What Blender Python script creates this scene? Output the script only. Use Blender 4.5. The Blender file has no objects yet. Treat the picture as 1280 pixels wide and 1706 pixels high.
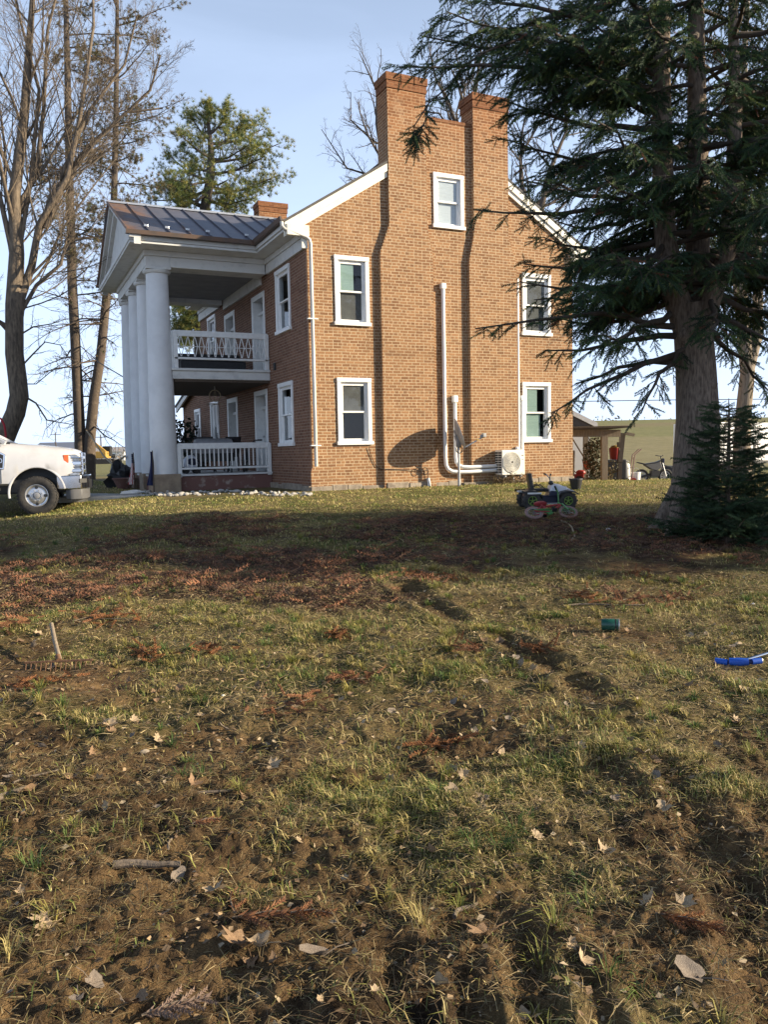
import bpy, math, random
import numpy as np
from mathutils import Vector, Matrix
R = math.radians
rng = np.random.default_rng(7)
random.seed(7)
SC = bpy.context.scene
COL = SC.collection

# ------------------------------------------------------------------ camera model (solved from the photograph)
F = 1360.0
PITCH, ROLL, YAW = 7.32765985e-02, -2.00212659e-02, 4.35529120e-01
CAM = np.array([0, 0, 1.6])
_cy, _sy = math.cos(YAW), math.sin(YAW)
_fw = np.array([_sy*math.cos(PITCH), _cy*math.cos(PITCH), -math.sin(PITCH)])
_rt = np.array([_cy, -_sy, 0.0])
_up = np.cross(_rt, _fw)
_r2 = _rt*math.cos(ROLL) + _up*math.sin(ROLL)
_u2 = -_rt*math.sin(ROLL) + _up*math.cos(ROLL)
MROT = np.array([_r2, -_u2, _fw])
HX, HY = 6.39, 17.64                       # near left corner of the house

def ray(px, py):
    return MROT.T @ np.array([(px-640)/F, (py-853)/F, 1.0])
def P(px, py, d):
    return CAM + ray(px, py)*d
def dl(x, y):                               # world -> (depth, lateral)
    return x*_sy + y*_cy, x*_cy - y*_sy
def wxy(d, l):
    return d*_sy + l*_cy, d*_cy - l*_sy

# ------------------------------------------------------------------ noise and terrain
def _h(ix, iy, s):
    n = (ix.astype(np.int64)*374761393 + iy.astype(np.int64)*668265263 + s*974634777) & 0xffffffff
    n = ((n ^ (n >> 13))*1274126177) & 0xffffffff
    return ((n ^ (n >> 16)) & 0xffff)/65535.0
def vnoise(x, y, s=0):
    ix, iy = np.floor(x), np.floor(y)
    fx, fy = x-ix, y-iy
    fx = fx*fx*(3-2*fx); fy = fy*fy*(3-2*fy)
    a = _h(ix, iy, s); b = _h(ix+1, iy, s); c = _h(ix, iy+1, s); d = _h(ix+1, iy+1, s)
    return a+(b-a)*fx+(c-a)*fy+(a-b-c+d)*fx*fy
def fbm(x, y, s=0, o=4):
    v = 0; a = .5; t = 0
    for i in range(o):
        v = v+a*vnoise(x, y, s+i*17); t += a; a *= .5; x = x*2.03+3.1; y = y*2.03+1.7
    return v/t
def sst(x, a, b):
    t = np.clip((x-a)/(b-a), 0, 1); return t*t*(3-2*t)

def base_h(x, y):
    d, l = dl(np.asarray(x, float), np.asarray(y, float))
    z = .74*sst(d, 1.0, 18.7)*.35 + .74*.65*np.clip((d-3)/15.7, 0, 1)
    z = z - .40*np.exp(-((l+9.3)/3.0)**2-((d-17.4)/2.6)**2)*1.15
    az = l/np.maximum(d, 1)
    right = sst(l, 3.0, 7.0)
    z = z - right*.42*sst(d, 20.5, 28)
    z = z - (1-right)*.10*sst(d, 24, 60)
    z = z - right*.12*sst(d, 29, 38)
    z = z + 6.6*sst(d, 42, 165)*sst(az, .02, .24) + 2.2*sst(d, 42, 165)*sst(az, .02, .20)*0
    return z
def bz(x, y):
    return float(base_h(np.array([x]), np.array([y]))[0])
def G(px, py, dz=0.0):
    """point where the sight line of a pixel meets the ground"""
    r = ray(px, py); t = 1.0
    last = t
    while t < 400:
        p = CAM+r*t
        if p[2] < bz(p[0], p[1])+dz:
            a, b = last, t
            for _ in range(30):
                m = (a+b)/2; q = CAM+r*m
                if q[2] < bz(q[0], q[1])+dz: b = m
                else: a = m
            return CAM+r*b
        last = t; t *= 1.02
    return CAM+r*400

RUTS = []
for pts, w, dep in (
    ([(1310,1700),(1235,1500),(1165,1390),(1110,1310)], .14, .042),
    ([(905,1730),(885,1630),(868,1530)], .07, .040), ([(800,1730),(775,1640),(750,1540)], .06, .036), ([(1010,1730),(985,1650),(955,1580)], .06, .034),
    ([(690,1740),(690,1660),(680,1590)], .06, .040), ([(590,1740),(620,1650),(640,1580)], .06, .034), ([(470,1740),(505,1660)], .06, .03),
    ([(675,985),(720,1010),(765,1035)], .12, .06), ([(835,1060),(880,1090),(930,1115)], .12, .055), ([(960,1140),(1020,1180)], .11, .045), ([(1010,1290),(1085,1350)], .10, .04)):
    RUTS.append((np.array([G(*p)[:2] for p in pts]), w, dep))
def rut_field(x, y):
    z = np.zeros_like(x); m = np.zeros_like(x)
    wob = (vnoise(x*2.3, y*2.3, 91)-.5)*.16
    for pts, w, dep in RUTS:
        best = np.full(x.shape, 1e9)
        for a, b in zip(pts[:-1], pts[1:]):
            ab = b-a; L = ab@ab
            t = np.clip(((x-a[0])*ab[0]+(y-a[1])*ab[1])/L, 0, 1)
            best = np.minimum(best, np.hypot(x-a[0]-t*ab[0], y-a[1]-t*ab[1]))
        q = (best+wob*.6)/w
        nn = .35+1.3*vnoise(x*3.1, y*3.1, 93)
        z += (-dep*np.exp(-(q/.8)**4) + dep*.6*np.exp(-((q-1.5)/.5)**2))*.62*nn
        m = np.maximum(m, np.exp(-(q/1.25)**2))
    return z, m

def cover(x, y):
    """mud, needle litter, greenness, straw (0..1) at world points"""
    x = np.asarray(x, float); y = np.asarray(y, float)
    d, l = dl(x, y)
    rz, rm = rut_field(x, y)
    n1 = fbm(x*.55+5, y*.55, 3); n2 = fbm(x*1.7, y*1.7, 11); n3 = fbm(x*4.3, y*4.3, 21)
    near = 1-sst(d, 3.0, 6.5)
    mud = sst(n1*.45+n2*.4+n3*.25 + near*.12, .52, .70)*(1-sst(d, 9, 13))
    mud = np.maximum(mud, rm*.9)
    for (px, py), sx, sy_, a in MUDS:
        mud = np.maximum(mud, a*np.exp(-((l-px)/sx)**2-((d-py)/sy_)**2)*(.45+.9*n3))
    nd = np.zeros_like(x)
    for (px, py), sx, sy_, a in NEEDS:
        nd = np.maximum(nd, a*np.exp(-((l-px)/sx)**2-((d-py)/sy_)**2))
    nd = sst(nd*(.15+1.5*fbm(x*1.0+7, y*1.0, 57))*(.4+1.2*n2)+.30*(n3-.5), .30, .66)
    gr = sst(fbm(x*.8+40, y*.8, 33)*.6+n3*.4, .44, .66)
    return np.clip(mud, 0, 1), np.clip(nd, 0, 1), gr, n2
def _dlp(px, py):
    g = G(px, py); d, l = dl(g[0], g[1]); return (float(l), float(d))
MUDS = [(_dlp(820,1190), .75, .55, 1.), (_dlp(500,1190), .5, .35, .8), (_dlp(170,1290), .7, .55, .9), (_dlp(430,950), .7, .45, .9),
        (_dlp(780,1010), .5, .25, .7), (_dlp(1180,1400), .35, .6, 1.), (_dlp(700,1600), .8, .4, .8), (_dlp(60,1520), .5, .35, .9)]
NEEDS = [(_dlp(60,985), 1.6, 1.0, 1.), (_dlp(230,975), 1.3, 1.0, .85), (_dlp(480,975), 1.4, 1.0, .9), (_dlp(600,1005), .9, .5, .7),
         (_dlp(760,880), 3.6, 1.7, 1.0), (_dlp(1000,880), 3.2, 1.9, 1.0), (_dlp(1120,900), 2.5, 1.3, .9), (_dlp(720,965), 1.0, .5, .8),
         (_dlp(1010,1000), 1.3, .5, .55), (_dlp(200,935), 2.0, .8, .8), (_dlp(1200,905), 2.0, 1.2, .9), (_dlp(430,880), 2.4, 1.6, .7), (_dlp(250,905), 3.0, 1.2, .6), (_dlp(620,930), 2.2, 1.4, .8), (_dlp(900,960), 2.4, .9, .6)]

def micro_h(x, y):
    d, l = dl(x, y)
    rz, rm = rut_field(x, y)
    fade = 1-sst(d, 12, 17)
    nf = 1-sst(d, 4, 8)
    z = (fbm(x*1.1, y*1.1, 51)-.5)*.14*fade + (fbm(x*3.4, y*3.4, 61)-.5)*.090*fade*(.45+.55*nf) + (fbm(x*15, y*15, 71, 3)-.5)*.040*nf
    cl = fbm(x*30, y*30, 81, 2); z = z + (sst(cl, .52, .8)*.022-.004)*(1-sst(d, 3.6, 5.5))
    return z + rz*fade
def gz(x, y):
    a = np.array([x], float); b = np.array([y], float)
    return float((base_h(a, b)+micro_h(a, b))[0])
def on_ground(px, py):
    g = G(px, py); return Vector((g[0], g[1], gz(g[0], g[1])))

# ------------------------------------------------------------------ materials
def _nt(name):
    m = bpy.data.materials.new(name); m.use_nodes = True
    nt = m.node_tree; nt.nodes.clear()
    out = nt.nodes.new('ShaderNodeOutputMaterial'); b = nt.nodes.new('ShaderNodeBsdfPrincipled')
    nt.links.new(b.outputs[0], out.inputs[0]); return m, nt, b
def _mix(nt, fac, a, b, mode='MIX'):
    n = nt.nodes.new('ShaderNodeMix'); n.data_type = 'RGBA'; n.blend_type = mode
    for idx, v in ((0, fac), (6, a), (7, b)):
        if hasattr(v, 'node'): nt.links.new(v, n.inputs[idx])
        elif idx == 0: n.inputs[0].default_value = v
        else: n.inputs[idx].default_value = (*v[:3], 1)
    return n.outputs[2]
def _noise(nt, scale, detail=4, rough=.55, vec=None, stretch=None):
    n = nt.nodes.new('ShaderNodeTexNoise'); n.inputs['Scale'].default_value = scale
    n.inputs['Detail'].default_value = detail; n.inputs['Roughness'].default_value = rough
    if vec is None:
        tc = nt.nodes.new('ShaderNodeTexCoord'); vec = tc.outputs['Object']
    if stretch:
        mp = nt.nodes.new('ShaderNodeMapping'); mp.inputs['Scale'].default_value = stretch
        nt.links.new(vec, mp.inputs[0]); vec = mp.outputs[0]
    nt.links.new(vec, n.inputs['Vector']); return n.outputs['Fac']
def _ramp(nt, fac, a, b):
    n = nt.nodes.new('ShaderNodeMapRange'); n.inputs[1].default_value = a; n.inputs[2].default_value = b
    nt.links.new(fac, n.inputs[0]); return n.outputs[0]
def _bump(nt, b, h, strength, dist=.02):
    n = nt.nodes.new('ShaderNodeBump'); n.inputs['Strength'].default_value = strength
    n.inputs['Distance'].default_value = dist
    nt.links.new(h, n.inputs['Height']); nt.links.new(n.outputs[0], b.inputs['Normal'])
def mat(name, c, rough=.6, metal=0., c2=None, scale=6., lo=.35, hi=.65, bump=0., bscale=40., coat=0., stretch=None, spec=.5, bstretch=None):
    m, nt, b = _nt(name)
    if c2 is None: c2 = tuple(v*.78 for v in c)
    f = _ramp(nt, _noise(nt, scale, 5, .6, stretch=stretch), lo, hi)
    nt.links.new(_mix(nt, f, c, c2), b.inputs['Base Color'])
    b.inputs['Roughness'].default_value = rough; b.inputs['Metallic'].default_value = metal
    b.inputs['Coat Weight'].default_value = coat; b.inputs['Coat Roughness'].default_value = .08
    b.inputs['Specular IOR Level'].default_value = spec
    if bump: _bump(nt, b, _noise(nt, bscale, 4, .6, stretch=bstretch or stretch), bump)
    return m
def attr_mat(name, rough=.7, trans=0., spec=.3, mul=1.):
    m, nt, b = _nt(name)
    a = nt.nodes.new('ShaderNodeAttribute'); a.attribute_name = 'col'
    nt.links.new(a.outputs['Color'], b.inputs['Base Color'])
    b.inputs['Roughness'].default_value = rough; b.inputs['Specular IOR Level'].default_value = spec
    if trans:
        t = nt.nodes.new('ShaderNodeBsdfTranslucent'); nt.links.new(a.outputs['Color'], t.inputs[0])
        mx = nt.nodes.new('ShaderNodeMixShader'); mx.inputs[0].default_value = trans
        out = [n for n in nt.nodes if n.type == 'OUTPUT_MATERIAL'][0]
        nt.links.new(b.outputs[0], mx.inputs[1]); nt.links.new(t.outputs[0], mx.inputs[2]); nt.links.new(mx.outputs[0], out.inputs[0])
    return m
def brick_mat(name, c1, c2, mortar):
    m, nt, b = _nt(name)
    uv = nt.nodes.new('ShaderNodeUVMap'); uv.uv_map = 'UVMap'
    # wobble the courses a little: hand laid
    wn = nt.nodes.new('ShaderNodeTexNoise'); wn.inputs['Scale'].default_value = 3.; nt.links.new(uv.outputs[0], wn.inputs['Vector'])
    va = nt.nodes.new('ShaderNodeVectorMath'); va.operation = 'MULTIPLY_ADD'
    va.inputs[1].default_value = (.012, .012, 0); nt.links.new(wn.outputs['Color'], va.inputs[0]); nt.links.new(uv.outputs[0], va.inputs[2])
    br = nt.nodes.new('ShaderNodeTexBrick'); nt.links.new(va.outputs[0], br.inputs['Vector'])
    br.offset = .5; br.offset_frequency = 2; br.squash = .55; br.squash_frequency = 4
    for k, v in (('Scale', 1.), ('Brick Width', .208), ('Row Height', .0677), ('Mortar Size', .0088), ('Mortar Smooth', .35), ('Bias', -.05)):
        br.inputs[k].default_value = v
    n1 = _ramp(nt, _noise(nt, .7, 6, .65, uv.outputs[0]), .35, .7)
    n2 = _ramp(nt, _noise(nt, 5., 6, .65, uv.outputs[0]), .3, .7)
    ca = _mix(nt, n1, c1, tuple(v*.84 for v in c1)); cb = _mix(nt, n2, c2, tuple(v*.7 for v in c2))
    mo = _mix(nt, n2, mortar, tuple(v*.72 for v in mortar))
    nt.links.new(ca, br.inputs['Color1']); nt.links.new(cb, br.inputs['Color2']); nt.links.new(mo, br.inputs['Mortar'])
    st = _ramp(nt, _noise(nt, .9, 7, .7, uv.outputs[0], (.35, 1.6, 1)), .55, .80)
    fin = _mix(nt, st, br.outputs['Color'], tuple(v*.55 for v in c1))
    # the stacks above the roof are redder, weathered brick
    tc = nt.nodes.new('ShaderNodeTexCoord'); sp = nt.nodes.new('ShaderNodeSeparateXYZ'); nt.links.new(tc.outputs['Object'], sp.inputs[0])
    hn = nt.nodes.new('ShaderNodeMath'); hn.operation = 'MULTIPLY_ADD'; hn.inputs[1].default_value = 2.2; nt.links.new(_noise(nt, 1.3, 5, .6, uv.outputs[0]), hn.inputs[0]); nt.links.new(sp.outputs[2], hn.inputs[2])
    hi_ = _ramp(nt, hn.outputs[0], 9.2, 11.0)
    red = _mix(nt, 1., fin, (.86, .70, .60), 'MULTIPLY'); fin = _mix(nt, hi_, fin, red)
    # pale lime bloom low down and in patches
    bl = _ramp(nt, _noise(nt, .55, 6, .7, uv.outputs[0], (1, .6, 1)), .60, .75)
    blf = nt.nodes.new('ShaderNodeMath'); blf.operation = 'MULTIPLY'; blf.inputs[1].default_value = .35; nt.links.new(bl, blf.inputs[0])
    fin = _mix(nt, blf.outputs[0], fin, mortar)
    grit = _mix(nt, _ramp(nt, _noise(nt, 45, 3, .7, uv.outputs[0]), .3, .8), fin, (.55, .42, .30), 'MULTIPLY')
    fin = _mix(nt, .3, fin, grit)
    nt.links.new(fin, b.inputs['Base Color']); b.inputs['Roughness'].default_value = .88; b.inputs['Specular IOR Level'].default_value = .25
    iv = nt.nodes.new('ShaderNodeMath'); iv.operation = 'SUBTRACT'; iv.inputs[0].default_value = 1.
    nt.links.new(br.outputs['Fac'], iv.inputs[1]); _bump(nt, b, iv.outputs[0], .55, .012)
    return m
def glass_mat(name, tint=(.75, .8, .82), rough=.015, wav=.0):
    m = bpy.data.materials.new(name); m.use_nodes = True; nt = m.node_tree; nt.nodes.clear()
    out = nt.nodes.new('ShaderNodeOutputMaterial'); mx = nt.nodes.new('ShaderNodeMixShader')
    tr = nt.nodes.new('ShaderNodeBsdfTransparent'); tr.inputs[0].default_value = (*tint, 1)
    gl = nt.nodes.new('ShaderNodeBsdfGlossy'); gl.inputs['Roughness'].default_value = rough
    lw = nt.nodes.new('ShaderNodeLayerWeight'); lw.inputs[0].default_value = .5; pw = nt.nodes.new('ShaderNodeMath'); pw.operation = 'POWER'; pw.inputs[1].default_value = 3.5; nt.links.new(lw.outputs['Facing'], pw.inputs[0])
    fr = nt.nodes.new('ShaderNodeMath'); fr.operation = 'MULTIPLY_ADD'; fr.inputs[1].default_value = .75; fr.inputs[2].default_value = .05; nt.links.new(pw.outputs[0], fr.inputs[0])
    bp = nt.nodes.new('ShaderNodeBump'); bp.inputs['Strength'].default_value = .03; bp.inputs['Distance'].default_value = .05
    nt.links.new(_noise(nt, 2.5, 2), bp.inputs['Height']); nt.links.new(bp.outputs[0], gl.inputs['Normal'])
    nt.links.new(fr.outputs[0], mx.inputs[0]); nt.links.new(tr.outputs[0], mx.inputs[1]); nt.links.new(gl.outputs[0], mx.inputs[2])
    nt.links.new(mx.outputs[0], out.inputs[0]); return m

M = {}
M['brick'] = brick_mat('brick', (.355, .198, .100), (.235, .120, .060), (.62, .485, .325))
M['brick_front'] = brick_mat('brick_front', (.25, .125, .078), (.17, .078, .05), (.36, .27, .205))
M['brick_cap'] = brick_mat('brick_cap', (.28, .145, .075), (.20, .095, .05), (.36, .23, .135))
M['stone'] = mat('foundation_stone', (.34, .29, .23), .9, c2=(.20, .165, .13), scale=7, bump=.6, bscale=14)
M['white'] = mat('white_paint', (.74, .74, .72), .5, c2=(.62, .62, .60), scale=9, lo=.45, hi=.75)
M['vinyl'] = mat('white_vinyl', (.82, .82, .81), .38, c2=(.76, .76, .75), scale=5)
M['oldwhite'] = mat('weathered_white_paint', (.60, .60, .58), .6, c2=(.42, .42, .41), scale=4, lo=.5, hi=.8, bump=.1, bscale=9)
M['cream'] = mat('cream_trim', (.76, .73, .64), .55, c2=(.62, .58, .48), scale=6, lo=.5, hi=.8)
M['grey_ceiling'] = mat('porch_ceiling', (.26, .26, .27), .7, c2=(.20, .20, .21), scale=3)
M['stucco'] = mat('stucco_column', (.70, .71, .72), .75, c2=(.60, .61, .62), scale=2.5, lo=.4, hi=.75, bump=.15, bscale=60)
M['pedestal'] = mat('pedestal_concrete', (.30, .235, .165), .9, c2=(.20, .15, .11), scale=5, bump=.5, bscale=20)
M['porch_base'] = mat('peeling_red_paint', (.17, .085, .07), .9, c2=(.34, .28, .24), scale=4.5, lo=.55, hi=.70, bump=.4, bscale=12)
M['metal_roof'] = None
M['gutter'] = mat('dark_gutter', (.10, .085, .075), .45, .3, c2=(.16, .10, .07), scale=3)
M['downspout'] = mat('downspout_metal', (.62, .60, .56), .45, .2, c2=(.50, .45, .38), scale=2)
M['copper'] = mat('copper_pipe', (.35, .20, .12), .4, .6)
M['glass'] = glass_mat('window_glass')
M['blind_green'] = mat('pale_green_blind', (.40, .52, .455), .8, c2=(.34, .45, .40), scale=3, stretch=(1, 1, 12))
M['blind_grey'] = mat('grey_blind', (.78, .79, .82), .8, c2=(.70, .71, .74), scale=2, stretch=(1, 1, 14))
M['screen'] = mat('insect_screen', (.13, .12, .115), .9, c2=(.17, .16, .15), scale=4)
M['dark'] = mat('dark_interior', (.018, .017, .016), .9)
M['shingle'] = mat('roof_shingle', (.10, .095, .09), .9, scale=12)
M['black'] = mat('black_plastic', (.018, .018, .02), .45, c2=(.028, .028, .03), scale=12)
M['rubber'] = mat('black_rubber', (.022, .021, .021), .8, c2=(.05, .045, .04), scale=14, bump=.3, bscale=60)
M['steel'] = mat('galvanised_steel', (.50, .50, .50), .38, .8, c2=(.40, .40, .40), scale=10)
M['chrome'] = mat('chrome', (.72, .72, .73), .12, 1., c2=(.60, .60, .61), scale=3)
M['greysteel'] = mat('grey_painted_steel', (.34, .34, .35), .45, .2)
M['truckwhite'] = mat('white_truck_paint', (.56, .56, .58), .25, c2=(.48, .48, .49), scale=2.5, lo=.5, hi=.8, coat=.6)
M['rust'] = mat('rusty_steel', (.20, .11, .06), .85, .2, c2=(.12, .06, .035), scale=18, bump=.3, bscale=60)
M['grey_wood'] = mat('weathered_wood', (.30, .24, .17), .85, c2=(.20, .155, .11), scale=7, stretch=(8, 8, .7), bump=.3, bscale=18)
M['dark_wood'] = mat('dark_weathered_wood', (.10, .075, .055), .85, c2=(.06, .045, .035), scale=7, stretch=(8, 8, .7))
M['concrete'] = mat('concrete', (.42, .42, .41), .9, c2=(.32, .32, .31), scale=3, bump=.2)
M['rock'] = mat('river_rock', (.46, .44, .41), .8, c2=(.20, .185, .17), scale=4, bump=.2)
M['red'] = mat('red_paint', (.30, .028, .022), .45, c2=(.34, .03, .022), scale=8)
M['orange'] = mat('orange_plastic', (.40, .075, .025), .45)
M['yellow'] = mat('yellow_paint', (.42, .26, .05), .6, c2=(.32, .19, .04), scale=5)
M['lime'] = mat('lime_plastic', (.22, .36, .07), .4)
M['green_bike'] = mat('green_paint', (.09, .27, .085), .4)
M['pink_red'] = mat('faded_red_paint', (.38, .05, .055), .4)
M['pink_tyre'] = mat('dusty_pink_tyre', (.32, .20, .18), .8, c2=(.24, .15, .13))
M['tin_green'] = mat('dark_green_enamel', (.012, .085, .060), .3, c2=(.012, .065, .048))
M['blue'] = mat('bright_blue_foam', (.012, .10, .52), .55, c2=(.01, .075, .40))
M['darkblue'] = mat('navy_cloth', (.012, .018, .075), .85)
M['atv_blue'] = mat('atv_white', (.72, .73, .78), .3, c2=(.60, .63, .72), scale=3)
M['atv_navy'] = mat('atv_navy', (.014, .018, .05), .35)
M['acwhite'] = mat('beige_enamel', (.72, .70, .64), .45, c2=(.66, .64, .58))
M['dish'] = mat('grey_dish', (.50, .49, .48), .55, c2=(.28, .28, .28), scale=4)
M['trailer'] = mat('white_trailer_skin', (.76, .76, .76), .4, c2=(.68, .68, .68), scale=.8)
M['barn'] = mat('white_siding', (.74, .74, .72), .6, c2=(.68, .68, .66), stretch=(1, 1, 10))
M['farblue'] = mat('far_blue_roof', (.16, .18, .24), .6)
M['fargrey'] = mat('far_grey_wall', (.36, .34, .33), .8)
M['darkplastic'] = mat('grey_plastic', (.10, .10, .105), .6)
M['orange_lens'] = mat('amber_lens', (.72, .14, .02), .2, coat=.5)
M['lens'] = mat('headlight_lens', (.55, .56, .57), .10, .7, c2=(.30, .30, .31), scale=22)
M['cord'] = mat('black_cable', (.02, .02, .02), .6)
M['rope'] = mat('tan_rope', (.34, .27, .17), .8)
M['strap'] = mat('red_strap', (.45, .02, .03), .7)
M['leafbrown'] = mat('dry_leaf', (.27, .17, .09), .75, c2=(.15, .09, .05), scale=22, bump=.3, bscale=50)
M['leafpale'] = mat('pale_dry_leaf', (.44, .33, .205), .75, c2=(.28, .20, .12), scale=22, bump=.3, bscale=50)
M['leafgrey'] = mat('grey_dry_leaf', (.24, .195, .15), .8, c2=(.15, .115, .09), scale=22, bump=.3, bscale=50)
M['stick'] = mat('dead_stick', (.20, .155, .115), .9, c2=(.11, .085, .06), scale=20, bump=.4, bscale=50)
M['foliage'] = attr_mat('conifer_needles', .65, .12)
M['grass'] = attr_mat('grass_blades', .6, .25)
M['litter'] = attr_mat('needle_litter', .8)
M['bark_spruce'] = mat('spruce_bark', (.22, .172, .132), .95, c2=(.085, .063, .048), scale=9, stretch=(4, 4, .8), bump=.9, bscale=16, bstretch=(3, 3, .5))
M['bark_dark'] = mat('dark_bark', (.105, .085, .068), .95, c2=(.055, .042, .034), scale=9, stretch=(4, 4, .8), bump=.8, bscale=12)
M['bark_grey'] = mat('grey_bark', (.30, .25, .19), .9, c2=(.17, .135, .10), scale=5, stretch=(4, 4, .8), bump=.5, bscale=14)
M['bark_tan'] = mat('tan_bark', (.19, .145, .10), .9, c2=(.065, .05, .038), scale=4, stretch=(4, 4, .8), bump=.6, bscale=12)
M['bark_limb'] = mat('dark_limb_bark', (.085, .066, .05), .95, c2=(.05, .038, .03), scale=9, bump=.5)
M['bark_conifer'] = mat('scaly_bark', (.082, .062, .047), .95, c2=(.19, .145, .10), scale=6, lo=.55, hi=.8, bump=.8, bscale=12)

def metal_roof():
    m, nt, b = _nt('standing_seam_metal')
    tc = nt.nodes.new('ShaderNodeTexCoord')
    n = _noise(nt, 1.1, 6, .65, tc.outputs['Object'], (1, .55, .55)); n2 = _noise(nt, 6, 5, .7, tc.outputs['Object'])
    sep = nt.nodes.new('ShaderNodeSeparateXYZ'); nt.links.new(tc.outputs['Object'], sep.inputs[0])
    gx = _ramp(nt, sep.outputs[0], -1.9, -3.5)       # the outer end of the roof has rusted most
    ad = nt.nodes.new('ShaderNodeMath'); ad.operation = 'MULTIPLY_ADD'; ad.inputs[1].default_value = .28
    nt.links.new(gx, ad.inputs[0]); nt.links.new(n, ad.inputs[2])
    f = _ramp(nt, ad.outputs[0], .62, .84)
    c = _mix(nt, _ramp(nt, n2, .3, .75), (.150, .148, .178), (.095, .094, .118))
    r = _mix(nt, _ramp(nt, n2, .3, .7), (.36, .20, .105), (.20, .10, .06))
    nt.links.new(_mix(nt, f, c, r), b.inputs['Base Color'])
    b.inputs['Metallic'].default_value = .35; b.inputs['Roughness'].default_value = .42
    _bump(nt, b, n2, .12, .02); return m
M['metal_roof'] = metal_roof()

def ground_mat():
    m, nt, b = _nt('lawn_soil')
    a = nt.nodes.new('ShaderNodeAttribute'); a.attribute_name = 'cov'
    sp = nt.nodes.new('ShaderNodeSeparateColor'); nt.links.new(a.outputs['Color'], sp.inputs[0])
    far = nt.nodes.new('ShaderNodeAttribute'); far.attribute_name = 'field'
    sf = nt.nodes.new('ShaderNodeSeparateColor'); nt.links.new(far.outputs['Color'], sf.inputs[0])
    tc = nt.nodes.new('ShaderNodeTexCoord'); o = tc.outputs['Object']
    nf = _noise(nt, 55, 5, .75, o); nm = _noise(nt, 9, 6, .7, o); nl = _noise(nt, 1.2, 5, .6, o)
    soil = _mix(nt, _ramp(nt, nf, .3, .7), (.195, .125, .066), (.050, .033, .021))
    soil = _mix(nt, _ramp(nt, nm, .42, .66), soil, (.31, .205, .102))
    soil = _mix(nt, _ramp(nt, _noise(nt, 1.6, 5, .65, o), .50, .68), soil, (.026, .018, .013))
    soil = _mix(nt, .85, soil, _mix(nt, _ramp(nt, _noise(nt, 210, 4, .8, o), .34, .66), (1.25, 1.2, 1.1), (.42, .40, .38)), 'MULTIPLY')
    straw = _mix(nt, _ramp(nt, nf, .35, .65), (.29, .225, .10), (.11, .088, .04))
    green = _mix(nt, _ramp(nt, nf, .35, .65), (.15, .14, .048), (.066, .066, .023))
    grass = _mix(nt, sp.outputs[2], straw, green)
    grass = _mix(nt, _ramp(nt, nm, .52, .75), grass, soil)
    c = _mix(nt, sp.outputs[0], grass, soil)
    litter = _mix(nt, _ramp(nt, nf, .35, .65), (.095, .053, .036), (.042, .025, .019))
    c = _mix(nt, sp.outputs[1], c, litter)
    # far fields: stubble, winter grass
    st = _noise(nt, .06, 4, .6, o, (.15, 1, 1))
    fg = _mix(nt, _ramp(nt, nl, .3, .7), (.215, .205, .085), (.15, .155, .06))
    fs = _mix(nt, _ramp(nt, nl, .3, .7), (.30, .245, .14), (.22, .185, .105))
    fld = _mix(nt, sf.outputs[1], fg, fs)
    fld = _mix(nt, _ramp(nt, st, .55, .68), fld, (.21, .165, .09))
    c = _mix(nt, sf.outputs[0], c, fld)
    nt.links.new(c, b.inputs['Base Color']); b.inputs['Roughness'].default_value = .95; b.inputs['Specular IOR Level'].default_value = .15
    ad = nt.nodes.new('ShaderNodeMath'); ad.operation = 'ADD'; nt.links.new(nf, ad.inputs[0]); nt.links.new(nm, ad.inputs[1])
    _bump(nt, b, ad.outputs[0], .9, .035)
    return m
M['ground'] = ground_mat()

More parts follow.
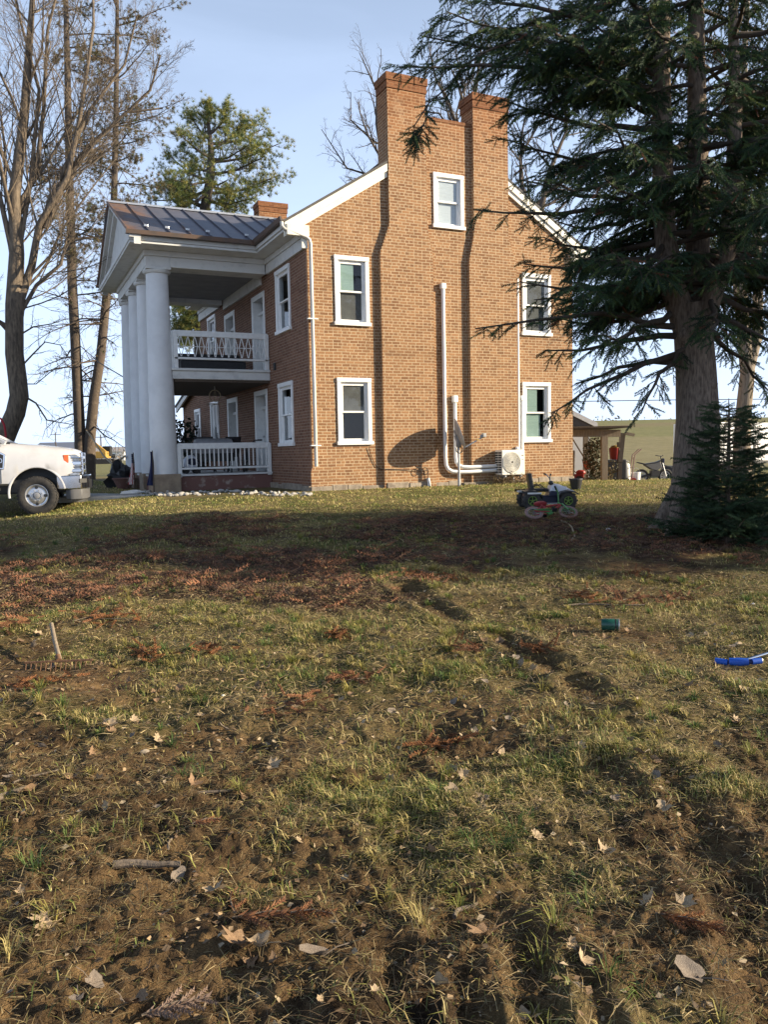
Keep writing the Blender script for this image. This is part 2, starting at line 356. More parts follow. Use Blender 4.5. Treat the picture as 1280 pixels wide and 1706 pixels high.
# ------------------------------------------------------------------ mesh builder
class MB:
    def __init__(s): s.v = []; s.f = []; s.m = []; s.cur = 0
    def add(s, vs, fs):
        b = len(s.v); s.v.extend([tuple(map(float, q)) for q in vs])
        for f in fs: s.f.append([b+i for i in f]); s.m.append(s.cur)
    def box(s, x0, x1, y0, y1, z0, z1):
        if x0 > x1: x0, x1 = x1, x0
        if y0 > y1: y0, y1 = y1, y0
        if z0 > z1: z0, z1 = z1, z0
        s.add([(x0,y0,z0),(x1,y0,z0),(x1,y1,z0),(x0,y1,z0),(x0,y0,z1),(x1,y0,z1),(x1,y1,z1),(x0,y1,z1)],
              [(0,3,2,1),(4,5,6,7),(0,1,5,4),(1,2,6,5),(2,3,7,6),(3,0,4,7)]); return s
    def obox(s, c, size, rot=None):
        hx, hy, hz = [q/2 for q in size]; rot = rot or Matrix.Identity(3); c = Vector(c)
        vs = [c+rot@Vector((a*hx, b*hy, d*hz)) for d in (-1,1) for a,b in ((-1,-1),(1,-1),(1,1),(-1,1))]
        s.add(vs, [(0,3,2,1),(4,5,6,7),(0,1,5,4),(1,2,6,5),(2,3,7,6),(3,0,4,7)]); return s
    def bar(s, a, b, w, h=None):
        a = Vector(a); b = Vector(b); z = (b-a); L = z.length; z.normalize()
        u = Vector((0,0,1)) if abs(z.z) < .9 else Vector((1,0,0))
        x = z.cross(u).normalized(); y = x.cross(z)
        s.obox((a+b)/2, (w, h or w, L), Matrix((x, y, z)).transposed()); return s
    def tube(s, pts, r, n=8, cap=True):
        pts = [Vector(p) for p in pts]
        if not hasattr(r, '__len__'): r = [r]*len(pts)
        t0 = (pts[1]-pts[0]).normalized()
        u = Vector((0,0,1)) if abs(t0.z) < .9 else Vector((1,0,0))
        x = t0.cross(u).normalized(); vs = []
        for i, p in enumerate(pts):
            t = (pts[min(i+1, len(pts)-1)]-pts[max(i-1, 0)]).normalized()
            x = (x-t*x.dot(t)).normalized(); y = t.cross(x)
            for k in range(n):
                a = 2*math.pi*k/n; vs.append(p+(x*math.cos(a)+y*math.sin(a))*r[i])
        fs = [(i*n+k, i*n+(k+1)%n, (i+1)*n+(k+1)%n, (i+1)*n+k) for i in range(len(pts)-1) for k in range(n)]
        if cap: fs += [tuple(range(n))[::-1], tuple((len(pts)-1)*n+k for k in range(n))]
        s.add(vs, fs); return s
    def lathe(s, prof, c=(0,0,0), axis='z', n=24, cap=True):
        """prof: (radius, along)"""
        vs = []
        for r, h in prof:
            for k in range(n):
                a = 2*math.pi*k/n; p, q = r*math.cos(a), r*math.sin(a)
                v = {'z': (p, q, h), 'y': (p, h, q), 'x': (h, p, q)}[axis]
                vs.append((v[0]+c[0], v[1]+c[1], v[2]+c[2]))
        L = len(prof)
        fs = [(i*n+k, i*n+(k+1)%n, (i+1)*n+(k+1)%n, (i+1)*n+k) for i in range(L-1) for k in range(n)]
        if cap: fs += [tuple(range(n))[::-1], tuple((L-1)*n+k for k in range(n))]
        s.add(vs, fs); return s
    def prism(s, poly, a0, a1, axis='y'):
        """poly in the two other axes"""
        def T(p, a): return {'x': (a, p[0], p[1]), 'y': (p[0], a, p[1]), 'z': (p[0], p[1], a)}[axis]
        n = len(poly); vs = [T(p, a0) for p in poly]+[T(p, a1) for p in poly]
        s.add(vs, [tuple(range(n))[::-1], tuple(range(n, 2*n))]+[(i, (i+1)%n, n+(i+1)%n, n+i) for i in range(n)]); return s
    def ell(s, c, r, nu=12, nv=8, rot=None, jit=0.):
        vs = []; rot = rot or Matrix.Identity(3)
        for j in range(nv+1):
            th = math.pi*j/nv
            for k in range(nu):
                a = 2*math.pi*k/nu; q = 1+random.uniform(-jit, jit)
                vs.append(Vector(c)+rot@Vector((r[0]*math.sin(th)*math.cos(a)*q, r[1]*math.sin(th)*math.sin(a)*q, r[2]*math.cos(th)*q)))
        s.add(vs, [(j*nu+k, j*nu+(k+1)%nu, (j+1)*nu+(k+1)%nu, (j+1)*nu+k) for j in range(nv) for k in range(nu)]); return s
    def torus(s, c, R_, r, axis='y', n=24, k=8, a0=0, a1=2*math.pi):
        full = abs(a1-a0) > 6.28; pts = []
        for i in range(n if full else n+1):
            a = a0+(a1-a0)*i/n; p, q = R_*math.cos(a), R_*math.sin(a)
            pts.append({'y': (p, 0, q), 'x': (0, p, q), 'z': (p, q, 0)}[axis])
        vs = []
        ax = Vector({'y': (0,1,0), 'x': (1,0,0), 'z': (0,0,1)}[axis])
        for p in pts:
            e = Vector(p).normalized()
            for j in range(k):
                b = 2*math.pi*j/k; vs.append(Vector(c)+Vector(p)+(e*math.cos(b)+ax*math.sin(b))*r)
        m = len(pts)
        fs = [(i*k+j, i*k+(j+1)%k, ((i+1)%m)*k+(j+1)%k, ((i+1)%m)*k+j) for i in range(m if full else m-1) for j in range(k)]
        s.add(vs, fs); return s
    def xf(s, mtx, start=0):
        for i in range(start, len(s.v)): s.v[i] = tuple(mtx@Vector(s.v[i]))
        return s
    def build(s, name, mats, parent=None, smooth=False, uv=False, bevel=0., recalc=True, loc=None):
        me = bpy.data.meshes.new(name); me.from_pydata(s.v, [], s.f)
        if not isinstance(mats, (list, tuple)): mats = [mats]
        for q in mats: me.materials.append(M[q] if isinstance(q, str) else q)
        if len(mats) > 1: me.polygons.foreach_set('material_index', s.m)
        if recalc:
            import bmesh
            bm = bmesh.new(); bm.from_mesh(me); bmesh.ops.recalc_face_normals(bm, faces=bm.faces); bm.to_mesh(me); bm.free()
        if uv:
            L = me.uv_layers.new(name='UVMap')
            for p in me.polygons:
                n = p.normal; ax = max(range(3), key=lambda i: abs(n[i]))
                for li in p.loop_indices:
                    c = me.vertices[me.loops[li].vertex_index].co
                    L.data[li].uv = (c.y, c.z) if ax == 0 else (c.x, c.z) if ax == 1 else (c.x, c.y)
        o = bpy.data.objects.new(name, me); COL.objects.link(o)
        if parent: o.parent = parent
        if loc is not None: o.location = loc
        if smooth:
            me.polygons.foreach_set('use_smooth', [True]*len(me.polygons))
            try: me.set_sharp_from_angle(angle=R(42))
            except Exception: pass
        if bevel:
            b = o.modifiers.new('bevel', 'BEVEL'); b.width = bevel; b.segments = 2; b.limit_method = 'ANGLE'
        return o
def empty(name, loc=(0,0,0), rz=0.):
    o = bpy.data.objects.new(name, None); COL.objects.link(o); o.location = loc; o.rotation_euler = (0, 0, rz); o.empty_display_size = .2; return o
def tag(o, label=None, cat=None, group=None, kind=None):
    if label: o['label'] = label
    if cat: o['category'] = cat
    if group: o['group'] = group
    if kind: o['kind'] = kind
    return o
def copy_tree(o, parent=None):
    c = o.copy(); COL.objects.link(c)
    if parent: c.parent = parent
    for ch in o.children: copy_tree(ch, c)
    return c

def raw_mesh(name, V, Fa, material, col=None, parent=None, smooth=False, attrname='col'):
    """V (n,3), Fa (m,k) uniform faces"""
    me = bpy.data.meshes.new(name); k = Fa.shape[1]
    me.vertices.add(len(V)); me.vertices.foreach_set('co', np.ascontiguousarray(V, np.float32).ravel())
    me.loops.add(Fa.size); me.loops.foreach_set('vertex_index', np.ascontiguousarray(Fa, np.int32).ravel())
    me.polygons.add(len(Fa)); me.polygons.foreach_set('loop_start', np.arange(0, Fa.size, k, dtype=np.int32))
    if smooth: me.polygons.foreach_set('use_smooth', np.ones(len(Fa), bool))
    if col is not None:
        a = me.color_attributes.new(attrname, 'FLOAT_COLOR', 'POINT')
        c = np.ones((len(V), 4), np.float32); c[:, :3] = col; a.data.foreach_set('color', c.ravel())
    me.update(calc_edges=True)
    me.materials.append(M[material] if isinstance(material, str) else material)
    o = bpy.data.objects.new(name, me); COL.objects.link(o)
    if parent: o.parent = parent
    return o
def norm(a): return a/np.maximum(np.linalg.norm(a, axis=-1, keepdims=True), 1e-9)
def scatter(TV, TF, base, dirs, ups, scale):
    """template (x along dir, z along up) placed n times"""
    d = norm(dirs); s = norm(np.cross(ups, d)); u = np.cross(d, s)
    sc = np.asarray(scale)
    if sc.ndim == 1: sc = np.repeat(sc[:, None], 3, 1)
    V = base[:, None, :] + (TV[None, :, 0, None]*sc[:, None, 0:1])*d[:, None] + (TV[None, :, 1, None]*sc[:, None, 1:2])*s[:, None] + (TV[None, :, 2, None]*sc[:, None, 2:3])*u[:, None]
    Fo = (TF[None]+(np.arange(len(base))*len(TV))[:, None, None]).reshape(-1, TF.shape[1])
    return V.reshape(-1, 3), Fo

class Tubes:
    """many tapering limbs in one mesh"""
    def __init__(s): s.V = []; s.F = []; s.n = 0
    def add(s, pts, rad, k=5):
        pts = np.asarray(pts, float); rad = np.asarray(rad, float)
        t = np.gradient(pts, axis=0); t = norm(t)
        ref = np.array([.3, .2, .93]) if abs(t[0, 2]) < .8 else np.array([.9, .3, .1])
        x = norm(np.cross(t, ref)); y = np.cross(t, x)
        a = np.arange(k)*2*math.pi/k
        ring = pts[:, None]+rad[:, None, None]*(x[:, None]*np.cos(a)[None, :, None]+y[:, None]*np.sin(a)[None, :, None])
        m = len(pts); i = np.arange(m-1)[:, None]*k; j = np.arange(k)[None]; j2 = (j+1) % k
        f = np.stack([i+j, i+j2, i+k+j2, i+k+j], -1).reshape(-1, 4)+s.n
        s.V.append(ring.reshape(-1, 3)); s.F.append(f); s.n += m*k
    def build(s, name, material, parent=None):
        return raw_mesh(name, np.concatenate(s.V), np.concatenate(s.F), material, parent=parent, smooth=True)

# ================================================================== HOUSE (local: X along the gable, Y along the facade, Z absolute)
house = tag(empty('brick_house', (HX, HY, 0)), 'two storey brick house with white columned porch and paired gable chimneys', 'house')
GW = [(.68, 1.54, 1.78, 3.33), (.68, 1.54, 4.52, 6.10), (3.28, 4.12, 6.95, 8.25), (5.80, 6.68, 1.77, 3.32), (5.82, 6.70, 4.50, 6.07)]
W_, L_ = 7.41, 10.70
def wall_sheet(mb, T, breaks, top, zb, holes, thick=.0):
    us = sorted(set(breaks+[h[0] for h in holes]+[h[1] for h in holes]))
    for a, b in zip(us[:-1], us[1:]):
        m = (a+b)/2
        cuts = sorted([(h[2], h[3]) for h in holes if h[0] < m < h[1]])
        segs = []; z = zb
        for c0, c1 in cuts:
            segs.append((z, z, c0, c0)); z = c1
        e = 1e-5
        segs.append((z, z, top(a+e), top(b-e)))
        for za, zb_, zc, zd in segs:
            mb.add([T(a, 0, za), T(b, 0, zb_), T(b, 0, zd), T(a, 0, zc)], [(0, 1, 2, 3)])
def hole_of(w): return (w[0]+.07, w[1]-.07, w[2]+.06, w[3]-.07)
TG = lambda u, n, z: (u, -n, z)              # gable: outward is -Y
TF_ = lambda u, n, z: (-n, u, z)             # facade: outward is -X
def ztop(u):
    if 2.12 < u < 5.30: return 9.44
    return 6.93+.683*min(u, W_-u)
wall = MB()
wall_sheet(wall, TG, [0, 2.12, 5.30, W_], ztop, .70, [hole_of(w) for w in GW])
wall.build('wall', 'brick', house, uv=True, recalc=False); wall = MB()
FW = [(1.11, 2.20, 1.79, 3.35), (1.11, 2.20, 4.55, 6.10), (8.50, 9.59, 1.79, 3.35), (8.50, 9.59, 4.55, 6.10)]
DR = [(3.20, 4.40, 1.14, 3.32), (6.20, 7.40, 1.14, 3.32), (3.20, 4.40, 3.77, 5.85), (6.20, 7.40, 3.77, 5.85)]
wall_sheet(wall, TF_, [0, L_], lambda u: 6.9, .70, [hole_of(w) for w in FW]+DR)
side = MB(); side.add([(W_, 0, .7), (W_, L_, .7), (W_, L_, 6.9), (W_, 0, 6.9)], [(0, 1, 2, 3)])
side.add([(0, L_, .7), (W_, L_, .7), (W_, L_, 6.93), (W_/2, L_, 9.44), (0, L_, 6.93)], [(0, 1, 2, 3, 4)])
# door reveals in brick
for u0, u1, z0, z1 in DR:
    for q in ([(u0,0,z0),(u0,-.22,z0),(u0,-.22,z1),(u0,0,z1)], [(u1,0,z0),(u1,-.22,z0),(u1,-.22,z1),(u1,0,z1)], [(u0,0,z1),(u1,0,z1),(u1,-.22,z1),(u0,-.22,z1)]):
        wall.add([TF_(*p) for p in q], [(0, 1, 2, 3)])
side.build('wall', 'brick', house, uv=True, recalc=False)
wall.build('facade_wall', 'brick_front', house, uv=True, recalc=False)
pp = MB(); pp.box(2.9, 4.5, .006, .36, 8.32, 9.44); pp.build('parapet', 'brick', house, uv=True)
pp = MB(); pp.box(3.02, 4.40, -.012, .37, 9.44, 9.52)
pp.build('parapet_coping', 'brick_cap', house, uv=True, bevel=.008)
# dark room shell, floors
sh = MB(); sh.box(.25, W_-.25, .25, L_-.25, .8, 3.62); sh.box(.25, W_-.25, .25, L_-.25, 3.66, 6.6); sh.box(2.5, 4.9, .45, 3, 6.7, 8.8)
sh.build('dark_rooms', 'dark', house)

# chimney breasts and stacks
def chimney(x0, x1, w0, w1, ytop0, ytop1, pro, ztop_, flip=False):
    r = MB()
    def colm(a, b, c, d, z0, z1, y0, y1):
        r.add([(a,y0,z0),(b,y0,z0),(d,y0,z1),(c,y0,z1),(a,y1,z0),(b,y1,z0),(d,y1,z1),(c,y1,z1)],
              [(0,1,2,3),(0,3,7,4),(1,5,6,2),(5,4,7,6),(3,2,6,7),(0,4,5,1)])
    y0 = -pro if not flip else L_+pro
    y1 = .004 if not flip else L_-.004
    colm(w0, w1, w0, w1, .72, 6.22, y0, y1)
    n = 9                                     # stepped, corbelled shoulder
    for i in range(n):
        f0 = (i+.5)/n; za = 6.22+.68*i/n; zb = 6.22+.68*(i+1)/n
        a = w0+(x0-w0)*f0; b = w1+(x1-w1)*f0
        colm(a, b, a, b, za, zb, y0, y1)
    colm(x0, x1, x0, x1, 6.90, 8.0, y0, y1)
    yb = ytop1 if not flip else L_-ytop1
    colm(x0, x1, x0, x1, 8.0, ztop_-.34, y0, yb)
    o = r.build('chimney', 'brick', house, uv=True)
    c = MB(); s = -1 if not flip else 1
    e = .022
    c.box(x0-e, x1+e, y0+s*e, yb-s*e, ztop_-.34, ztop_-.17); c.box(x0-2*e, x1+2*e, y0+2*s*e, yb-2*s*e, ztop_-.17, ztop_)
    c.build('chimney_cap', 'brick_cap', o, uv=True, bevel=.006)
    f = MB(); f.lathe([(.11, ztop_), (.11, ztop_+.02), (.09, ztop_+.02)], ((x0+x1)/2, (y0+yb)/2, 0), n=14); f.build('flue', 'dark', o)
    return o
chimney(2.06, 3.06, 1.81, 3.20, -.1, .46, .105, 10.31)
chimney(4.36, 5.36, 4.21, 5.59, -.1, .46, .105, 10.22)
chimney(2.06, 3.06, 1.81, 3.20, -.1, .46, .105, 10.31, True)
chimney(4.36, 5.36, 4.21, 5.59, -.1, .46, .105, 10.28, True)

# foundation stones along the gable and facade
fs = MB(); x = -.02
while x < W_:
    w = random.uniform(.35, .9); h = random.uniform(.04, .11)+ (.06 if x > 5.5 else 0)
    bx = [(1.81, 3.2), (4.21, 5.59)]; pro = .13 if any(a-.05 < x+w/2 < b for a, b in bx) else .03
    fs.box(x, min(x+w-.012, W_+.02), -pro-random.uniform(0, .02), -.002, .40, .79-.07*x/W_+h); x += w
y = 0.
while y < 2.9:
    w = random.uniform(.3, .7); fs.box(-.05-random.uniform(0, .02), -.002, y, y+w-.012, .4, .86+random.uniform(-.02, .03)); y += w
fs.build('foundation', 'stone', house, bevel=.02)

def window(w, T, blind_top=None, blind_bot=None, name='window', split=.5, grey=False):
    u0, u1, z0, z1 = w
    B = lambda mb, a, b, n0, n1, c, d: (lambda p, q: mb.box(p[0], q[0], p[1], q[1], p[2], q[2]))(T(a, n0, c), T(b, n1, d))
    c = MB()
    B(c, u0, u0+.09, -.03, .035, z0+.085, z1-.10); B(c, u1-.09, u1, -.03, .035, z0+.085, z1-.10)
    B(c, u0-.005, u1+.005, -.03, .045, z1-.10, z1)
    i0, i1, j0, j1 = u0+.09, u1-.09, z0+.085, z1-.10
    B(c, i0-.02, i0+.03, -.15, -.02, j0, j1); B(c, i1-.03, i1+.02, -.15, -.02, j0, j1); B(c, i0, i1, -.15, -.02, j1-.035, j1+.01)
    o = c.build(name, 'vinyl', house, bevel=.006)
    s = MB(); B(s, u0-.03, u1+.03, -.05, .065, z0, z0+.085); s.build('sill', 'vinyl', o, bevel=.006)
    a0, a1 = i0+.03, i1-.03; mz = j0+(j1-j0)*split
    for k, (za, zb, n) in enumerate(((mz-.02, j1-.035, -.02), (j0, mz+.02, -.055))):
        q = MB(); t = .042
        B(q, a0, a0+t, n-.03, n, za, zb); B(q, a1-t, a1, n-.03, n, za, zb)
        B(q, a0+t, a1-t, n-.03, n, zb-t, zb); B(q, a0+t, a1-t, n-.03, n, za, za+t+(.02 if k else 0))
        q.build('sash', 'vinyl', o, bevel=.004)
        g = MB(); g.add([T(a0+t, n-.015, za+t), T(a1-t, n-.015, za+t), T(a1-t, n-.015, zb-t), T(a0+t, n-.015, zb-t)], [(0,1,2,3)])
        g.build('pane', 'glass', o)
        bl = (blind_top, blind_bot)[k]
        if bl:
            nm, frac = bl; g = MB(); ua = a0+t*.5; ub = ua+(a1-a0-t)*frac
            if 'blind' in nm:
                zz = za+.01
                while zz < zb-.03:
                    B(g, ua, ub, n-.042, n-.036, zz, zz+.024); zz += .026
            else: B(g, ua, ub, n-.042, n-.037, za, zb)
            g.build('blind' if 'blind' in nm else 'screen', nm, o)
    return o
window(GW[0], TG, ('screen', 1), None)
window(GW[1], TG, ('blind_green', .62), ('screen', 1))
window(GW[2], TG, ('blind_grey', 1), ('blind_grey', 1))
window(GW[3], TG, ('blind_green', .60), ('blind_green', .8))
window(GW[4], TG, ('screen', 1), ('screen', 1))
for w in FW: window(w, TF_)

def door(w):
    u0, u1, z0, z1 = w
    B = lambda mb, a, b, n0, n1, c, d: (lambda p, q: mb.box(p[0], q[0], p[1], q[1], p[2], q[2]))(TF_(a, n0, c), TF_(b, n1, d))
    f = MB(); B(f, u0+.003, u0+.14, -.30, .02, z0, z1-.003); B(f, u1-.14, u1-.003, -.30, .02, z0, z1-.003); B(f, u0+.14, u1-.14, -.30, .02, z1-.14, z1-.003)
    tz = z1-.50; B(f, u0+.14, u1-.14, -.30, -.12, tz, tz+.08)
    for k in range(1, 4):
        m = u0+.14+(u1-u0-.28)*k/4; B(f, m-.012, m+.012, -.24, -.20, tz+.08, z1-.14)
    o = f.build('door_frame', 'white', house, bevel=.006)
    g = MB(); g.add([TF_(u0+.14, -.23, tz+.08), TF_(u1-.14, -.23, tz+.08), TF_(u1-.14, -.23, z1-.14), TF_(u0+.14, -.23, z1-.14)], [(0,1,2,3)]); g.build('transom_pane', 'glass', o)
    d = MB(); a, b = u0+.15, u1-.15
    B(d, a, a+.12, -.26, -.21, z0, tz); B(d, b-.12, b, -.26, -.21, z0, tz); B(d, a+.12, b-.12, -.26, -.21, tz-.12, tz)
    mid = z0+.62; B(d, a+.12, b-.12, -.26, -.21, z0, mid)
    for k in range(1, 3):
        m = a+.12+(b-a-.24)*k/3; B(d, m-.01, m+.01, -.245, -.215, mid, tz-.12)
    for k in range(1, 4):
        m = mid+(tz-.12-mid)*k/4; B(d, a+.12, b-.12, -.245, -.218, m-.01, m+.01)
    dd = d.build('door', 'white', o)
    g = MB(); g.add([TF_(a+.12, -.235, mid), TF_(b-.12, -.235, mid), TF_(b-.12, -.235, tz-.12), TF_(a+.12, -.235, tz-.12)], [(0,1,2,3)]); g.build('door_pane', 'glass', o)
    h = MB(); h.ell(TF_(b-.06, -.17, z0+.95), (.03, .03, .03)); h.build('handle', 'steel', o, smooth=True)
for w in DR: door(w)

# main roof, rakes, eave
EX, EZ, RZ = -.52, 6.74, 9.37
rf = MB()
sl = (RZ-EZ)/(W_/2-EX)
for sgn in (1, -1):
    X = lambda x: x if sgn == 1 else W_-x
    for y0, y1, xs in ((-.10, .10, (EX, 2.04)), (.10, .47, (EX, 2.04)), (.47, L_-.47, (EX, W_/2)), (L_-.47, L_+.1, (EX, 2.04))):
        a, b = xs; za, zb = EZ+sl*(a-EX), EZ+sl*(b-EX)
        rf.add([(X(a),y0,za),(X(b),y0,zb),(X(b),y1,zb),(X(a),y1,za),(X(a),y0,za-.06),(X(b),y0,zb-.06),(X(b),y1,zb-.06),(X(a),y1,za-.06)],
               [(0,1,2,3),(4,7,6,5),(0,4,5,1),(1,5,6,2),(2,6,7,3),(3,7,4,0)])
rf.build('roof', 'shingle', house)
for sgn in (1, -1):
    X = lambda x: x if sgn == 1 else W_-x
    rk = MB()
    a, b = EX+.02, 2.045
    def zr(x): return EZ-.065+sl*(x-EX)
    for y0, y1, t0, t1 in ((-.09, -.002, .0, .17), (-.055, -.003, .17, .30)):
        rk.add([(X(a),y0,zr(a)-t0),(X(b),y0,zr(b)-t0),(X(b),y0,zr(b)-t1),(X(a),y0,zr(a)-t1),(X(a),y1,zr(a)-t0),(X(b),y1,zr(b)-t0),(X(b),y1,zr(b)-t1),(X(a),y1,zr(a)-t1)],
               [(0,1,2,3),(4,7,6,5),(0,4,5,1),(1,5,6,2),(2,6,7,3),(3,7,4,0)])
    rk.build('rake_board', 'cream', house)
    rt = MB(); rt.box(X(-.46), X(.06), -.13, -.004, 6.42, 6.66); rt.box(X(-.10), X(.04), -.06, -.004, 6.17, 6.42); rt.build('cornice_return', 'cream', house, bevel=.01)
# facade entablature under the main eave (both sides of the porch)
en = MB()
for y0, y1 in ((.02, 2.80), (7.94, 10.70)):
    en.box(-.07, -.003, y0, y1, 6.17, 6.41); en.box(-.10, -.003, y0, y1, 6.413, 6.54); en.box(-.46, -.003, y0, y1, 6.543, 6.60); en.box(-.50, -.40, y0 if y0 < 1 else 8.523, y1 if y1 > 5 else 2.197, 6.603, 6.70)
    en.build('entablature', 'oldwhite', house, bevel=.008); en = MB()
gt = MB()
for y0, y1 in ((-.12, 2.14), (8.6, 10.8)):
    gt.prism([(-.50, 6.70), (-.60, 6.705), (-.62, 6.80), (-.58, 6.80), (-.575, 6.74), (-.50, 6.74)], y0, y1, 'y')
    gt.build('gutter', 'gutter', house); gt = MB()
ds = MB()
ds.tube([(-.56, -.07, 6.70), (-.56, -.08, 6.60), (-.50, -.09, 6.54), (.00, -.10, 6.41), (.07, -.095, 6.36), (.10, -.085, 6.26), (.10, -.08, 6.0), (.10, -.08, 1.36), (.10, -.08, 1.30)], .040, 10)
o = ds.build('downspout', 'downspout', house, smooth=True)
for z in (4.62, 1.78):
    k = MB(); k.box(-.02, .22, -.125, -.03, z-.012, z+.012); k.build('downspout_strap', 'vinyl', o)
vt = MB(); vt.box(-.05, .01, 2.38, 2.48, 3.72, 3.90); vt.build('wall_vent', 'black', house, bevel=.01)
cb = MB(); cb.tube([(.012, -.02, 6.1), (.012, -.02, 1.2)], .014, 6); cb.build('corner_pipe', 'copper', house)

# white line-set covers on the gable
def cover_pipe(name, pts, r=.045):
    q = MB(); q.tube(pts, r, 10); return q.build(name, 'vinyl', house, smooth=True)
c1 = cover_pipe('pipe_cover', [(3.49,-.05,5.55),(3.49,-.05,1.45),(3.50,-.055,1.26),(3.55,-.065,1.15),(3.66,-.09,1.085),(3.82,-.13,1.07),(4.15,-.17,1.07),(4.9,-.18,1.09)], .048)
k = MB(); k.box(3.425, 3.555, -.11, -.003, 5.50, 5.64); k.build('pipe_cap', 'vinyl', c1, bevel=.015)
c2 = cover_pipe('pipe_cover', [(3.78,-.05,2.85),(3.78,-.05,1.45),(3.79,-.055,1.32),(3.84,-.07,1.24),(3.95,-.10,1.195),(4.15,-.16,1.185),(4.9,-.18,1.20)], .045)
k = MB(); k.box(3.715, 3.845, -.11, -.003, 2.78, 2.95); k.build('pipe_cap', 'vinyl', c2, bevel=.015)
cover_pipe('pipe_cover', [(5.645,-.05,5.9),(5.645,-.05,1.5)], .042)
c4 = cover_pipe('pipe_cover', [(5.76,-.05,2.90),(5.76,-.05,1.5)], .042)
k = MB(); k.box(5.71, 5.81, -.10, -.003, 2.84, 2.97); k.build('pipe_cap', 'vinyl', c4, bevel=.012)
# conduit stub and cable loops at the foot
cs = MB(); cs.tube([(2.99, -.16, .60), (2.95, -.15, .95)], [.055, .035], 10); o = cs.build('conduit_stub', 'white', house, smooth=True)
cl = MB(); pts = [(2.95, -.15, .95), (2.95, -.15, 1.12), (2.92, -.15, 1.18)]
for cx in (2.86, 2.68):
    for a in range(0, 400, 25): pts.append((cx+.085*math.cos(R(a)), -.15-.01*(a/400), 1.12+.085*math.sin(R(a))))
pts += [(2.3, -.13, 1.17), (1.85, -.12, 1.19), (1.74, -.02, 1.2), (1.62, -.02, 1.26), (1.50, -.02, 1.5), (1.44, -.03, 1.72)]
cl.tube(pts, .008, 5); cl.build('cable', 'cord', house)

# ------------------------------------------------------------------ porch
PX0, PX1, PY0, PY1 = -3.05, -2.47, 2.82, 7.90        # front beam, side planes
PC = (PY0+PY1)/2
bs = MB()
bs.box(-3.0, -.004, 2.98, 7.75, .45, 1.10)
bs.build('porch_base', 'porch_base', house, bevel=.02)
dk = MB(); dk.box(-3.02, -.004, 2.93, 7.80, 1.10, 1.145); dk.build('porch_floor', 'oldwhite', house)
for i, cy in enumerate((3.10, 4.61, 6.12, 7.62)):
    pd = MB(); pd.box(-3.09, -2.40, cy-.335, cy+.335, .40, 1.165); pd.build('pedestal', 'pedestal', house, bevel=.02)
    c = MB(); z0, z1 = 1.165, 6.03
    prof = []
    for k in range(13):
        t = k/12; prof.append((.325-.062*t**1.5, z0+(z1-z0)*t))
    c.lathe(prof, (-2.745, cy, 0), n=40); o = c.build('column', 'stucco', house, smooth=True)
    k = MB(); k.lathe([(.262, 6.03), (.30, 6.035), (.335, 6.08), (.335, 6.105), (.29, 6.11)], (-2.745, cy, 0), n=40); k.build('capital', 'oldwhite', o, smooth=True)
    k = MB(); k.box(-3.04, -2.45, cy-.30, cy+.30, 6.112, 6.168); k.build('abacus', 'oldwhite', o)
pe = MB()
pe.box(PX0, PX1, PY0, PY1, 6.172, 6.41)                       # front beam
pe.box(PX0-.035, PX1, PY0-.035, PY1+.035, 6.413, 6.54)
for ya, yb in ((PY0, 3.38), (7.34, PY1)):
    pe.box(PX1+.003, -.075, ya, yb, 6.172, 6.41)
    pe.box(PX1+.003, -.075, ya-.035 if ya < 4 else ya, yb if ya < 4 else yb+.035, 6.413, 6.54)
# cornice: sloped soffit ring and fascia
for (xa, xb, ya, yb) in ((-3.48, -.463, 2.22, 2.82), (-3.48, -.463, 7.90, 8.50), (-3.48, -3.05, 2.823, 7.897)):
    pe.box(xa, xb, ya, yb, 6.543, 6.60)
pe.box(-3.50, -.40, 2.20, 2.28, 6.606, 6.71); pe.box(-3.50, -.40, 8.44, 8.52, 6.606, 6.71); pe.box(-3.50, -3.42, 2.283, 8.437, 6.603, 6.71)
pe.build('porch_entablature', 'oldwhite', house, bevel=.008)
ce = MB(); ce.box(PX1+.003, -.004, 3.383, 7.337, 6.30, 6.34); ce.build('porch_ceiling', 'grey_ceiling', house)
fr = MB(); fr.box(-.06, -.003, 3.39, 7.33, 6.02, 6.296); fr.build('porch_frieze', 'oldwhite', house)
# pediment
RPZ, EPZ, YN, YF = 8.30, 6.79, 2.10, 8.62
ty = MB(); ty.prism([(2.45, 6.72), (8.27, 6.72), (PC, 8.12)], -3.30, -3.24, 'x'); ty.build('tympanum', 'oldwhite', house)
rk = MB()
for sgn in (-1, 1):
    e = YN if sgn < 0 else YF
    for xa, xb, t0, t1 in ((-3.50, -3.24, .03, .15), (-3.40, -3.245, .153, .30)):
        rk.prism([(e, EPZ-t0), (PC, RPZ-t0), (PC, RPZ-t1), (e, EPZ-t1)], xa, xb, 'x')
rk.build('pediment_rake', 'oldwhite', house)
pr = MB(); XR0 = -3.56
for sgn in (-1, 1):
    e = YN if sgn < 0 else YF
    d = [(XR0, e, EPZ), (.0, e, EPZ), (1.2, PC, RPZ), (XR0, PC, RPZ)]
    t = .028; pr.add(d+[(a, b, c-t) for a, b, c in d], [(0,1,2,3),(4,7,6,5),(0,4,5,1),(1,5,6,2),(2,6,7,3),(3,7,4,0)])
po = pr.build('porch_roof', 'metal_roof', house)
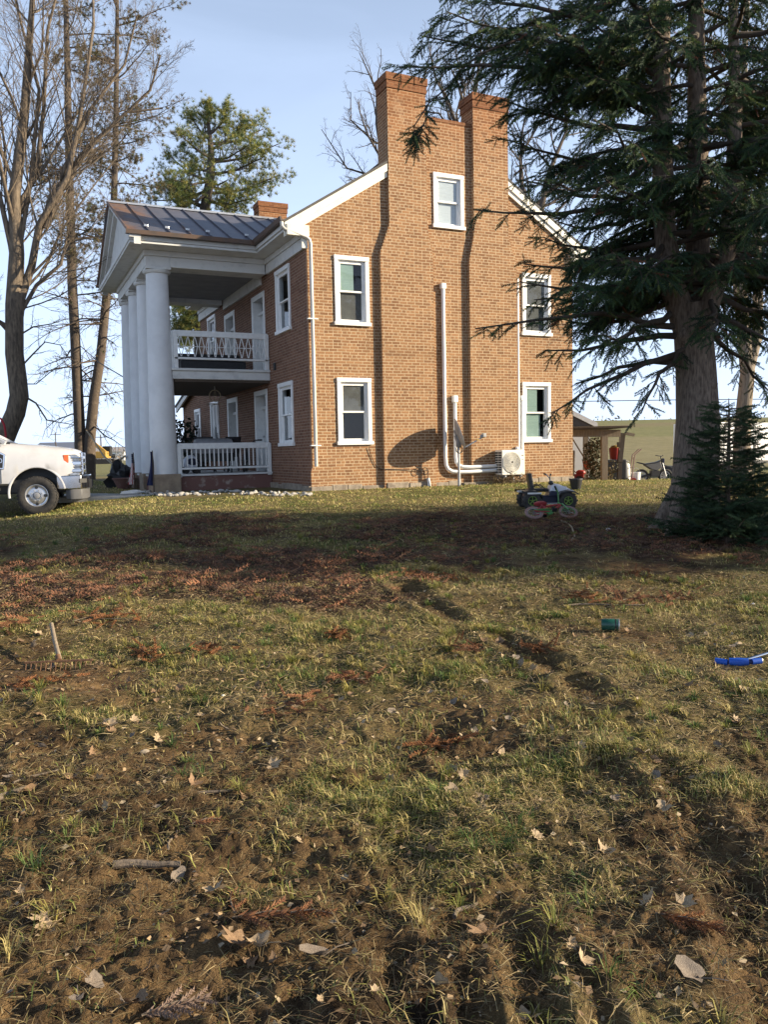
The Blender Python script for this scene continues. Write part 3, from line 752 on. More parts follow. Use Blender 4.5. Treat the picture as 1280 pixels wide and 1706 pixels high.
for sgn in (-1, 1):
    e = YN if sgn < 0 else YF
    x = XR0+.02; k = 0
    while x < .9:
        sm = MB(); dx = 0
        y1 = PC if True else 0
        # standing seam up the slope, cut where the main roof starts
        f0 = max(0., (x-(-.45))/1.55); a = (x, e+(PC-e)*f0, EPZ+(RPZ-EPZ)*f0+.018)
        b = (x, PC, RPZ+.018)
        sm.bar(a, b, .022, .045); sm.build('seam', 'metal_roof', po)
        if sgn < 0 and f0 == 0 and k in (1, 2, 3, 4, 6):
            g = MB(); q = Vector(a).lerp(Vector(b), .12); g.obox(q+Vector((0, -.01, .03)), (.10, .05, .06)); g.build('snow_guard', 'steel', po, bevel=.01)
        x += .485; k += 1
rc = MB(); rc.bar((XR0-.01, PC, RPZ+.02), (1.1, PC, RPZ+.02), .12, .05); rc.build('ridge_cap', 'steel', po)
gt = MB()
for yy, s in ((YN, -1), (YF, 1)):
    gt.prism([(yy+.06*-s, 6.70), (yy+s*.06, 6.70), (yy+s*.08, 6.79), (yy+s*.04, 6.79), (yy+s*.035, 6.73), (yy-s*.06, 6.73)], XR0-.02, -.60, 'x')
    gt.build('gutter', 'gutter', house); gt = MB()

# balcony
bd = MB(); bd.box(-2.49, -.004, 2.90, 7.82, 3.50, 3.70); bd.box(-2.52, -.004, 2.86, 7.86, 3.703, 3.765); bd.build('balcony_deck', 'oldwhite', house, bevel=.01)
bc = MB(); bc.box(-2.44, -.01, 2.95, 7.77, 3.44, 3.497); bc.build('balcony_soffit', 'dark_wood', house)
def rail_run(a, b, zb, zt, kind):
    a = Vector(a); b = Vector(b); d = (b-a); L = d.length; d.normalize()
    at = lambda s, z: Vector((a.x+d.x*s, a.y+d.y*s, z))
    r = MB()
    r.bar(at(0, zt-.025), at(L, zt-.025), .05, .12); r.bar(at(0, zt-.085), at(L, zt-.085), .065, .05)
    bt = MB()
    if kind == 'plain':
        r.bar(at(0, zb+.045), at(L, zb+.045), .09, .05)
        n = int(L/.113)
        for i in range(1, n): bt.bar(at(L*i/n, zb+.09), at(L*i/n, zt-.11), .028)
    else:
        z0, z1 = zb+.10, zt-.11; zm = (z0+z1)/2+.0
        r.bar(at(0, zb+.05), at(L, zb+.05), .10, .05); r.bar(at(0, zm), at(L, zm), .016, .016)
        n = max(2, int(L/.165)); w = L/n
        for i in range(n):
            for s in (-1, 1):
                m = at((i+.5)*w+s*.02, zm)
                bt.bar(at((i+.5)*w+s*w*.46, z0), m, .022, .016); bt.bar(m, at((i+.5)*w+s*w*.46, z1), .022, .016)
        n2 = n*2
    o = r.build('railing', 'white', house, bevel=.005)
    bt.build('baluster_panel', 'white', o)
    for s in (0.03, L-.03):
        p = MB(); c = at(s, 0); p.box(c.x-.05, c.x+.05, c.y-.05, c.y+.05, zb-.17 if kind == 'plain' else zb-.19, zt+.01); p.build('rail_post', 'white', o, bevel=.005)
rail_run((-2.42, 2.99, 0), (-.04, 2.99, 0), 1.24, 1.88, 'plain')
rail_run((-2.42, 2.95, 0), (-.04, 2.95, 0), 3.96, 4.66, 'diamond')
rail_run((-2.44, 2.98, 0), (-2.44, 7.74, 0), 3.96, 4.66, 'diamond')
rail_run((-2.42, 7.77, 0), (-.04, 7.77, 0), 3.96, 4.66, 'diamond')

# lower wing beyond the far gable
wg = MB()
WW = [(11.15, 12.05, 1.95, 3.25)]
wall_sheet(wg, TF_, [L_+.004, 14.2], lambda u: 4.25-.22*(u-L_), .6, [hole_of(w) for w in WW])
wg.add([(0, 14.2, .6), (6.6, 14.2, .6), (6.6, 14.2, 3.48), (0, 14.2, 3.48)], [(0,1,2,3)])
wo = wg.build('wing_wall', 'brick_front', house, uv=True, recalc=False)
window(WW[0], TF_)
wr = MB(); wr.prism([(L_+.004, 4.30), (14.5, 3.46), (14.5, 3.54), (L_+.004, 4.38)], -.25, 6.8, 'x'); wr.build('wing_roof', 'shingle', house)
wr = MB(); wr.prism([(L_+.01, 4.295), (14.5, 3.455), (14.5, 3.27), (L_+.01, 4.11)], -.22, -.16, 'x'); wr.build('wing_rake', 'white', house)

# ------------------------------------------------------------------ things on and by the house
def HP(x, y, z): return Vector((HX+x, HY+y, z))
ac = tag(empty('air_conditioner', HP(5.22, -.29, .92)), 'beige outdoor heat pump unit hung low on the brick gable', 'air conditioner')
w2, d2, h = .345, .165, .67
c = MB(); c.box(-w2, w2, -d2+.01, d2, .04, h); o = c.build('case', 'acwhite', ac, bevel=.02)
c = MB(); c.box(-w2-.004, w2-.12, -d2-.012, -d2+.01, .05, h-.03); c.build('front_panel', 'acwhite', ac, bevel=.015)
cx = -.065; cz = .36
g = MB(); g.lathe([(.255, -d2-.013), (.255, -d2-.02), (.20, -d2-.019)], (cx, 0, cz), 'y', n=40, cap=True); g.build('fan_opening', 'screen', ac)
g = MB()
for rr in [.03+.0115*i for i in range(20)]: g.torus((cx, -d2-.03, cz), rr, .0042, 'y', 32, 4)
for a in range(0, 360, 9):
    g.tube([(cx+.03*math.cos(R(a)), -d2-.03, cz+.03*math.sin(R(a))), (cx+.258*math.cos(R(a+18)), -d2-.026, cz+.258*math.sin(R(a+18)))], .004, 4)
g.torus((cx, -d2-.022, cz), .258, .009, 'y', 40, 6); g.build('fan_grille', 'acwhite', ac)
g = MB()
for a in (270,):
    t = R(a+15); g.add([(cx, -d2-.0215, cz), (cx+.21*math.cos(t-.3), -d2-.0215, cz+.21*math.sin(t-.3)), (cx+.23*math.cos(t+.15), -d2-.0215, cz+.23*math.sin(t+.15))], [(0,1,2)])
g.build('fan_blade', 'acwhite', ac)
g = MB()
for i in range(2):
    for j in range(9): g.box(-w2-.006, -w2+.004, -d2+.03+i*.15, -d2+.155+i*.15, .10+j*.06, .138+j*.06)
g.build('side_louvre', 'dark', ac)
g = MB(); g.box(w2-.10, w2-.05, -d2-.001, -d2+.02, .52, .535); g.build('badge', 'black', ac); g = MB(); g.box(w2-.085, w2-.06, -d2-.001, -d2+.02, .42, .432); g.build('badge', 'black', ac)
g = MB()
for s in (-.25, .22): g.box(s-.02, s+.02, -d2-.02, .27, -.005, .035); g.box(s-.02, s+.02, .16, .20, -.25, -.006); g.bar((s, -d2+.05, -.008), (s, .18, -.24), .02); g.build('wall_bracket', 'greysteel', ac); g = MB()
for s in (1,):
    g = MB(); g.tube([(w2-.05, d2-.06, h), (w2-.05, d2-.03, h+.05), (w2+.04, .23, h+.04)], .035, 8); g.build('pipe_elbow', 'vinyl', ac, smooth=True)

# satellite dish
PB = HP(3.565, -.575, 0); PB.z = gz(PB.x, PB.y)
sd = tag(empty('satellite_dish', PB), 'grey satellite dish on a short galvanised pole before the gable', 'satellite dish')
g = MB(); g.tube([(0, 0, -.15), (0, 0, 1.73-PB.z)], .030, 10); g.tube([(0, 0, 0), (0, 0, .35)], .038, 10); g.build('pole', 'steel', sd, smooth=True)
nh = Vector((.906, -.423, 0)); tl = R(19); nrm = (nh*math.cos(tl)+Vector((0,0,1))*math.sin(tl)).normalized()
hx = Vector((.423, .906, 0)); up = nrm.cross(hx).normalized()
if up.z < 0: up = -up
ctr = Vector((-.02, 0, 1.96-PB.z+.03))
def dshape(sgn):
    pass
g = MB(); nr, na = 8, 40; vs = []
for side in (0, 1):
    for i in range(nr+1):
        q = i/nr
        for k in range(na):
            a = 2*math.pi*k/na
            ex = 1.0
            p = ctr+hx*(.43*q*math.cos(a))+up*(.375*q*math.sin(a))+nrm*(.085*(q*q-1)-(.012 if side else 0)+.06)
            vs.append(p)
fs_ = []
n1 = (nr+1)*na
for side in (0, 1):
    for i in range(nr):
        for k in range(na):
            q = [side*n1+i*na+k, side*n1+i*na+(k+1)%na, side*n1+(i+1)*na+(k+1)%na, side*n1+(i+1)*na+k]
            fs_.append(q if side == 0 else q[::-1])
for k in range(na): fs_.append([nr*na+k, nr*na+(k+1)%na, n1+nr*na+(k+1)%na, n1+nr*na+k])
g.add(vs, fs_); g.build('reflector', 'dish', sd, smooth=True)
g = MB(); b0 = Vector((0, 0, 1.73-PB.z)); g.obox(b0+Vector((0,0,.06)), (.10, .10, .20)); g.bar(b0+Vector((0,0,.12)), ctr-nrm*.03, .09, .12); g.bar(ctr-up*.12-nrm*.03, ctr+up*.12-nrm*.03, .12, .03); g.build('mount', 'greysteel', sd, bevel=.008)
g = MB(); low = ctr-up*.36+nrm*.02; end = low+nrm*.52+Vector((0,0,.10)); g.bar(low, end, .03, .03); o = g.build('feed_arm', 'steel', sd)
g = MB(); g.obox(end+Vector((0,0,.03)), (.09, .09, .09)); g.tube([end, end-nrm*.10+Vector((0,0,.03))], [.035, .05], 10); g.build('receiver', 'greysteel', sd, bevel=.01)
g = MB(); mid = low.lerp(end, .72); g.obox(mid, (.10, .04, .04), None); g.build('yellow_tag', 'yellow', sd)
g = MB(); g.torus((0, -.02, 1.62-PB.z), .085, .010, 'y', 20, 6); g.torus((.01, -.03, 1.61-PB.z), .075, .008, 'y', 20, 6); g.build('cable_coil', 'cord', sd)

# scrub below the heat pump
def shrub(name, label, cat, base, n, h, sp, material, cols, leaf=.02, group=None, twiglen=.3):
    root = tag(empty(name, base), label, cat, group); T = Tubes(); B_, D_ = [], []
    for i in range(n):
        a = rng.uniform(0, 6.28); l = h*rng.uniform(.5, 1.1); o = np.array([rng.normal(0, sp*.5), rng.normal(0, sp*.22), -.02])
        p = [o]; d = np.array([math.cos(a)*.6, math.sin(a)*.35, 1.0])
        for k in range(4):
            d = d+rng.normal(0, .35, 3); p.append(p[-1]+d/np.linalg.norm(d)*l/4)
        T.add(p, np.linspace(.006, .002, 5), 4)
        for q in p[1:]:
            for _ in range(5): B_.append(q+rng.normal(0, .03, 3)); D_.append(rng.normal(0, 1, 3))
    T.build('stem', 'stick', root)
    TV = np.array([(0,0,0),(.5,.35,.1),(1,0,0),(.5,-.35,.1)]); TF = np.array([[0,1,2],[0,2,3]])
    V, Fc = scatter(TV, TF, np.array(B_), np.array(D_), rng.normal(0, 1, (len(B_), 3)), rng.uniform(leaf, leaf*2.4, len(B_)))
    raw_mesh('leaves', V, Fc, 'foliage', np.repeat(np.array(cols)[rng.integers(0, len(cols), len(B_))], 4, 0), root)
    return root
b = HP(5.2, -.30, 0); b.z = gz(b.x, b.y)
shrub('dormant_shrub', 'low tangle of brown dormant stems below the heat pump', 'shrub', b, 70, .34, .75, 'stick', [(.16,.10,.05),(.11,.09,.03),(.20,.14,.07)])

# wind chime hanging under the balcony
b = HP(-1.15, 4.2, 3.44)
wc = tag(empty('wind_chime', b), 'wind chime with wooden hoop and pale tubes hanging under the balcony', 'wind chime')
g = MB(); g.torus((0, 0, -.25), .15, .014, 'y', 28, 6); g.torus((0, 0, -.25), .11, .008, 'x', 24, 6); g.build('hoop', 'rope', wc)
g = MB(); g.obox((0, 0, -.47), (.44, .07, .03)); g.build('crossbar', 'grey_wood', wc)
g = MB()
for k in range(5):
    a = k*1.257; g.tube([(.06*math.cos(a), .06*math.sin(a), -.50), (.06*math.cos(a), .06*math.sin(a), -1.0-.06*k)], .016, 8)
g.tube([(0,0,0),(0,0,-.1)], .006, 4); g.build('chime_tube', 'vinyl', wc)

def gp(x, y, z=None):
    p = HP(x, y, 0); p.z = gz(p.x, p.y) if z is None else z; return p
# porch clutter
gr = tag(empty('patio_grill', gp(-1.35, 3.75, 1.145)), 'pale hooded barbecue grill behind the lower porch railing', 'grill')
g = MB(); g.lathe([(.26, -.48), (.28, -.40), (.28, .40), (.26, .48)], (0, 0, .62), 'x', n=16); g.build('hood', 'greysteel', gr, smooth=True)
g = MB(); g.box(-.5, .5, -.26, .26, .30, .52); g.build('firebox', 'black', gr, bevel=.02)
g = MB()
for sx in (-.42, .42):
    for sy in (-.2, .2): g = MB(); g.box(sx-.02, sx+.02, sy-.02, sy+.02, 0, .30); g.build('leg', 'black', gr)
g = MB(); g.tube([(-.3, -.34, .62), (.3, -.34, .62)], .012, 6); g.build('handle', 'steel', gr)
def chair(base, rz, label):
    t = tag(empty('patio_chair', base, rz), label, 'chair', 'dark chairs on the lower porch')
    g = MB(); g.box(-.26, .26, -.25, .25, .40, .44); g.build('seat', 'black', t, bevel=.01)
    g = MB(); g.obox((0, .30, .70), (.52, .03, .55), Matrix.Rotation(R(-16), 3, 'X')); g.build('backrest', 'black', t, bevel=.01)
    for sx in (-.24, .24):
        for sy in (-.22, .24):
            g = MB(); g.box(sx-.015, sx+.015, sy-.015, sy+.015, 0, .40); g.build('leg', 'black', t)
    for sx in (-.28, .28):
        g = MB(); g.box(sx-.02, sx+.02, -.22, .30, .60, .63); g.build('armrest', 'black', t)
chair(gp(-1.25, 5.1, 1.145), R(160), 'dark porch chair under the wind chime')
chair(gp(-.62, 5.3, 1.145), R(200), 'dark porch chair beside the second doorway')
sf = tag(empty('porch_sofa', gp(-1.0, 4.6, 3.765)), 'dark low sofa behind the balcony railing', 'sofa')
g = MB(); g.box(-1.0, .75, -.35, .35, .12, .36); g.build('seat', 'black', sf, bevel=.04)
g = MB(); g.box(-1.0, .75, .25, .40, .36, .60); g.build('backrest', 'black', sf, bevel=.04)
g = MB(); g.box(-.95, -.1, -.37, .2, .361, .40); g.box(-.05, .70, -.37, .2, .361, .40); g.build('cushion', 'screen', sf, bevel=.02)
# white helmet-like toy box behind the rail
tb = tag(empty('toy_car', gp(-2.0, 3.55, 1.145)), 'small white and navy toy car behind the railing near the column', 'toy')
g = MB(); g.ell((0, 0, .28), (.20, .16, .20)); g.build('body', 'atv_blue', tb, smooth=True)
g = MB(); g.ell((.02, -.10, .30), (.15, .09, .10)); g.build('window', 'atv_navy', tb, smooth=True)
for sx in (-.13, .13):
    for sy in (-.13, .13):
        g = MB(); g.lathe([(.06, -.02), (.075, 0), (.06, .02)], (sx, sy, .075), 'y', n=12); g.build('wheel', 'rubber', tb)

# ================================================================== VEHICLES AND TOYS
def local_dir(rz): return Matrix.Rotation(rz, 3, 'Z')
# --- pickup truck: x forward (front bumper at 0), right side is -y
tp = P(65, 862, 17.9); tp[2] = 0
TH = R(-7)
f0 = Vector((tp[0], tp[1], 0))+local_dir(TH)@Vector((1.03, .88, 0))
zs = min(gz(tp[0], tp[1]), bz(tp[0], tp[1]))
truck = tag(empty('pickup_truck', (f0.x, f0.y, zs+.14), TH), 'white pickup truck with chrome bumper parked at the left edge of the lawn', 'truck')
def truck_body():
    # stations: x, half width at shoulder, hood height, shoulder height, rocker height
    st = [(-.13, .86, 1.19, 1.12, .80), (-.16, .92, 1.235, 1.15, .76), (-.30, .965, 1.285, 1.18, .70), (-.60, .99, 1.33, 1.20, .60), (-.98, 1.0, 1.375, 1.22, .52),
          (-1.40, 1.0, 1.41, 1.24, .50), (-1.62, .995, 1.43, 1.25, .50), (-1.80, .99, 1.44, 1.26, .50), (-3.6, .985, 1.36, 1.27, .50), (-4.3, .985, 1.36, 1.27, .50), (-6.2, .985, 1.36, 1.27, .52), (-6.25, .97, 1.34, 1.25, .54)]
    g = MB(); vs = []; rings = []
    sx = [q[0] for q in st][::-1]; ip = lambda x, i: float(np.interp(x, sx, [q[i] for q in st][::-1]))
    xs = [q[0] for q in st]
    for wx in (-1.03, -4.65): xs += [wx+ARCH_R*math.cos(R(a)) for a in range(0, 181, 9)]+[wx+ARCH_R+.004, wx-ARCH_R-.004]
    for x in sorted(set(round(q, 4) for q in xs), reverse=True):
        w, hh, sh_, rk = [ip(x, i) for i in (1, 2, 3, 4)]
        lo_ = rk
        for wx in (-1.03, -4.65):
            if abs(x-wx) <= ARCH_R: lo_ = max(lo_, ARCH_Z+math.sqrt(max(0, ARCH_R**2-(x-wx)**2)))
        zz = lambda z, k: max(z, lo_+.012*k)
        half = [(w*.90, lo_), (w*.99, zz(rk+.05, .5)), (w, zz(rk+.25, 1)), (w*.995, zz(sh_-.22, 2)), (w*.975, max(sh_-.06, lo_+.05)), (w*.93, sh_+.02), (w*.80, hh-.035), (w*.62, hh+.005), (w*.45, hh-.012), (0, hh+.01)]
        ring = [(x, -y, z) for y, z in half]+[(x, y, z) for y, z in half[-2::-1]]
        rings.append(ring)
    n = len(rings[0])
    for r in rings: vs += r
    fs = [(i*n+k, i*n+k+1, (i+1)*n+k+1, (i+1)*n+k) for i in range(len(rings)-1) for k in range(n-1)]
    fs += [(i*n, (i+1)*n, (i+1)*n+n-1, i*n+n-1) for i in range(len(rings)-1)]
    fs += [tuple(range(n))[::-1], tuple((len(rings)-1)*n+k for k in range(n))]
    g.add(vs, fs)
    return g
ARCH_R, ARCH_Z, LIFT = .555, .33, .14
body = truck_body().build('body', 'truckwhite', truck, smooth=True)
for s in (-1, 1):
    for wx in (-1.03, -4.65): g = MB(); g.torus((wx, s*.972, ARCH_Z), ARCH_R+.012, .026, 'y', 34, 6, R(8 if wx > -2 else -8), R(190)); g.build('fender_flare', 'truckwhite', truck, smooth=True)
g = MB(); g.box(-5.9, -.5, -.70, .70, .35, .62); g.box(-5.9, -.4, -.45, .45, .30, .5)
for wx in (-1.03, -4.65): g.box(wx-.56, wx+.56, -.55, .55, .50, .98)
g.build('chassis', 'black', truck)
# cab
g = MB()
cabp = [(-1.62, 1.42), (-2.55, 1.95), (-3.9, 1.97), (-4.25, 1.42)]
lo, hi = .93, .70
def cab(x, z): return lo+(hi-lo)*(z-1.40)/.57
vs = []
for s in (-1, 1): vs += [(x, s*cab(x, z), z) for x, z in cabp]
pill = MB()
for s in (-1, 1):
    q = [Vector((x, s*cab(x, z), z)) for x, z in cabp]
    for a, b in ((0, 1), (1, 2), (2, 3)): pill.bar(q[a], q[b], .09, .07)
    m0 = q[0].lerp(q[3], .50); m1 = q[1].lerp(q[2], .42); pill.bar(m0, m1, .09, .06)
pill.add([(-2.52, -.71, 1.97), (-3.92, -.71, 1.99), (-3.92, .71, 1.99), (-2.52, .71, 1.97), (-2.9, -.4, 2.02), (-3.6, -.4, 2.02), (-3.6, .4, 2.02), (-2.9, .4, 2.02)],
         [(0,1,5,4),(1,2,6,5),(2,3,7,6),(3,0,4,7),(4,5,6,7)])
pill.build('cab', 'truckwhite', truck, smooth=True)
for nm_, idx in (('windshield', (0, 1)), ('rear_window', (2, 3))):
    (xa, za), (xb, zb) = cabp[idx[0]], cabp[idx[1]]
    g = MB(); g.add([(xa, -cab(xa, za)+.03, za), (xa, cab(xa, za)-.03, za), (xb, cab(xb, zb)-.03, zb-.01), (xb, -cab(xb, zb)+.03, zb-.01)], [(0,1,2,3)]); g.build(nm_, 'glass', truck)
for s in (-1, 1):
    g = MB(); g.add([(x, s*(cab(x, z)-.015), z) for x, z in cabp], [(0,1,2,3)]); g.build('side_window', 'glass', truck)
    g = MB(); g.obox((-1.98, s*1.18, 1.50), (.12, .22, .30)); g.bar((-1.98, s*.95, 1.42), (-1.98, s*1.1, 1.46), .05); g.build('mirror', 'black', truck, bevel=.03)
    g = MB(); g.obox((-2.72, s*1.0, 1.12), (.20, .03, .04)); g.build('door_handle', 'chrome', truck, bevel=.01)
g = MB(); g.box(-1.75, -1.55, -.75, .75, 1.40, 1.445); g.bar((-1.66, -.55, 1.47), (-1.95, -.05, 1.60), .02); g.build('cowl', 'black', truck)
g = MB(); g.box(-3.5, -2.3, -.7, .7, .6, 1.35); g.box(-2.75, -2.6, -.6, -.15, 1.35, 1.75); g.box(-2.75, -2.6, .15, .6, 1.35, 1.75); g.box(-2.05, -1.75, -.7, .7, 1.2, 1.42); g.build('interior', 'dark', truck, bevel=.03)
for s in (-1, 1):
    g = MB(); g.box(-1.735, -1.725, s*.985, s*1.004, .56, 1.24); g.box(-2.95, -2.94, s*.975, s*.995, .56, 1.25); g.build('door_seam', 'black', truck)
    # fender badge
    g = MB(); g.prism([(-1.66, .86), (-1.62, 1.17), (-1.70, 1.22), (-1.95, 1.22), (-1.95, .86)], s*.99, s*1.016, 'y'); o = g.build('fender_badge', 'chrome', truck, bevel=.008)
    g = MB(); g.prism([(-1.69, .89), (-1.66, 1.16), (-1.72, 1.19), (-1.92, 1.19), (-1.92, .89)], s*1.012, s*1.020, 'y'); g.build('badge_plate', 'black', o)
    g = MB(); g.prism([(-.46, .92), (-.46, 1.15), (-.20, 1.15), (-.14, 1.10), (-.12, .85), (-.14, .68), (-.36, .68), (-.385, .92)] , s*.72, s*.945, 'y')
    ho = g.build('headlight', 'lens', truck, bevel=.02)
    g = MB(); g.prism([(-.475, .93), (-.475, 1.145), (-.36, 1.145), (-.365, .86), (-.42, .88)], s*.93, s*.967, 'y'); g.build('turn_signal', 'orange_lens', ho, bevel=.012)
    g = MB()
    for zc, hh in ((.795, .09), (.955, .10), (1.075, .045)): g.box(-.33, -.095, s*.80, s*.958, zc-hh/2, zc+hh/2)
    g.build('reflector', 'chrome', ho, bevel=.02)
    g = MB(); g.box(-.31, -.10, s*.86, s*.953, .862, .888); g.box(-.31, -.10, s*.86, s*.953, 1.018, 1.038); g.build('lamp_divider', 'black', ho)
# badge numerals
for i, ch in enumerate('350'):
    cu = bpy.data.curves.new('badge_number', 'FONT'); cu.body = ch; cu.size = .14; cu.extrude = .003; cu.align_x = 'CENTER'; cu.align_y = 'CENTER'
    to = bpy.data.objects.new('tmp', cu); COL.objects.link(to); bpy.context.view_layer.update()
    me = bpy.data.meshes.new_from_object(to.evaluated_get(bpy.context.evaluated_depsgraph_get())); bpy.data.objects.remove(to); bpy.data.curves.remove(cu)
    o = bpy.data.objects.new('badge_number', me); COL.objects.link(o); me.materials.clear(); me.materials.append(M['chrome'])
    o.parent = truck; o.location = (-1.86+.07*i, -1.024, 1.04); o.rotation_euler = (R(90), 0, 0)
# grille + bumper
g = MB(); g.box(-.20, -.10, -.70, .70, .72, 1.18); gr_ = g.build('grille', 'black', truck, bevel=.03)
g = MB()
for z in (.78, .93, 1.08): g.box(-.12, -.075, -.70, .70, z-.035, z+.035)
g.box(-.12, -.07, -.74, -.68, .70, 1.2); g.box(-.12, -.07, .68, .74, .70, 1.2); g.build('grille_bar', 'chrome', gr_, bevel=.01)
g = MB()
bp_ = [(-.50, .98, .40), (-.30, .985, .40), (-.10, .90, .42), (.02, .70, .44), (.05, 0, .44)]
def ribbon(g, prof, z0, z1, th):
    full = [(x, -y) for x, y in prof]+[(x, y) for x, y in prof[-2::-1]]
    n = len(full); vs = []
    for x, y in full:
        vs += [(x, y, z0), (x, y, z1), (x-th, y*.93, z1), (x-th, y*.93, z0)]
    fs = [(i*4+k, (i+1)*4+k, (i+1)*4+(k+1)%4, i*4+(k+1)%4) for i in range(n-1) for k in range(4)]
    g.add(vs, fs+[(0,1,2,3), ((n-1)*4+3, (n-1)*4+2, (n-1)*4+1, (n-1)*4)])
prof = [(-.52, .985), (-.30, .985), (-.12, .93), (.0, .72), (.05, .35), (.06, 0)]
ribbon(g, prof, .39, .69, .12); bo = g.build('front_bumper', 'chrome', truck, smooth=True, bevel=.02)
g = MB(); ribbon(g, [(-.36, .955), (-.28, .96), (-.12, .90), (-.02, .70), (.02, 0)], .16, .387, .10); g.build('air_dam', 'darkplastic', bo, smooth=True, bevel=.015)
g = MB()
for s in (-1, 1): g.obox((-.10, s*.905, .57), (.16, .09, .09), Matrix.Rotation(s*R(-28), 3, 'Z')); o = g.build('fog_lamp', 'black', bo); g = MB(); g.obox((.06, s*.45, .49), (.05, .05, .20)); g.build('tow_hook', 'black', bo); g = MB()
g = MB(); g.box(-6.42, -6.26, -.95, .95, .48, .70); g.build('rear_bumper', 'chrome', truck, bevel=.03)
g = MB()
for s in (-1, 1): g = MB(); g.box(-3.9, -1.75, s*.99, s*1.10, .40, .46); g.build('running_board', 'black', truck, bevel=.01)
def wheel(parent, c, r, w, side, steer=0., dually=False, spokes=8):
    t = MB()
    prof = [(r*.60, -w*.42), (r*.72, -w*.50), (r*.90, -w*.50), (r*.975, -w*.44), (r, -w*.30), (r, w*.30), (r*.975, w*.44), (r*.90, w*.50), (r*.72, w*.50), (r*.60, w*.42)]
    t.lathe(prof, (0,0,0), 'y', n=48, cap=False)
    for k in range(36):                                 # tread blocks
        a = 2*math.pi*k/36; rot = Matrix.Rotation(-a, 3, 'Y')
        for yy, off in ((-.30, 0), (0, .5), (.30, 0)):
            rr = Matrix.Rotation(-(a+off*2*math.pi/36), 3, 'Y')
            t.obox(rr@Vector((r, yy*w, 0)), (.024, w*.24, r*.12), rr)
    o = t.build('wheel', 'rubber', parent, smooth=True); o.location = c; o.rotation_euler = (0, 0, steer)
    q = MB(); s = side
    q.lathe([(r*.60, s*w*.43), (r*.575, s*w*.45), (r*.55, s*w*.38), (r*.47, s*w*.34), (r*.40, s*w*.40), (r*.26, s*w*.43), (r*.20, s*w*.43), (r*.19, s*w*.30), (0.001, s*w*.30)], (0,0,0), 'y', n=48, cap=False)
    ro = q.build('rim', 'steelrim' if 'steelrim' in M else 'chrome', o, smooth=True)
    q = MB()
    for k in range(4):
        a = R(90*k+0); q.lathe([(r*.085, 0), (r*.085, s*.012)], (r*.435*math.sin(a)*1.0, s*w*.375, r*.435*math.cos(a)), 'y', n=12)
    st_ = len(q.v)
    q.build('rim_hole', 'black', o)
    q = MB(); q.lathe([(r*.17, s*w*.30), (r*.17, s*w*.47), (r*.12, s*w*.50), (.001, s*w*.50)], (0,0,0), 'y', n=20)
    for k in range(8):
        a = R(45*k+22); q.lathe([(r*.035, s*w*.42), (r*.035, s*w*.47), (.001, s*w*.48)], (r*.285*math.sin(a), 0, r*.285*math.cos(a)), 'y', n=6)
    q.build('hub', 'greysteel', o, smooth=True)
    return o
M['steelrim'] = mat('brushed_alloy', (.60, .60, .61), .3, .75, c2=(.52, .52, .53), scale=4)
for s in (-1, 1):
    wheel(truck, (-1.03, s*.84, .41-LIFT), .41, .27, s, R(-9))
    wheel(truck, (-4.65, s*.84, .41-LIFT), .41, .27, s)

# --- child's quad bike
qb = G(911, 846); QH = R(-24)
atv = tag(empty('toy_quad_bike', (qb[0], qb[1], gz(qb[0], qb[1])), QH), "child's ride-on quad bike with white and navy body and lime wheel rims", 'quad bike')
def toywheel(parent, c, r, w, side, rimmat):
    t = MB(); t.lathe([(r*.5, -w*.5), (r*.85, -w*.5), (r*.97, -w*.38), (r, -w*.2), (r, w*.2), (r*.97, w*.38), (r*.85, w*.5), (r*.5, w*.5)], (0,0,0), 'y', n=28, cap=False)
    for k in range(16):
        a = 2*math.pi*k/16; rr = Matrix.Rotation(-a, 3, 'Y'); t.obox(rr@Vector((r, (w*.2 if k % 2 else -w*.2), 0)), (.022, w*.42, r*.22), rr)
    o = t.build('wheel', 'rubber', parent, smooth=True); o.location = c
    q = MB(); s = side
    q.torus((0, s*w*.40, 0), r*.46, r*.05, 'y', 24, 6)
    for k in range(5):
        a = R(72*k); q.bar((0, s*w*.36, 0), (r*.48*math.sin(a), s*w*.38, r*.48*math.cos(a)), r*.10, .012)
    q.build('rim', rimmat, o, smooth=True)
    q = MB(); q.lathe([(r*.5, s*w*.2), (.001, s*w*.2)], (0,0,0), 'y', n=20); q.build('hub', 'black', o)
for s in (-1, 1):
    toywheel(atv, (-.31, s*.26, .16), .163, .17, s, 'lime'); toywheel(atv, (.31, s*.26, .152), .153, .15, s, 'lime')
g = MB(); g.prism([(-.42, .16), (-.40, .28), (-.20, .30), (-.08, .24), (.06, .24), (.16, .32), (.40, .30), (.40, .18), (.12, .10), (-.12, .10)], -.13, .13, 'y'); g.build('chassis', 'atv_navy', atv, bevel=.02)
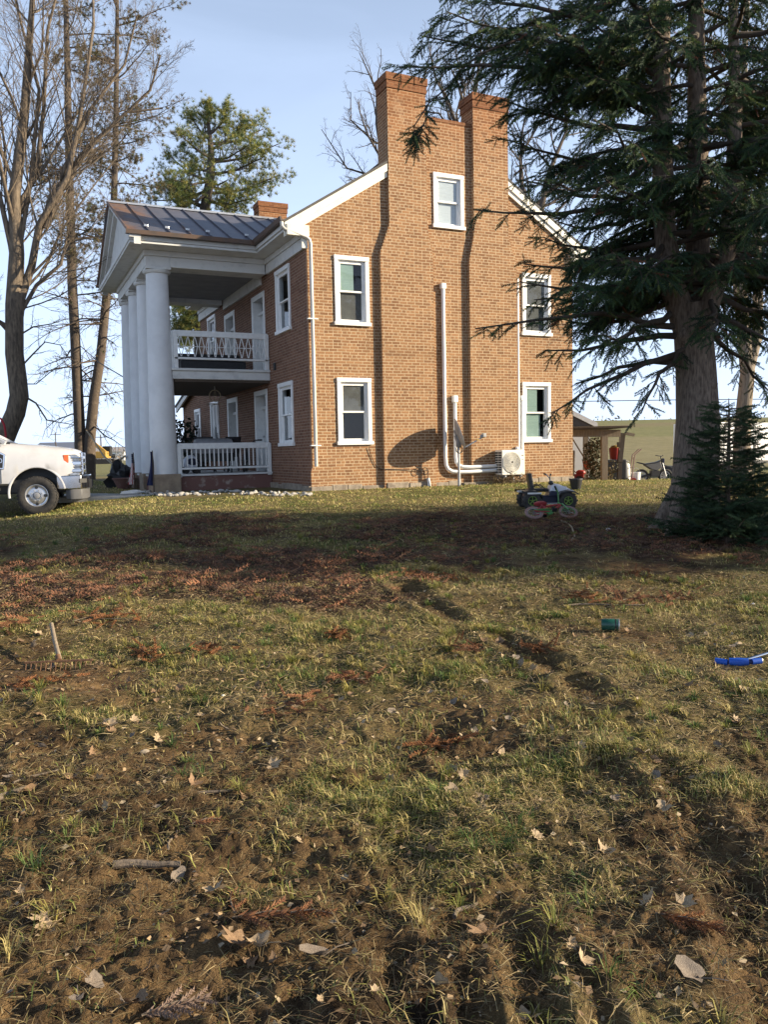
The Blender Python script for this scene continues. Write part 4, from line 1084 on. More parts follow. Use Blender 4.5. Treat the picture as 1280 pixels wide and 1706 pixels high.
for s in (-1, 1):
    g = MB()
    ar = [(-.50, .33), (-.44, .325), (-.36, .335), (-.24, .325), (-.15, .26), (-.11, .18)]
    g.add([(x, s*.12, z+.015) for x, z in ar]+[(x, s*.35, z-(.0 if i else -.01)) for i, (x, z) in enumerate(ar)]+[(x, s*.35, z-.03) for x, z in ar],
          [(i, i+1, 7+i, 6+i) for i in range(5)]+[(6+i, 7+i, 13+i, 12+i) for i in range(5)]); g.build('rear_fender', 'black', atv, smooth=True)
    g = MB(); ar = [(.12, .22), (.18, .30), (.30, .325), (.42, .31), (.48, .27)]
    g.add([(x, s*.12, z+.02) for x, z in ar]+[(x, s*.34, z) for x, z in ar]+[(x, s*.34, z-.025) for x, z in ar], [(i, i+1, 6+i, 5+i) for i in range(4)]+[(5+i, 6+i, 11+i, 10+i) for i in range(4)]); g.build('front_fender', 'black', atv, smooth=True)
    g = MB(); g.box(-.10, .14, s*.14, s*.28, .09, .115); g.build('footrest', 'greysteel', atv, bevel=.006)
g = MB(); g.prism([(.02, .30), (.06, .41), (.16, .44), (.30, .38), (.40, .33), (.36, .28), (.18, .26)], -.15, .15, 'y'); g.prism([(.12, .42), (.32, .385), (.32, .22), (.20, .22)], -.21, .21, 'y'); g.build('front_body', 'atv_blue', atv, bevel=.02)
g = MB(); g.prism([(.10, .30), (.20, .37), (.23, .36), (.16, .29)], -.158, .158, 'y'); g.build('side_stripe', 'lime', atv)
g = MB(); g.prism([(.0, .22), (.04, .32), (.24, .30), (.26, .22)], -.165, .165, 'y'); g.build('lower_panel', 'atv_navy', atv, bevel=.01)
g = MB(); g.box(-.34, .02, -.11, .11, .30, .36); g.build('seat', 'black', atv, bevel=.025)
g = MB(); g.obox((-.29, 0, .48), (.07, .24, .30), Matrix.Rotation(R(-8), 3, 'Y')); g.build('backrest', 'black', atv, bevel=.02)
g = MB()
for s in (-1, 1): g.tube([(-.26, s*.12, .40), (-.14, s*.13, .43), (-.06, s*.13, .36), (-.04, s*.13, .30)], .012, 6)
g.build('grab_bar', 'black', atv, smooth=True)
g = MB(); g.tube([(.10, 0, .40), (.06, 0, .52)], .014, 8); g.tube([(.02, -.24, .60), (.04, -.12, .58), (.06, 0, .52), (.04, .12, .58), (.02, .24, .60)], .010, 8); o = g.build('handlebar', 'greysteel', atv, smooth=True)
for s in (-1, 1):
    g = MB(); g.tube([(.03, s*.18, .592), (.015, s*.26, .605)], .016, 8); g.build('grip', 'black', o)
g = MB(); g.ell((.08, 0, .45), (.05, .06, .04)); g.build('dashboard', 'black', atv, smooth=True)
g = MB(); g.box(-.505, -.40, -.09, .09, .30, .325); g.box(-.40, -.16, -.352, -.345, .275, .305); g.build('sticker', 'white', atv)

# --- small bicycle
def bicycle(name, label, loc, rz, lean, wr, base, mats_, group=None, bars=True):
    """wheel radius wr, wheelbase; x forward; lies over by lean degrees"""
    root = tag(empty(name, loc, rz), label, 'bicycle', group); root.rotation_euler = (R(lean), 0, rz)
    fm, fk, tm, sm = mats_
    A = Vector((-base/2, 0, wr)); Bf = Vector((base/2, 0, wr)); bb = Vector((-.05*base, 0, wr*.95)); hd = Vector((base*.34, 0, wr*2.35)); st = Vector((-base*.22, 0, wr*2.3))
    for c, nm in ((A, 'rear'), (Bf, 'front')):
        g = MB(); g.torus((0,0,0), wr*.86, wr*.14, 'y', 30, 8); o = g.build('wheel', tm, root, smooth=True); o.location = c
        g = MB(); g.torus((0,0,0), wr*.70, wr*.05, 'y', 30, 6); g.build('rim', fk if nm == 'front' else 'greysteel', o)
        g = MB()
        for k in range(14):
            a = k*2*math.pi/14; g.tube([(0, .012*(-1)**k, 0), (wr*.70*math.cos(a), 0, wr*.70*math.sin(a))], .0022, 3)
        g.tube([(0,-.03,0),(0,.03,0)], .014, 8); g.build('spokes', 'steel', o)
    g = MB(); r = wr*.11
    g.tube([bb, hd-Vector((0,0,wr*.15))], r*1.2, 8); g.tube([bb, st], r, 8); g.tube([st-Vector((0,0,wr*.35)), hd], r*.9, 8)
    for s in (-.035, .035): g.tube([A+Vector((0,s,0)), bb+Vector((0,s*.6,0))], r*.6, 6); g.tube([A+Vector((0,s,0)), st+Vector((0,s*.4,-wr*.3))], r*.55, 6)
    g.build('frame', fm, root, smooth=True)
    g = MB(); top = hd+Vector((-.02, 0, wr*.35))
    for s in (-.04, .04): g.tube([Bf+Vector((0,s,0)), Vector((base*.375, s, wr*2.1)), hd], r*.7, 6)
    g.tube([hd, top], r*.9, 8); g.build('fork', fk, root, smooth=True)
    g = MB(); w = wr*1.55
    g.tube([top+Vector((-.05, -w, wr*.75)), top+Vector((0, -w*.55, wr*.7)), top+Vector((0, -w*.15, 0)), top+Vector((0, w*.15, 0)), top+Vector((0, w*.55, wr*.7)), top+Vector((-.05, w, wr*.75))], r*.6, 6); hb = g.build('handlebar', fk, root, smooth=True)
    g = MB()
    for s in (-1, 1): g.tube([top+Vector((-.03, s*w*.75, wr*.74)), top+Vector((-.06, s*w*1.05, wr*.76))], r*.9, 6)
    g.build('grip', 'black', hb)
    g = MB(); g.ell(st+Vector((-.01, 0, wr*.22)), (wr*.75, wr*.38, wr*.16), 12, 8); g.build('saddle', sm, root, smooth=True)
    g = MB(); g.lathe([(wr*.36, -.02), (wr*.36, .0), (wr*.30, .01)], bb, 'y', n=18); g.bar(bb+Vector((0,-.05,0)), bb+Vector((wr*.4,-.05,-wr*.3)), .015); g.bar(bb+Vector((0,.05,0)), bb+Vector((-wr*.4,.05,wr*.3)), .015)
    g.bar(A+Vector((0,-.03,.02)), bb+Vector((0,-.03,wr*.3)), .03, .02); co = g.build('crankset', 'green_bike' if fm == 'pink_red' else 'greysteel', root)
    g = MB()
    for s in (-1, 1): g.obox(bb+Vector((s*-wr*.4, s*.09, s*wr*.3)), (.07, .06, .02))
    g.build('pedal', 'black', co)
    return root
bp = G(922, 871)
bk = bicycle('small_bicycle', "child's red bicycle with green fork toppled on the grass in front of the quad bike", (bp[0], bp[1], gz(bp[0], bp[1])+.045), -YAW+R(2), -56, .145, .53, ('pink_red', 'green_bike', 'pink_tyre', 'pink_red'))
bicycle('porch_bicycle', 'dark bicycle standing on the lower porch by the near doorway', gp(-.55, 3.6, 1.145), R(70), 3, .25, .82, ('black', 'black', 'rubber', 'black'))
bicycle('leaning_bicycle', 'dark bicycle with raised handlebars parked deeper on the lower porch', gp(-1.9, 4.9, 1.145), R(120), 4, .28, .9, ('black', 'black', 'rubber', 'black'))

# --- dirt bike
db = P(1089, 802, 28.0); dbz = bz(db[0], db[1])
dirt = tag(empty('dirt_bike', (db[0], db[1], dbz), -YAW+R(4)), 'small grey and black electric dirt bike standing on the drive', 'motorbike')
for cx, rr in ((-.42, .26), (.42, .26)):
    g = MB(); g.torus((0,0,0), rr*.84, rr*.16, 'y', 32, 8); o = g.build('wheel', 'rubber', dirt, smooth=True); o.location = (cx, 0, rr)
    g = MB(); g.torus((0,0,0), rr*.64, rr*.07, 'y', 28, 6)
    for k in range(10): g.bar((0,0,0), (rr*.62*math.cos(k*.628), 0, rr*.62*math.sin(k*.628)), .018)
    g.build('rim', 'steel', o)
g = MB(); g.bar((-.42, 0, .26), (-.02, 0, .36), .07, .08); g.bar((-.02, 0, .36), (.27, 0, .66), .06); g.bar((-.05, 0, .55), (.27, 0, .70), .06); g.prism([(-.12, .26), (.16, .26), (.20, .46), (-.10, .48)], -.10, .10, 'y'); g.build('frame', 'black', dirt, bevel=.01)
g = MB()
for s in (-.07, .07): g.tube([(.42, s, .26), (.29, s, .72)], .022, 8)
g.bar((.30, -.08, .68), (.30, .08, .68), .03); g.build('fork', 'steel', dirt)
g = MB(); g.prism([(-.58, .74), (-.30, .66), (.10, .70), (.24, .78), (.24, .82), (.08, .76), (-.30, .71), (-.58, .77)], -.08, .08, 'y'); g.build('seat', 'black', dirt, bevel=.015)
g = MB(); g.prism([(-.34, .66), (-.10, .50), (.10, .46), (.28, .58), (.20, .76), (.02, .70)], -.11, .11, 'y'); g.build('side_panel', 'darkplastic', dirt, bevel=.02)
g = MB(); g.prism([(.20, .60), (.64, .55), (.62, .58), (.28, .68)], -.06, .06, 'y'); g.build('mudguard', 'black', dirt, bevel=.01)
g = MB(); g.prism([(.30, .62), (.36, .60), (.36, .86), (.31, .88)], -.08, .08, 'y'); g.build('number_plate', 'atv_navy', dirt, bevel=.01)
g = MB(); g.tube([(.20, -.30, .98), (.26, -.10, .95), (.26, .10, .95), (.20, .30, .98)], .014, 6); g.tube([(.28, 0, .74), (.26, 0, .95)], .02, 6); g.build('handlebar', 'black', dirt, smooth=True)
g = MB(); g.bar((-.05, .1, .28), (-.10, .30, 0), .018); g.build('kickstand', 'black', dirt)

# ================================================================== CARPORT AND YARD CLUTTER BEHIND THE HOUSE
def GD(px, d):                                # ground point under column px at depth d
    r = ray(px, 780); q = CAM+r*d; return Vector((q[0], q[1], bz(q[0], q[1])))
def PD(px, py, d): return Vector(P(px, py, d))
cpd = 25.0
cp = tag(empty('lean_to', GD(1007, cpd), -YAW), 'weathered timber lean-to roof on posts behind the house corner', 'lean-to')
cpi = cp.matrix_basis.inverted() if False else Matrix.Rotation(YAW, 4, 'Z')@Matrix.Translation(-cp.location)
LC = lambda px, py, d: cpi@PD(px, py, d)
g = MB(); a = LC(1007, 727, cpd); g.box(-.09, .09, -.09, .09, -.2, a.z-.02); g.build('post', 'grey_wood', cp)
b1 = LC(930, 722, cpd); b2 = LC(1034, 722, cpd)
g = MB(); g.bar(b1, b2, .10, .22); g.build('beam', 'grey_wood', cp)
g = MB(); z0 = max(b1.z, b2.z)+.13
g.prism([(b1.x-.6, z0), (b2.x+.22, z0), (b2.x+.22, z0+.05), (b1.x-.6, z0+.05)], -.35, 4.2, 'y'); g.build('roof', 'dark_wood', cp)
q = LC(1038, 722, cpd+1.2); w_ = LC(1033, 770, cpd+1.2)
g = MB(); g.bar(q, (w_.x, w_.y, w_.z), .14); g.bar((w_.x, w_.y, w_.z), (w_.x-.02, w_.y, -.2), .12); g.build('post', 'dark_wood', cp)
g = MB(); g.bar(LC(1042, 722, cpd+1), LC(1057, 725, cpd+1), .10, .09); g.build('rafter', 'grey_wood', cp)
g = MB(); g.tube([LC(1033, 727, cpd+.9), LC(1032, 750, cpd+.9)], .02, 5); g.obox(LC(1032, 741, cpd+.9), (.12, .1, .16)); g.build('hanging_chain', 'dark_wood', cp)
for xx in (b1.x-.2, b2.x-.1):
    g = MB(); g.box(xx-.08, xx+.08, 3.9, 4.05, -.6, z0); g.build('post', 'grey_wood', cp)

gdw = GD(952, 33)
gar = tag(empty('white_garage', gdw, -YAW), 'white sided garage with shallow gable roof behind the house', 'garage')
g = MB(); g.box(-5, .75, 0, 5, -.3, 2.3); g.build('wall', 'barn', gar)
g = MB(); g.prism([(-5.4, 2.2), (.98, 2.2), (.98, 2.3), (-2.2, 3.9), (-5.4, 2.3)], -.3, 5.3, 'y'); g.build('roof', 'shingle', gar)
g = MB(); g.prism([(.98, 2.12), (.98, 2.32), (-2.2, 3.95), (-2.2, 3.75)], -.36, -.31, 'y'); g.build('rake_board', 'white', gar)

# climbing vine on the lean-to
vb = GD(992, 25.6)
def clump(name, label, cat, base, centers, radii, n, leaf, cols, trunk=None, material='foliage', group=None):
    root = tag(empty(name, base), label, cat, group)
    B_, = [[]]
    B_ = []
    for c, r in zip(centers, radii):
        q = rng.normal(0, 1, (n, 3)); q = q/np.linalg.norm(q, axis=1)[:, None]*rng.uniform(.45, 1.05, (n, 1))
        B_.append(np.array(c)+q*np.array(r))
    B_ = np.concatenate(B_)
    TV = np.array([(0,0,0),(.5,.35,.1),(1,0,0),(.5,-.35,.1)]); TF = np.array([[0,1,2],[0,2,3]])
    V, Fc = scatter(TV, TF, B_, rng.normal(0, 1, B_.shape), rng.normal(0, 1, B_.shape), rng.uniform(leaf*.7, leaf*1.5, len(B_)))
    raw_mesh('leaves', V, Fc, material, np.repeat(np.array(cols)[rng.integers(0, len(cols), len(B_))]*rng.uniform(.7, 1.3, (len(B_), 1)), 4, 0), root)
    T = Tubes()
    for c in centers: T.add([np.array([c[0]*.4, c[1]*.4, -.1]), np.array(c)*.6, np.array(c)], [.03, .02, .008], 5)
    T.build('stem', 'stick', root)
    return root
cs_ = [(-.05+.1*math.sin(k), 0, .15+.17*k) for k in range(8)]
clump('climbing_vine', 'brown and green vine climbing the lean-to beside its front post', 'vine', vb, cs_, [(.34-.012*k, .3, .2) for k in range(8)], 190, .07, [(.06,.06,.025),(.10,.07,.035),(.035,.04,.02),(.13,.09,.05)])
clump('brush_pile', 'brown brush leaning between the vine and the black cart', 'brush', GD(1012, 26), [(.0, 0, .3), (.15, 0, .55), (-.1, 0, .2)], [(.3, .2, .3)]*3, 130, .06, [(.13,.09,.04),(.08,.07,.03)])

# red garden tiller
tl_ = tag(empty('garden_tiller', GD(966, 26.5), -YAW), 'red garden tiller standing beneath the lean-to', 'tiller')
g = MB(); g.box(-.3, .15, -.15, .15, .28, .5); g.ell((.05, 0, .56), (.22, .16, .12)); g.build('engine', 'red', tl_, bevel=.02)
g = MB(); g.lathe([(.10, -.06), (.22, -.05), (.22, .05), (.10, .06)], (-.05, -.16, .2), 'y', n=20); g.build('wheel', 'rubber', tl_)
g = MB(); g.tube([(-.1, 0, .5), (-.5, -.2, .95)], .02, 6); g.tube([(-.1, 0, .5), (-.5, .2, .95)], .02, 6); g.build('handlebar', 'greysteel', tl_)
g = MB(); g.box(-.35, .05, -.25, .25, .08, .26); g.build('tine_guard', 'black', tl_, bevel=.02); tl_.scale = (.75,)*3
# shovels
sh_ = tag(empty('snow_shovel', GD(968, 26.0), -YAW), 'shovel with orange blade and long pale handle under the lean-to', 'shovel')
g = MB(); g.bar((-.28, .1, 1.55), (.18, 0, .75), .04); g.build('handle', 'rope', sh_)
g = MB(); g.obox((.20, 0, .64), (.22, .05, .28), Matrix.Rotation(R(-20), 3, 'Y')); g.build('blade', 'orange', sh_, bevel=.02)
po_ = tag(empty('fence_rail', GD(958, 25.5), -YAW), 'bare timber pole leaning at the house corner', 'pole')
g = MB(); g.bar((-.05, 0, 0), (.0, .1, 1.05), .05); g.build('pole', 'grey_wood', po_)
# black box cart with red bucket
bx = tag(empty('black_cart', GD(1026, 27.0), -YAW), 'black box trailer on a flat timber sled by the lean-to post', 'cart')
g = MB(); g.box(-.42, .28, -.3, .3, .18, .86); g.build('box', 'black', bx, bevel=.03)
g = MB(); g.box(-.7, 1.0, -.35, .3, .06, .13); g.bar((.2, 0, .03), (1.1, -.1, .12), .06); g.build('sled', 'dark_wood', bx)
g = MB()
for sx in (-.3, .25): g.lathe([(.13, -.05), (.14, 0), (.13, .05)], (sx, -.3, .13), 'y', n=16); g.build('wheel', 'rubber', bx); g = MB()
bkz = bx.location+Vector((math.cos(-YAW)*-.02, math.sin(-YAW)*-.02, .865))
rb = tag(empty('red_bucket', bkz), 'red bucket with a yellow rag standing on the black cart', 'bucket')
g = MB(); g.lathe([(.16, 0), (.20, .38), (.18, .38), (.15, .03)], n=20); g.build('pail', 'red', rb, smooth=True)
g = MB(); g.ell((.02, 0, .40), (.16, .15, .07), jit=.1); g.build('rag', 'yellow', rb, smooth=True)
pt = tag(empty('propane_tank', GD(1043, 27.4)), 'white gas cylinder beside the black cart', 'gas cylinder')
g = MB(); g.lathe([(.10, 0), (.12, .01), (.155, .06), (.155, .62), (.12, .72), (.05, .75)], n=20); g.build('cylinder', 'acwhite', pt, smooth=True)
g = MB(); g.torus((0, 0, .80), .10, .012, 'z', 16, 6); g.lathe([(.03, .75), (.03, .84)], n=8); g.build('valve_collar', 'greysteel', pt)
ht = tag(empty('hand_truck', GD(1053, 27.2), -YAW), 'red wheeled hand truck with bent handles leaning upright', 'hand truck')
g = MB()
for s in (-.13, .13): g.tube([(-.05, s, .1), (.06, s, 1.0), (.28, s, 1.2)], .018, 6)
for z in (.3, .6, .9): g.tube([(-.04+.1*z, -.13, z), (-.04+.1*z, .13, z)], .014, 6)
g.build('frame', 'pink_tyre', ht, smooth=True)
for s in (-.18, .18):
    g = MB(); g.lathe([(.07, -.03), (.12, -.03), (.12, .03), (.07, .03)], (.0, s, .13), 'y', n=18); g.build('wheel', 'red', ht)
g = MB(); g.box(-.32, -.04, -.17, .17, .03, .05); g.build('toe_plate', 'greysteel', ht)
wb = tag(empty('white_bucket', GD(1060, 27.5)), 'white plastic bucket next to the hand truck', 'bucket')
g = MB(); g.lathe([(.13, 0), (.155, .40), (.165, .40), (.165, .43), (.14, .43)], n=20); g.build('pail', 'white', wb, smooth=True)
g = MB(); g.torus((0, 0, .40), .17, .006, 'y', 16, 5, 0, math.pi); g.build('handle', 'steel', wb)
br = tag(empty('trash_barrel', GD(1121, 28.6), -YAW), 'black barrel lying on its side behind the dirt bike', 'barrel')
g = MB(); g.lathe([(.27, -.45), (.30, -.40), (.29, 0), (.30, .35), (.30, .40), (.26, .40), (.25, -.3)], (.1, 0, .31), 'x', n=24); g.build('drum', 'black', br, smooth=True)
tj = tag(empty('teal_jug', GD(1126, 27.8)), 'teal plastic jug on the ground before the black barrel', 'jug')
g = MB(); g.lathe([(.07, 0), (.09, .03), (.09, .25), (.03, .34), (.03, .40)], n=16); o = g.build('bottle', mat('teal_plastic', (.05, .42, .36), .4), tj, smooth=True)
g = MB(); g.lathe([(.035, .40), (.035, .44)], n=12); g.build('cap', 'white', tj)
bp2 = G(960, 815)
pp_ = tag(empty('plant_pot', (bp2[0], bp2[1], gz(bp2[0], bp2[1]))), 'black plastic plant pot on the grass at the house corner', 'pot')
g = MB(); g.lathe([(.10, 0), (.14, .20), (.15, .20), (.15, .235), (.13, .235), (.12, .15)], n=20); g.build('pot', 'black', pp_, smooth=True)
g = MB(); g.lathe([(.125, .16), (.001, .165)], n=16); g.build('soil', 'dark_wood', pp_)

# white box trailer behind the spruce
tg = GD(1195, 36.0)
tr_ = tag(empty('box_trailer', tg, R(12)), 'white box trailer parked in the field behind the spruce trunk', 'trailer')
g = MB(); g.box(0, 6.2, 0, 2.2, .62, 2.40); g.build('box', 'trailer', tr_, bevel=.04)
g = MB(); g.box(-.02, 6.25, -.02, 2.2, .50, .61); g.build('lower_rail', 'black', tr_)
for sx in (1.95, 2.75):
    for sy in (-.02, 2.05):
        g = MB(); g.lathe([(.2, -.10), (.33, -.10), (.34, 0), (.33, .10), (.2, .10)], (sx, sy, .30), 'y', n=26, cap=False); o = g.build('wheel', 'rubber', tr_, smooth=True)
        g = MB(); g.lathe([(.2, -.08), (.12, -.05), (.001, -.07)], (sx, sy, .30), 'y', n=20, cap=False); g.build('rim', 'steel', o)
g = MB(); g.torus((2.35, -.06, .32), .75, .04, 'y', 20, 5, R(15), R(165)); g.build('mudguard', 'greysteel', tr_)
g = MB()
for k in range(12): g.box(.02+.5*k, .035+.5*k, -.012, -.002, .66, 2.36)
g.build('panel_seam', 'greysteel', tr_)
g = MB(); g.bar((0, 1.1, .55), (-1.2, 1.1, .50), .10); g.bar((0, .3, .55), (-1.1, 1.1, .52), .08); g.build('drawbar', 'black', tr_)

# ================================================================== LEFT BACKGROUND
def far_build(name, label, cat, px0, px1, ytop, ybot, d, depth, mw, mr, roof=1.0):
    a = GD(px0, d); b = GD(px1, d); root = tag(empty(name, a, -YAW), label, cat)
    w = (b-a).length; hz = (CAM+ray(px0, ytop)*d)[2]-a.z
    g = MB(); g.box(0, w, 0, depth, -.5, hz-roof); g.build('wall', mw, root)
    g = MB(); g.prism([(-.4, hz-roof), (depth+.4, hz-roof), (depth/2, hz)], -.3, w+.3, 'x'); g.build('roof', mr, root)
    g = MB()
    for k in range(max(2, int(w/6))):
        x = (k+.5)*w/max(2, int(w/6)); g.box(x-.7, x+.7, -.05, -.003, .8, 2.0); g.build('window', 'dark', root); g = MB()
    return root
far_build('farm_shed', 'long low dark blue farm shed far across the field', 'shed', 52, 122, 737, 757, 210, 14, 'fargrey', 'farblue', 2.2)
far_build('poultry_house', 'pale low building far beyond the twin trunks', 'farm building', 100, 207, 746, 760, 260, 16, 'barn', 'fargrey', 1.6)
# utility pole far away
for px, d, lab in ((170, 150, 'distant timber utility pole right of the twin trunks'), (95, 190, 'distant timber utility pole above the truck bonnet')):
    b_ = GD(px, d); u = tag(empty('utility_pole', b_, -YAW), lab, 'utility pole', 'utility poles beyond the field')
    h_ = 5.2 if d < 180 else 7.0
    g = MB(); g.tube([(0,0,-.3), (0,0,h_)], [.16, .11], 8); g.build('pole', 'dark_wood', u)
    g = MB(); g.bar((-1.2, 0, h_-.5), (1.2, 0, h_-.5), .12); g.build('crossarm', 'dark_wood', u)
def excavator(px, d, label, fold):
    b_ = GD(px, d); e = tag(empty('excavator', b_, -YAW), label, 'excavator', 'yellow excavators beyond the field')
    g = MB()
    for s in (-1.0, 1.0): g.prism([(-1.7, .1), (-1.3, 0), (1.3, 0), (1.7, .3), (1.4, .75), (-1.4, .75)], s-.25, s+.25, 'y'); g.build('track', 'rubber', e); g = MB()
    g = MB(); g.box(-1.8, .9, -1.2, 1.2, .85, 1.9); g.build('body', 'yellow', e, bevel=.1)
    g = MB(); g.box(-.1, 1.1, .2, 1.2, 1.2, 2.7); g.build('cab', 'dark', e, bevel=.06)
    p = [Vector((.9, -.3, 1.4)), Vector((-1.6, -.3, 3.6)), Vector((-3.4, -.3, 4.4))] if fold == 0 else [Vector((.9, -.3, 1.4)), Vector((2.6, -.3, 3.5)), Vector((3.6, -.3, 2.9))]
    g = MB(); g.bar(p[0], p[1], .4, .55); g.bar(p[1], p[2], .36, .45); g.build('boom', 'yellow', e, bevel=.05)
    k_ = Vector((-3.0, -.3, 1.4)) if fold == 0 else Vector((4.0, -.3, 1.2))
    g = MB(); g.bar(p[2], k_, .3, .36); g.build('arm', 'yellow', e, bevel=.04)
    g = MB(); g.prism([(k_.x-.6, k_.z-.9), (k_.x+.5, k_.z-.8), (k_.x+.4, k_.z+.2), (k_.x-.3, k_.z+.2)], -.8, .3, 'y'); g.build('bucket', 'greysteel', e, bevel=.05)
    return e
excavator(172, 125, 'yellow excavator with raised boom beyond the twin trunks', 0)
excavator(31, 150, 'yellow excavator half hidden behind the truck bonnet', 1)
# parked far vehicles
for px, d, lab in ((106, 150, 'white van far off beside the shed'), (84, 150, 'white car far off by the fence')):
    b_ = GD(px, d); v = tag(empty('distant_van' if px > 100 else 'distant_car', b_, -YAW), lab, 'van' if px > 100 else 'car')
    hh = 2.2 if px > 100 else 1.5
    g = MB(); g.prism([(-2.4, .4), (2.4, .4), (2.4, 1.0), (1.6, 1.1), (1.0, hh), (-2.3, hh)], -.9, .9, 'y'); g.build('body', 'white', v, bevel=.08)
    g = MB(); g.prism([(1.5, 1.15), (1.0, hh-.12), (-.6, hh-.12), (-.6, 1.15)], -.91, .91, 'y'); g.build('window', 'dark', v)
    g = MB()
    for sx in (-1.5, 1.5): g.lathe([(.33, -.92), (.33, .92)], (sx, 0, .34), 'y', n=16); g.build('wheel', 'rubber', v); g = MB()
# chain-link fence
fa, fb = GD(-60, 140), GD(215, 150)
fc = tag(empty('wire_fence', fa), 'thin grey wire fence along the far side of the field', 'fence')
n = 26
g = MB()
for k in range(n+1):
    q = fa.lerp(fb, k/n)-fa; q.z = bz(fa.x+q.x, fa.y+q.y)-fa.z; g = MB(); g.bar(q+Vector((0,0,-.1)), q+Vector((0,0,2.2)), .07); g.build('post', 'greysteel', fc)
g = MB()
for z in (.3, .8, 1.3, 1.8, 2.15):
    a, b = Vector((0,0,z)), (fb-fa); b.z += z; g.tube([a, b], .02, 4)
g.build('wire', 'greysteel', fc)
# dry hedgerow far left
def far_hedge(px0, px1, d, h, label, cols, name='hedgerow'):
    a, b = GD(px0, d), GD(px1, d); root = tag(empty(name, a), label, 'hedge')
    n = 900; t = rng.uniform(0, 1, n); B_ = np.array([list((a.lerp(b, k)-a)) for k in t]); B_ += rng.normal(0, 1, (n, 3))*np.array([1.2, 1.2, .0]); B_[:, 2] += np.abs(rng.normal(0, .5, n))*h*(.5+.7*vnoise(t*25, t*0, 5))
    TV = np.array([(0,0,0),(.5,.2,.1),(1,0,0),(.5,-.2,.1)]); TF = np.array([[0,1,2],[0,2,3]])
    V, Fc = scatter(TV, TF, B_, rng.normal(0, 1, (n, 3))+[0,0,1.], rng.normal(0, 1, (n, 3)), rng.uniform(.5, 1.3, n))
    raw_mesh('leaves', V, Fc, 'foliage', np.repeat(np.array(cols)[rng.integers(0, len(cols), n)], 4, 0), root)
    T = Tubes()
    for k in range(30):
        q = np.array(a.lerp(b, rng.uniform())-a); T.add([q, q+[rng.normal(0,.3), 0, h*.7]], [.08, .02], 4)
    T.build('stem', 'bark_dark', root)
far_hedge(-200, 215, 230, 3.0, 'brown leafless hedgerow along the far field edge', [(.16,.11,.075),(.11,.08,.06),(.20,.15,.10)])
far_hedge(1000, 1320, 215, 2.0, 'low brown hedge on the crest of the right hand hill', [(.16,.13,.075),(.12,.10,.06)], 'hedge_line')

# walkway slab, bags, planter, flags by the porch
sl0 = GD(205, 19.6)
sl_ = MB(); sl_.box(-2.3, .75, -.45, .35, -.1, .035); sl_.box(-2.6, .2, .7, 1.6, -.1, .03); so = sl_.build('walkway', 'concrete', None, bevel=.02); so.location = sl0; so.rotation_euler = (0, 0, -YAW+R(6)); tag(so, kind='structure')
def jit_blob(name, label, cat, loc, r, material, n=14, jit=.3):
    g = MB(); g.ell((0, 0, r[2]*.7), r, n, 9, jit=jit); o = g.build(name, material, None); o.location = loc; tag(o, label, cat); return o
jit_blob('rubbish_bag', 'crumpled black bag leaning beside the row of columns', 'bag', GD(199, 23.4), (.36, .28, .40), 'black', 11, .42)
pl = tag(empty('planter_bowl', GD(206, 22.4)), 'dark round planter bowl on the walk by the far columns', 'planter')
g = MB(); g.lathe([(.16, 0), (.25, .16), (.30, .27), (.32, .27), (.32, .30), (.27, .30), (.22, .2)], n=24); g.build('bowl', 'porch_base', pl, smooth=True)
g = MB(); g.lathe([(.24, .22), (.001, .25)], n=18); g.build('soil', 'dark_wood', pl)
def flag(px, d, label, h, kind):
    b_ = GD(px, d); f = tag(empty('small_flag', b_, -YAW), label, 'flag')
    g = MB(); g.tube([(0,0,-.05), (0,0,h)], .012, 6); g.build('staff', 'dark_wood', f)
    n, k = 10, 13; w = .16; L = h*.78
    def pt(i, j):
        u = i/n; v = j/k; return (-u*w*(.35+.65*v)+.02*math.sin(v*4), .04*math.sin(u*7+v*2), h-.03-v*L)
    if kind == 'us':
        for nm, sel, mm in (('red_stripe', 0, 'strap'), ('white_stripe', 1, 'white')):
            g = MB()
            for i in range(n):
                for j in range(k):
                    if i < 5 and j > 100: continue
                    stripe = int((i*1.1+j*.55)) % 2
                    canton = j < 4
                    if stripe == sel and not canton: g.add([pt(i,j), pt(i+1,j), pt(i+1,j+1), pt(i,j+1)], [(0,1,2,3)])
            g.build(nm, mm, f)
        g = MB()
        for i in range(n):
            for j in range(4): g.add([pt(i,j), pt(i+1,j), pt(i+1,j+1), pt(i,j+1)], [(0,1,2,3)])
        g.build('canton', 'darkblue', f)
        g = MB()
        for i in range(1, n, 2):
            for j in range(4):
                p = Vector(pt(i, j+.5)); g.obox(p+Vector((0,-.006,0)), (.008, .004, .012))
        g.build('star', 'white', f)
    else:
        g = MB()
        for i in range(n):
            for j in range(k): g.add([pt(i,j), pt(i+1,j), pt(i+1,j+1), pt(i,j+1)], [(0,1,2,3)])
        g.build('cloth', 'darkblue', f)
flag(223, 20.9, 'small striped American flag on a stick by the second column', 1.0, 'us')
flag(255, 19.85, 'furled navy blue flag standing beside the nearest column', 1.05, 'navy')
jit_blob('plastic_bag', 'white plastic bag on the ground before the columns', 'bag', GD(219, 20.0), (.28, .12, .06), 'white', 12)
bh = HP(-1.0, 11.2, 0); bh.z = bz(bh.x, bh.y)
clump('evergreen_bush', 'dark evergreen bush beyond the far end of the porch', 'bush', bh, [(0,0,1.0),(.45,.3,.9),(-.5,.2,.8),(.2,-.5,1.5),(-.3,.4,1.5),(.55,-.6,.6)], [(.62,.7,.7)]*6, 420, .12, [(.012,.022,.012),(.02,.035,.016),(.008,.014,.008)])
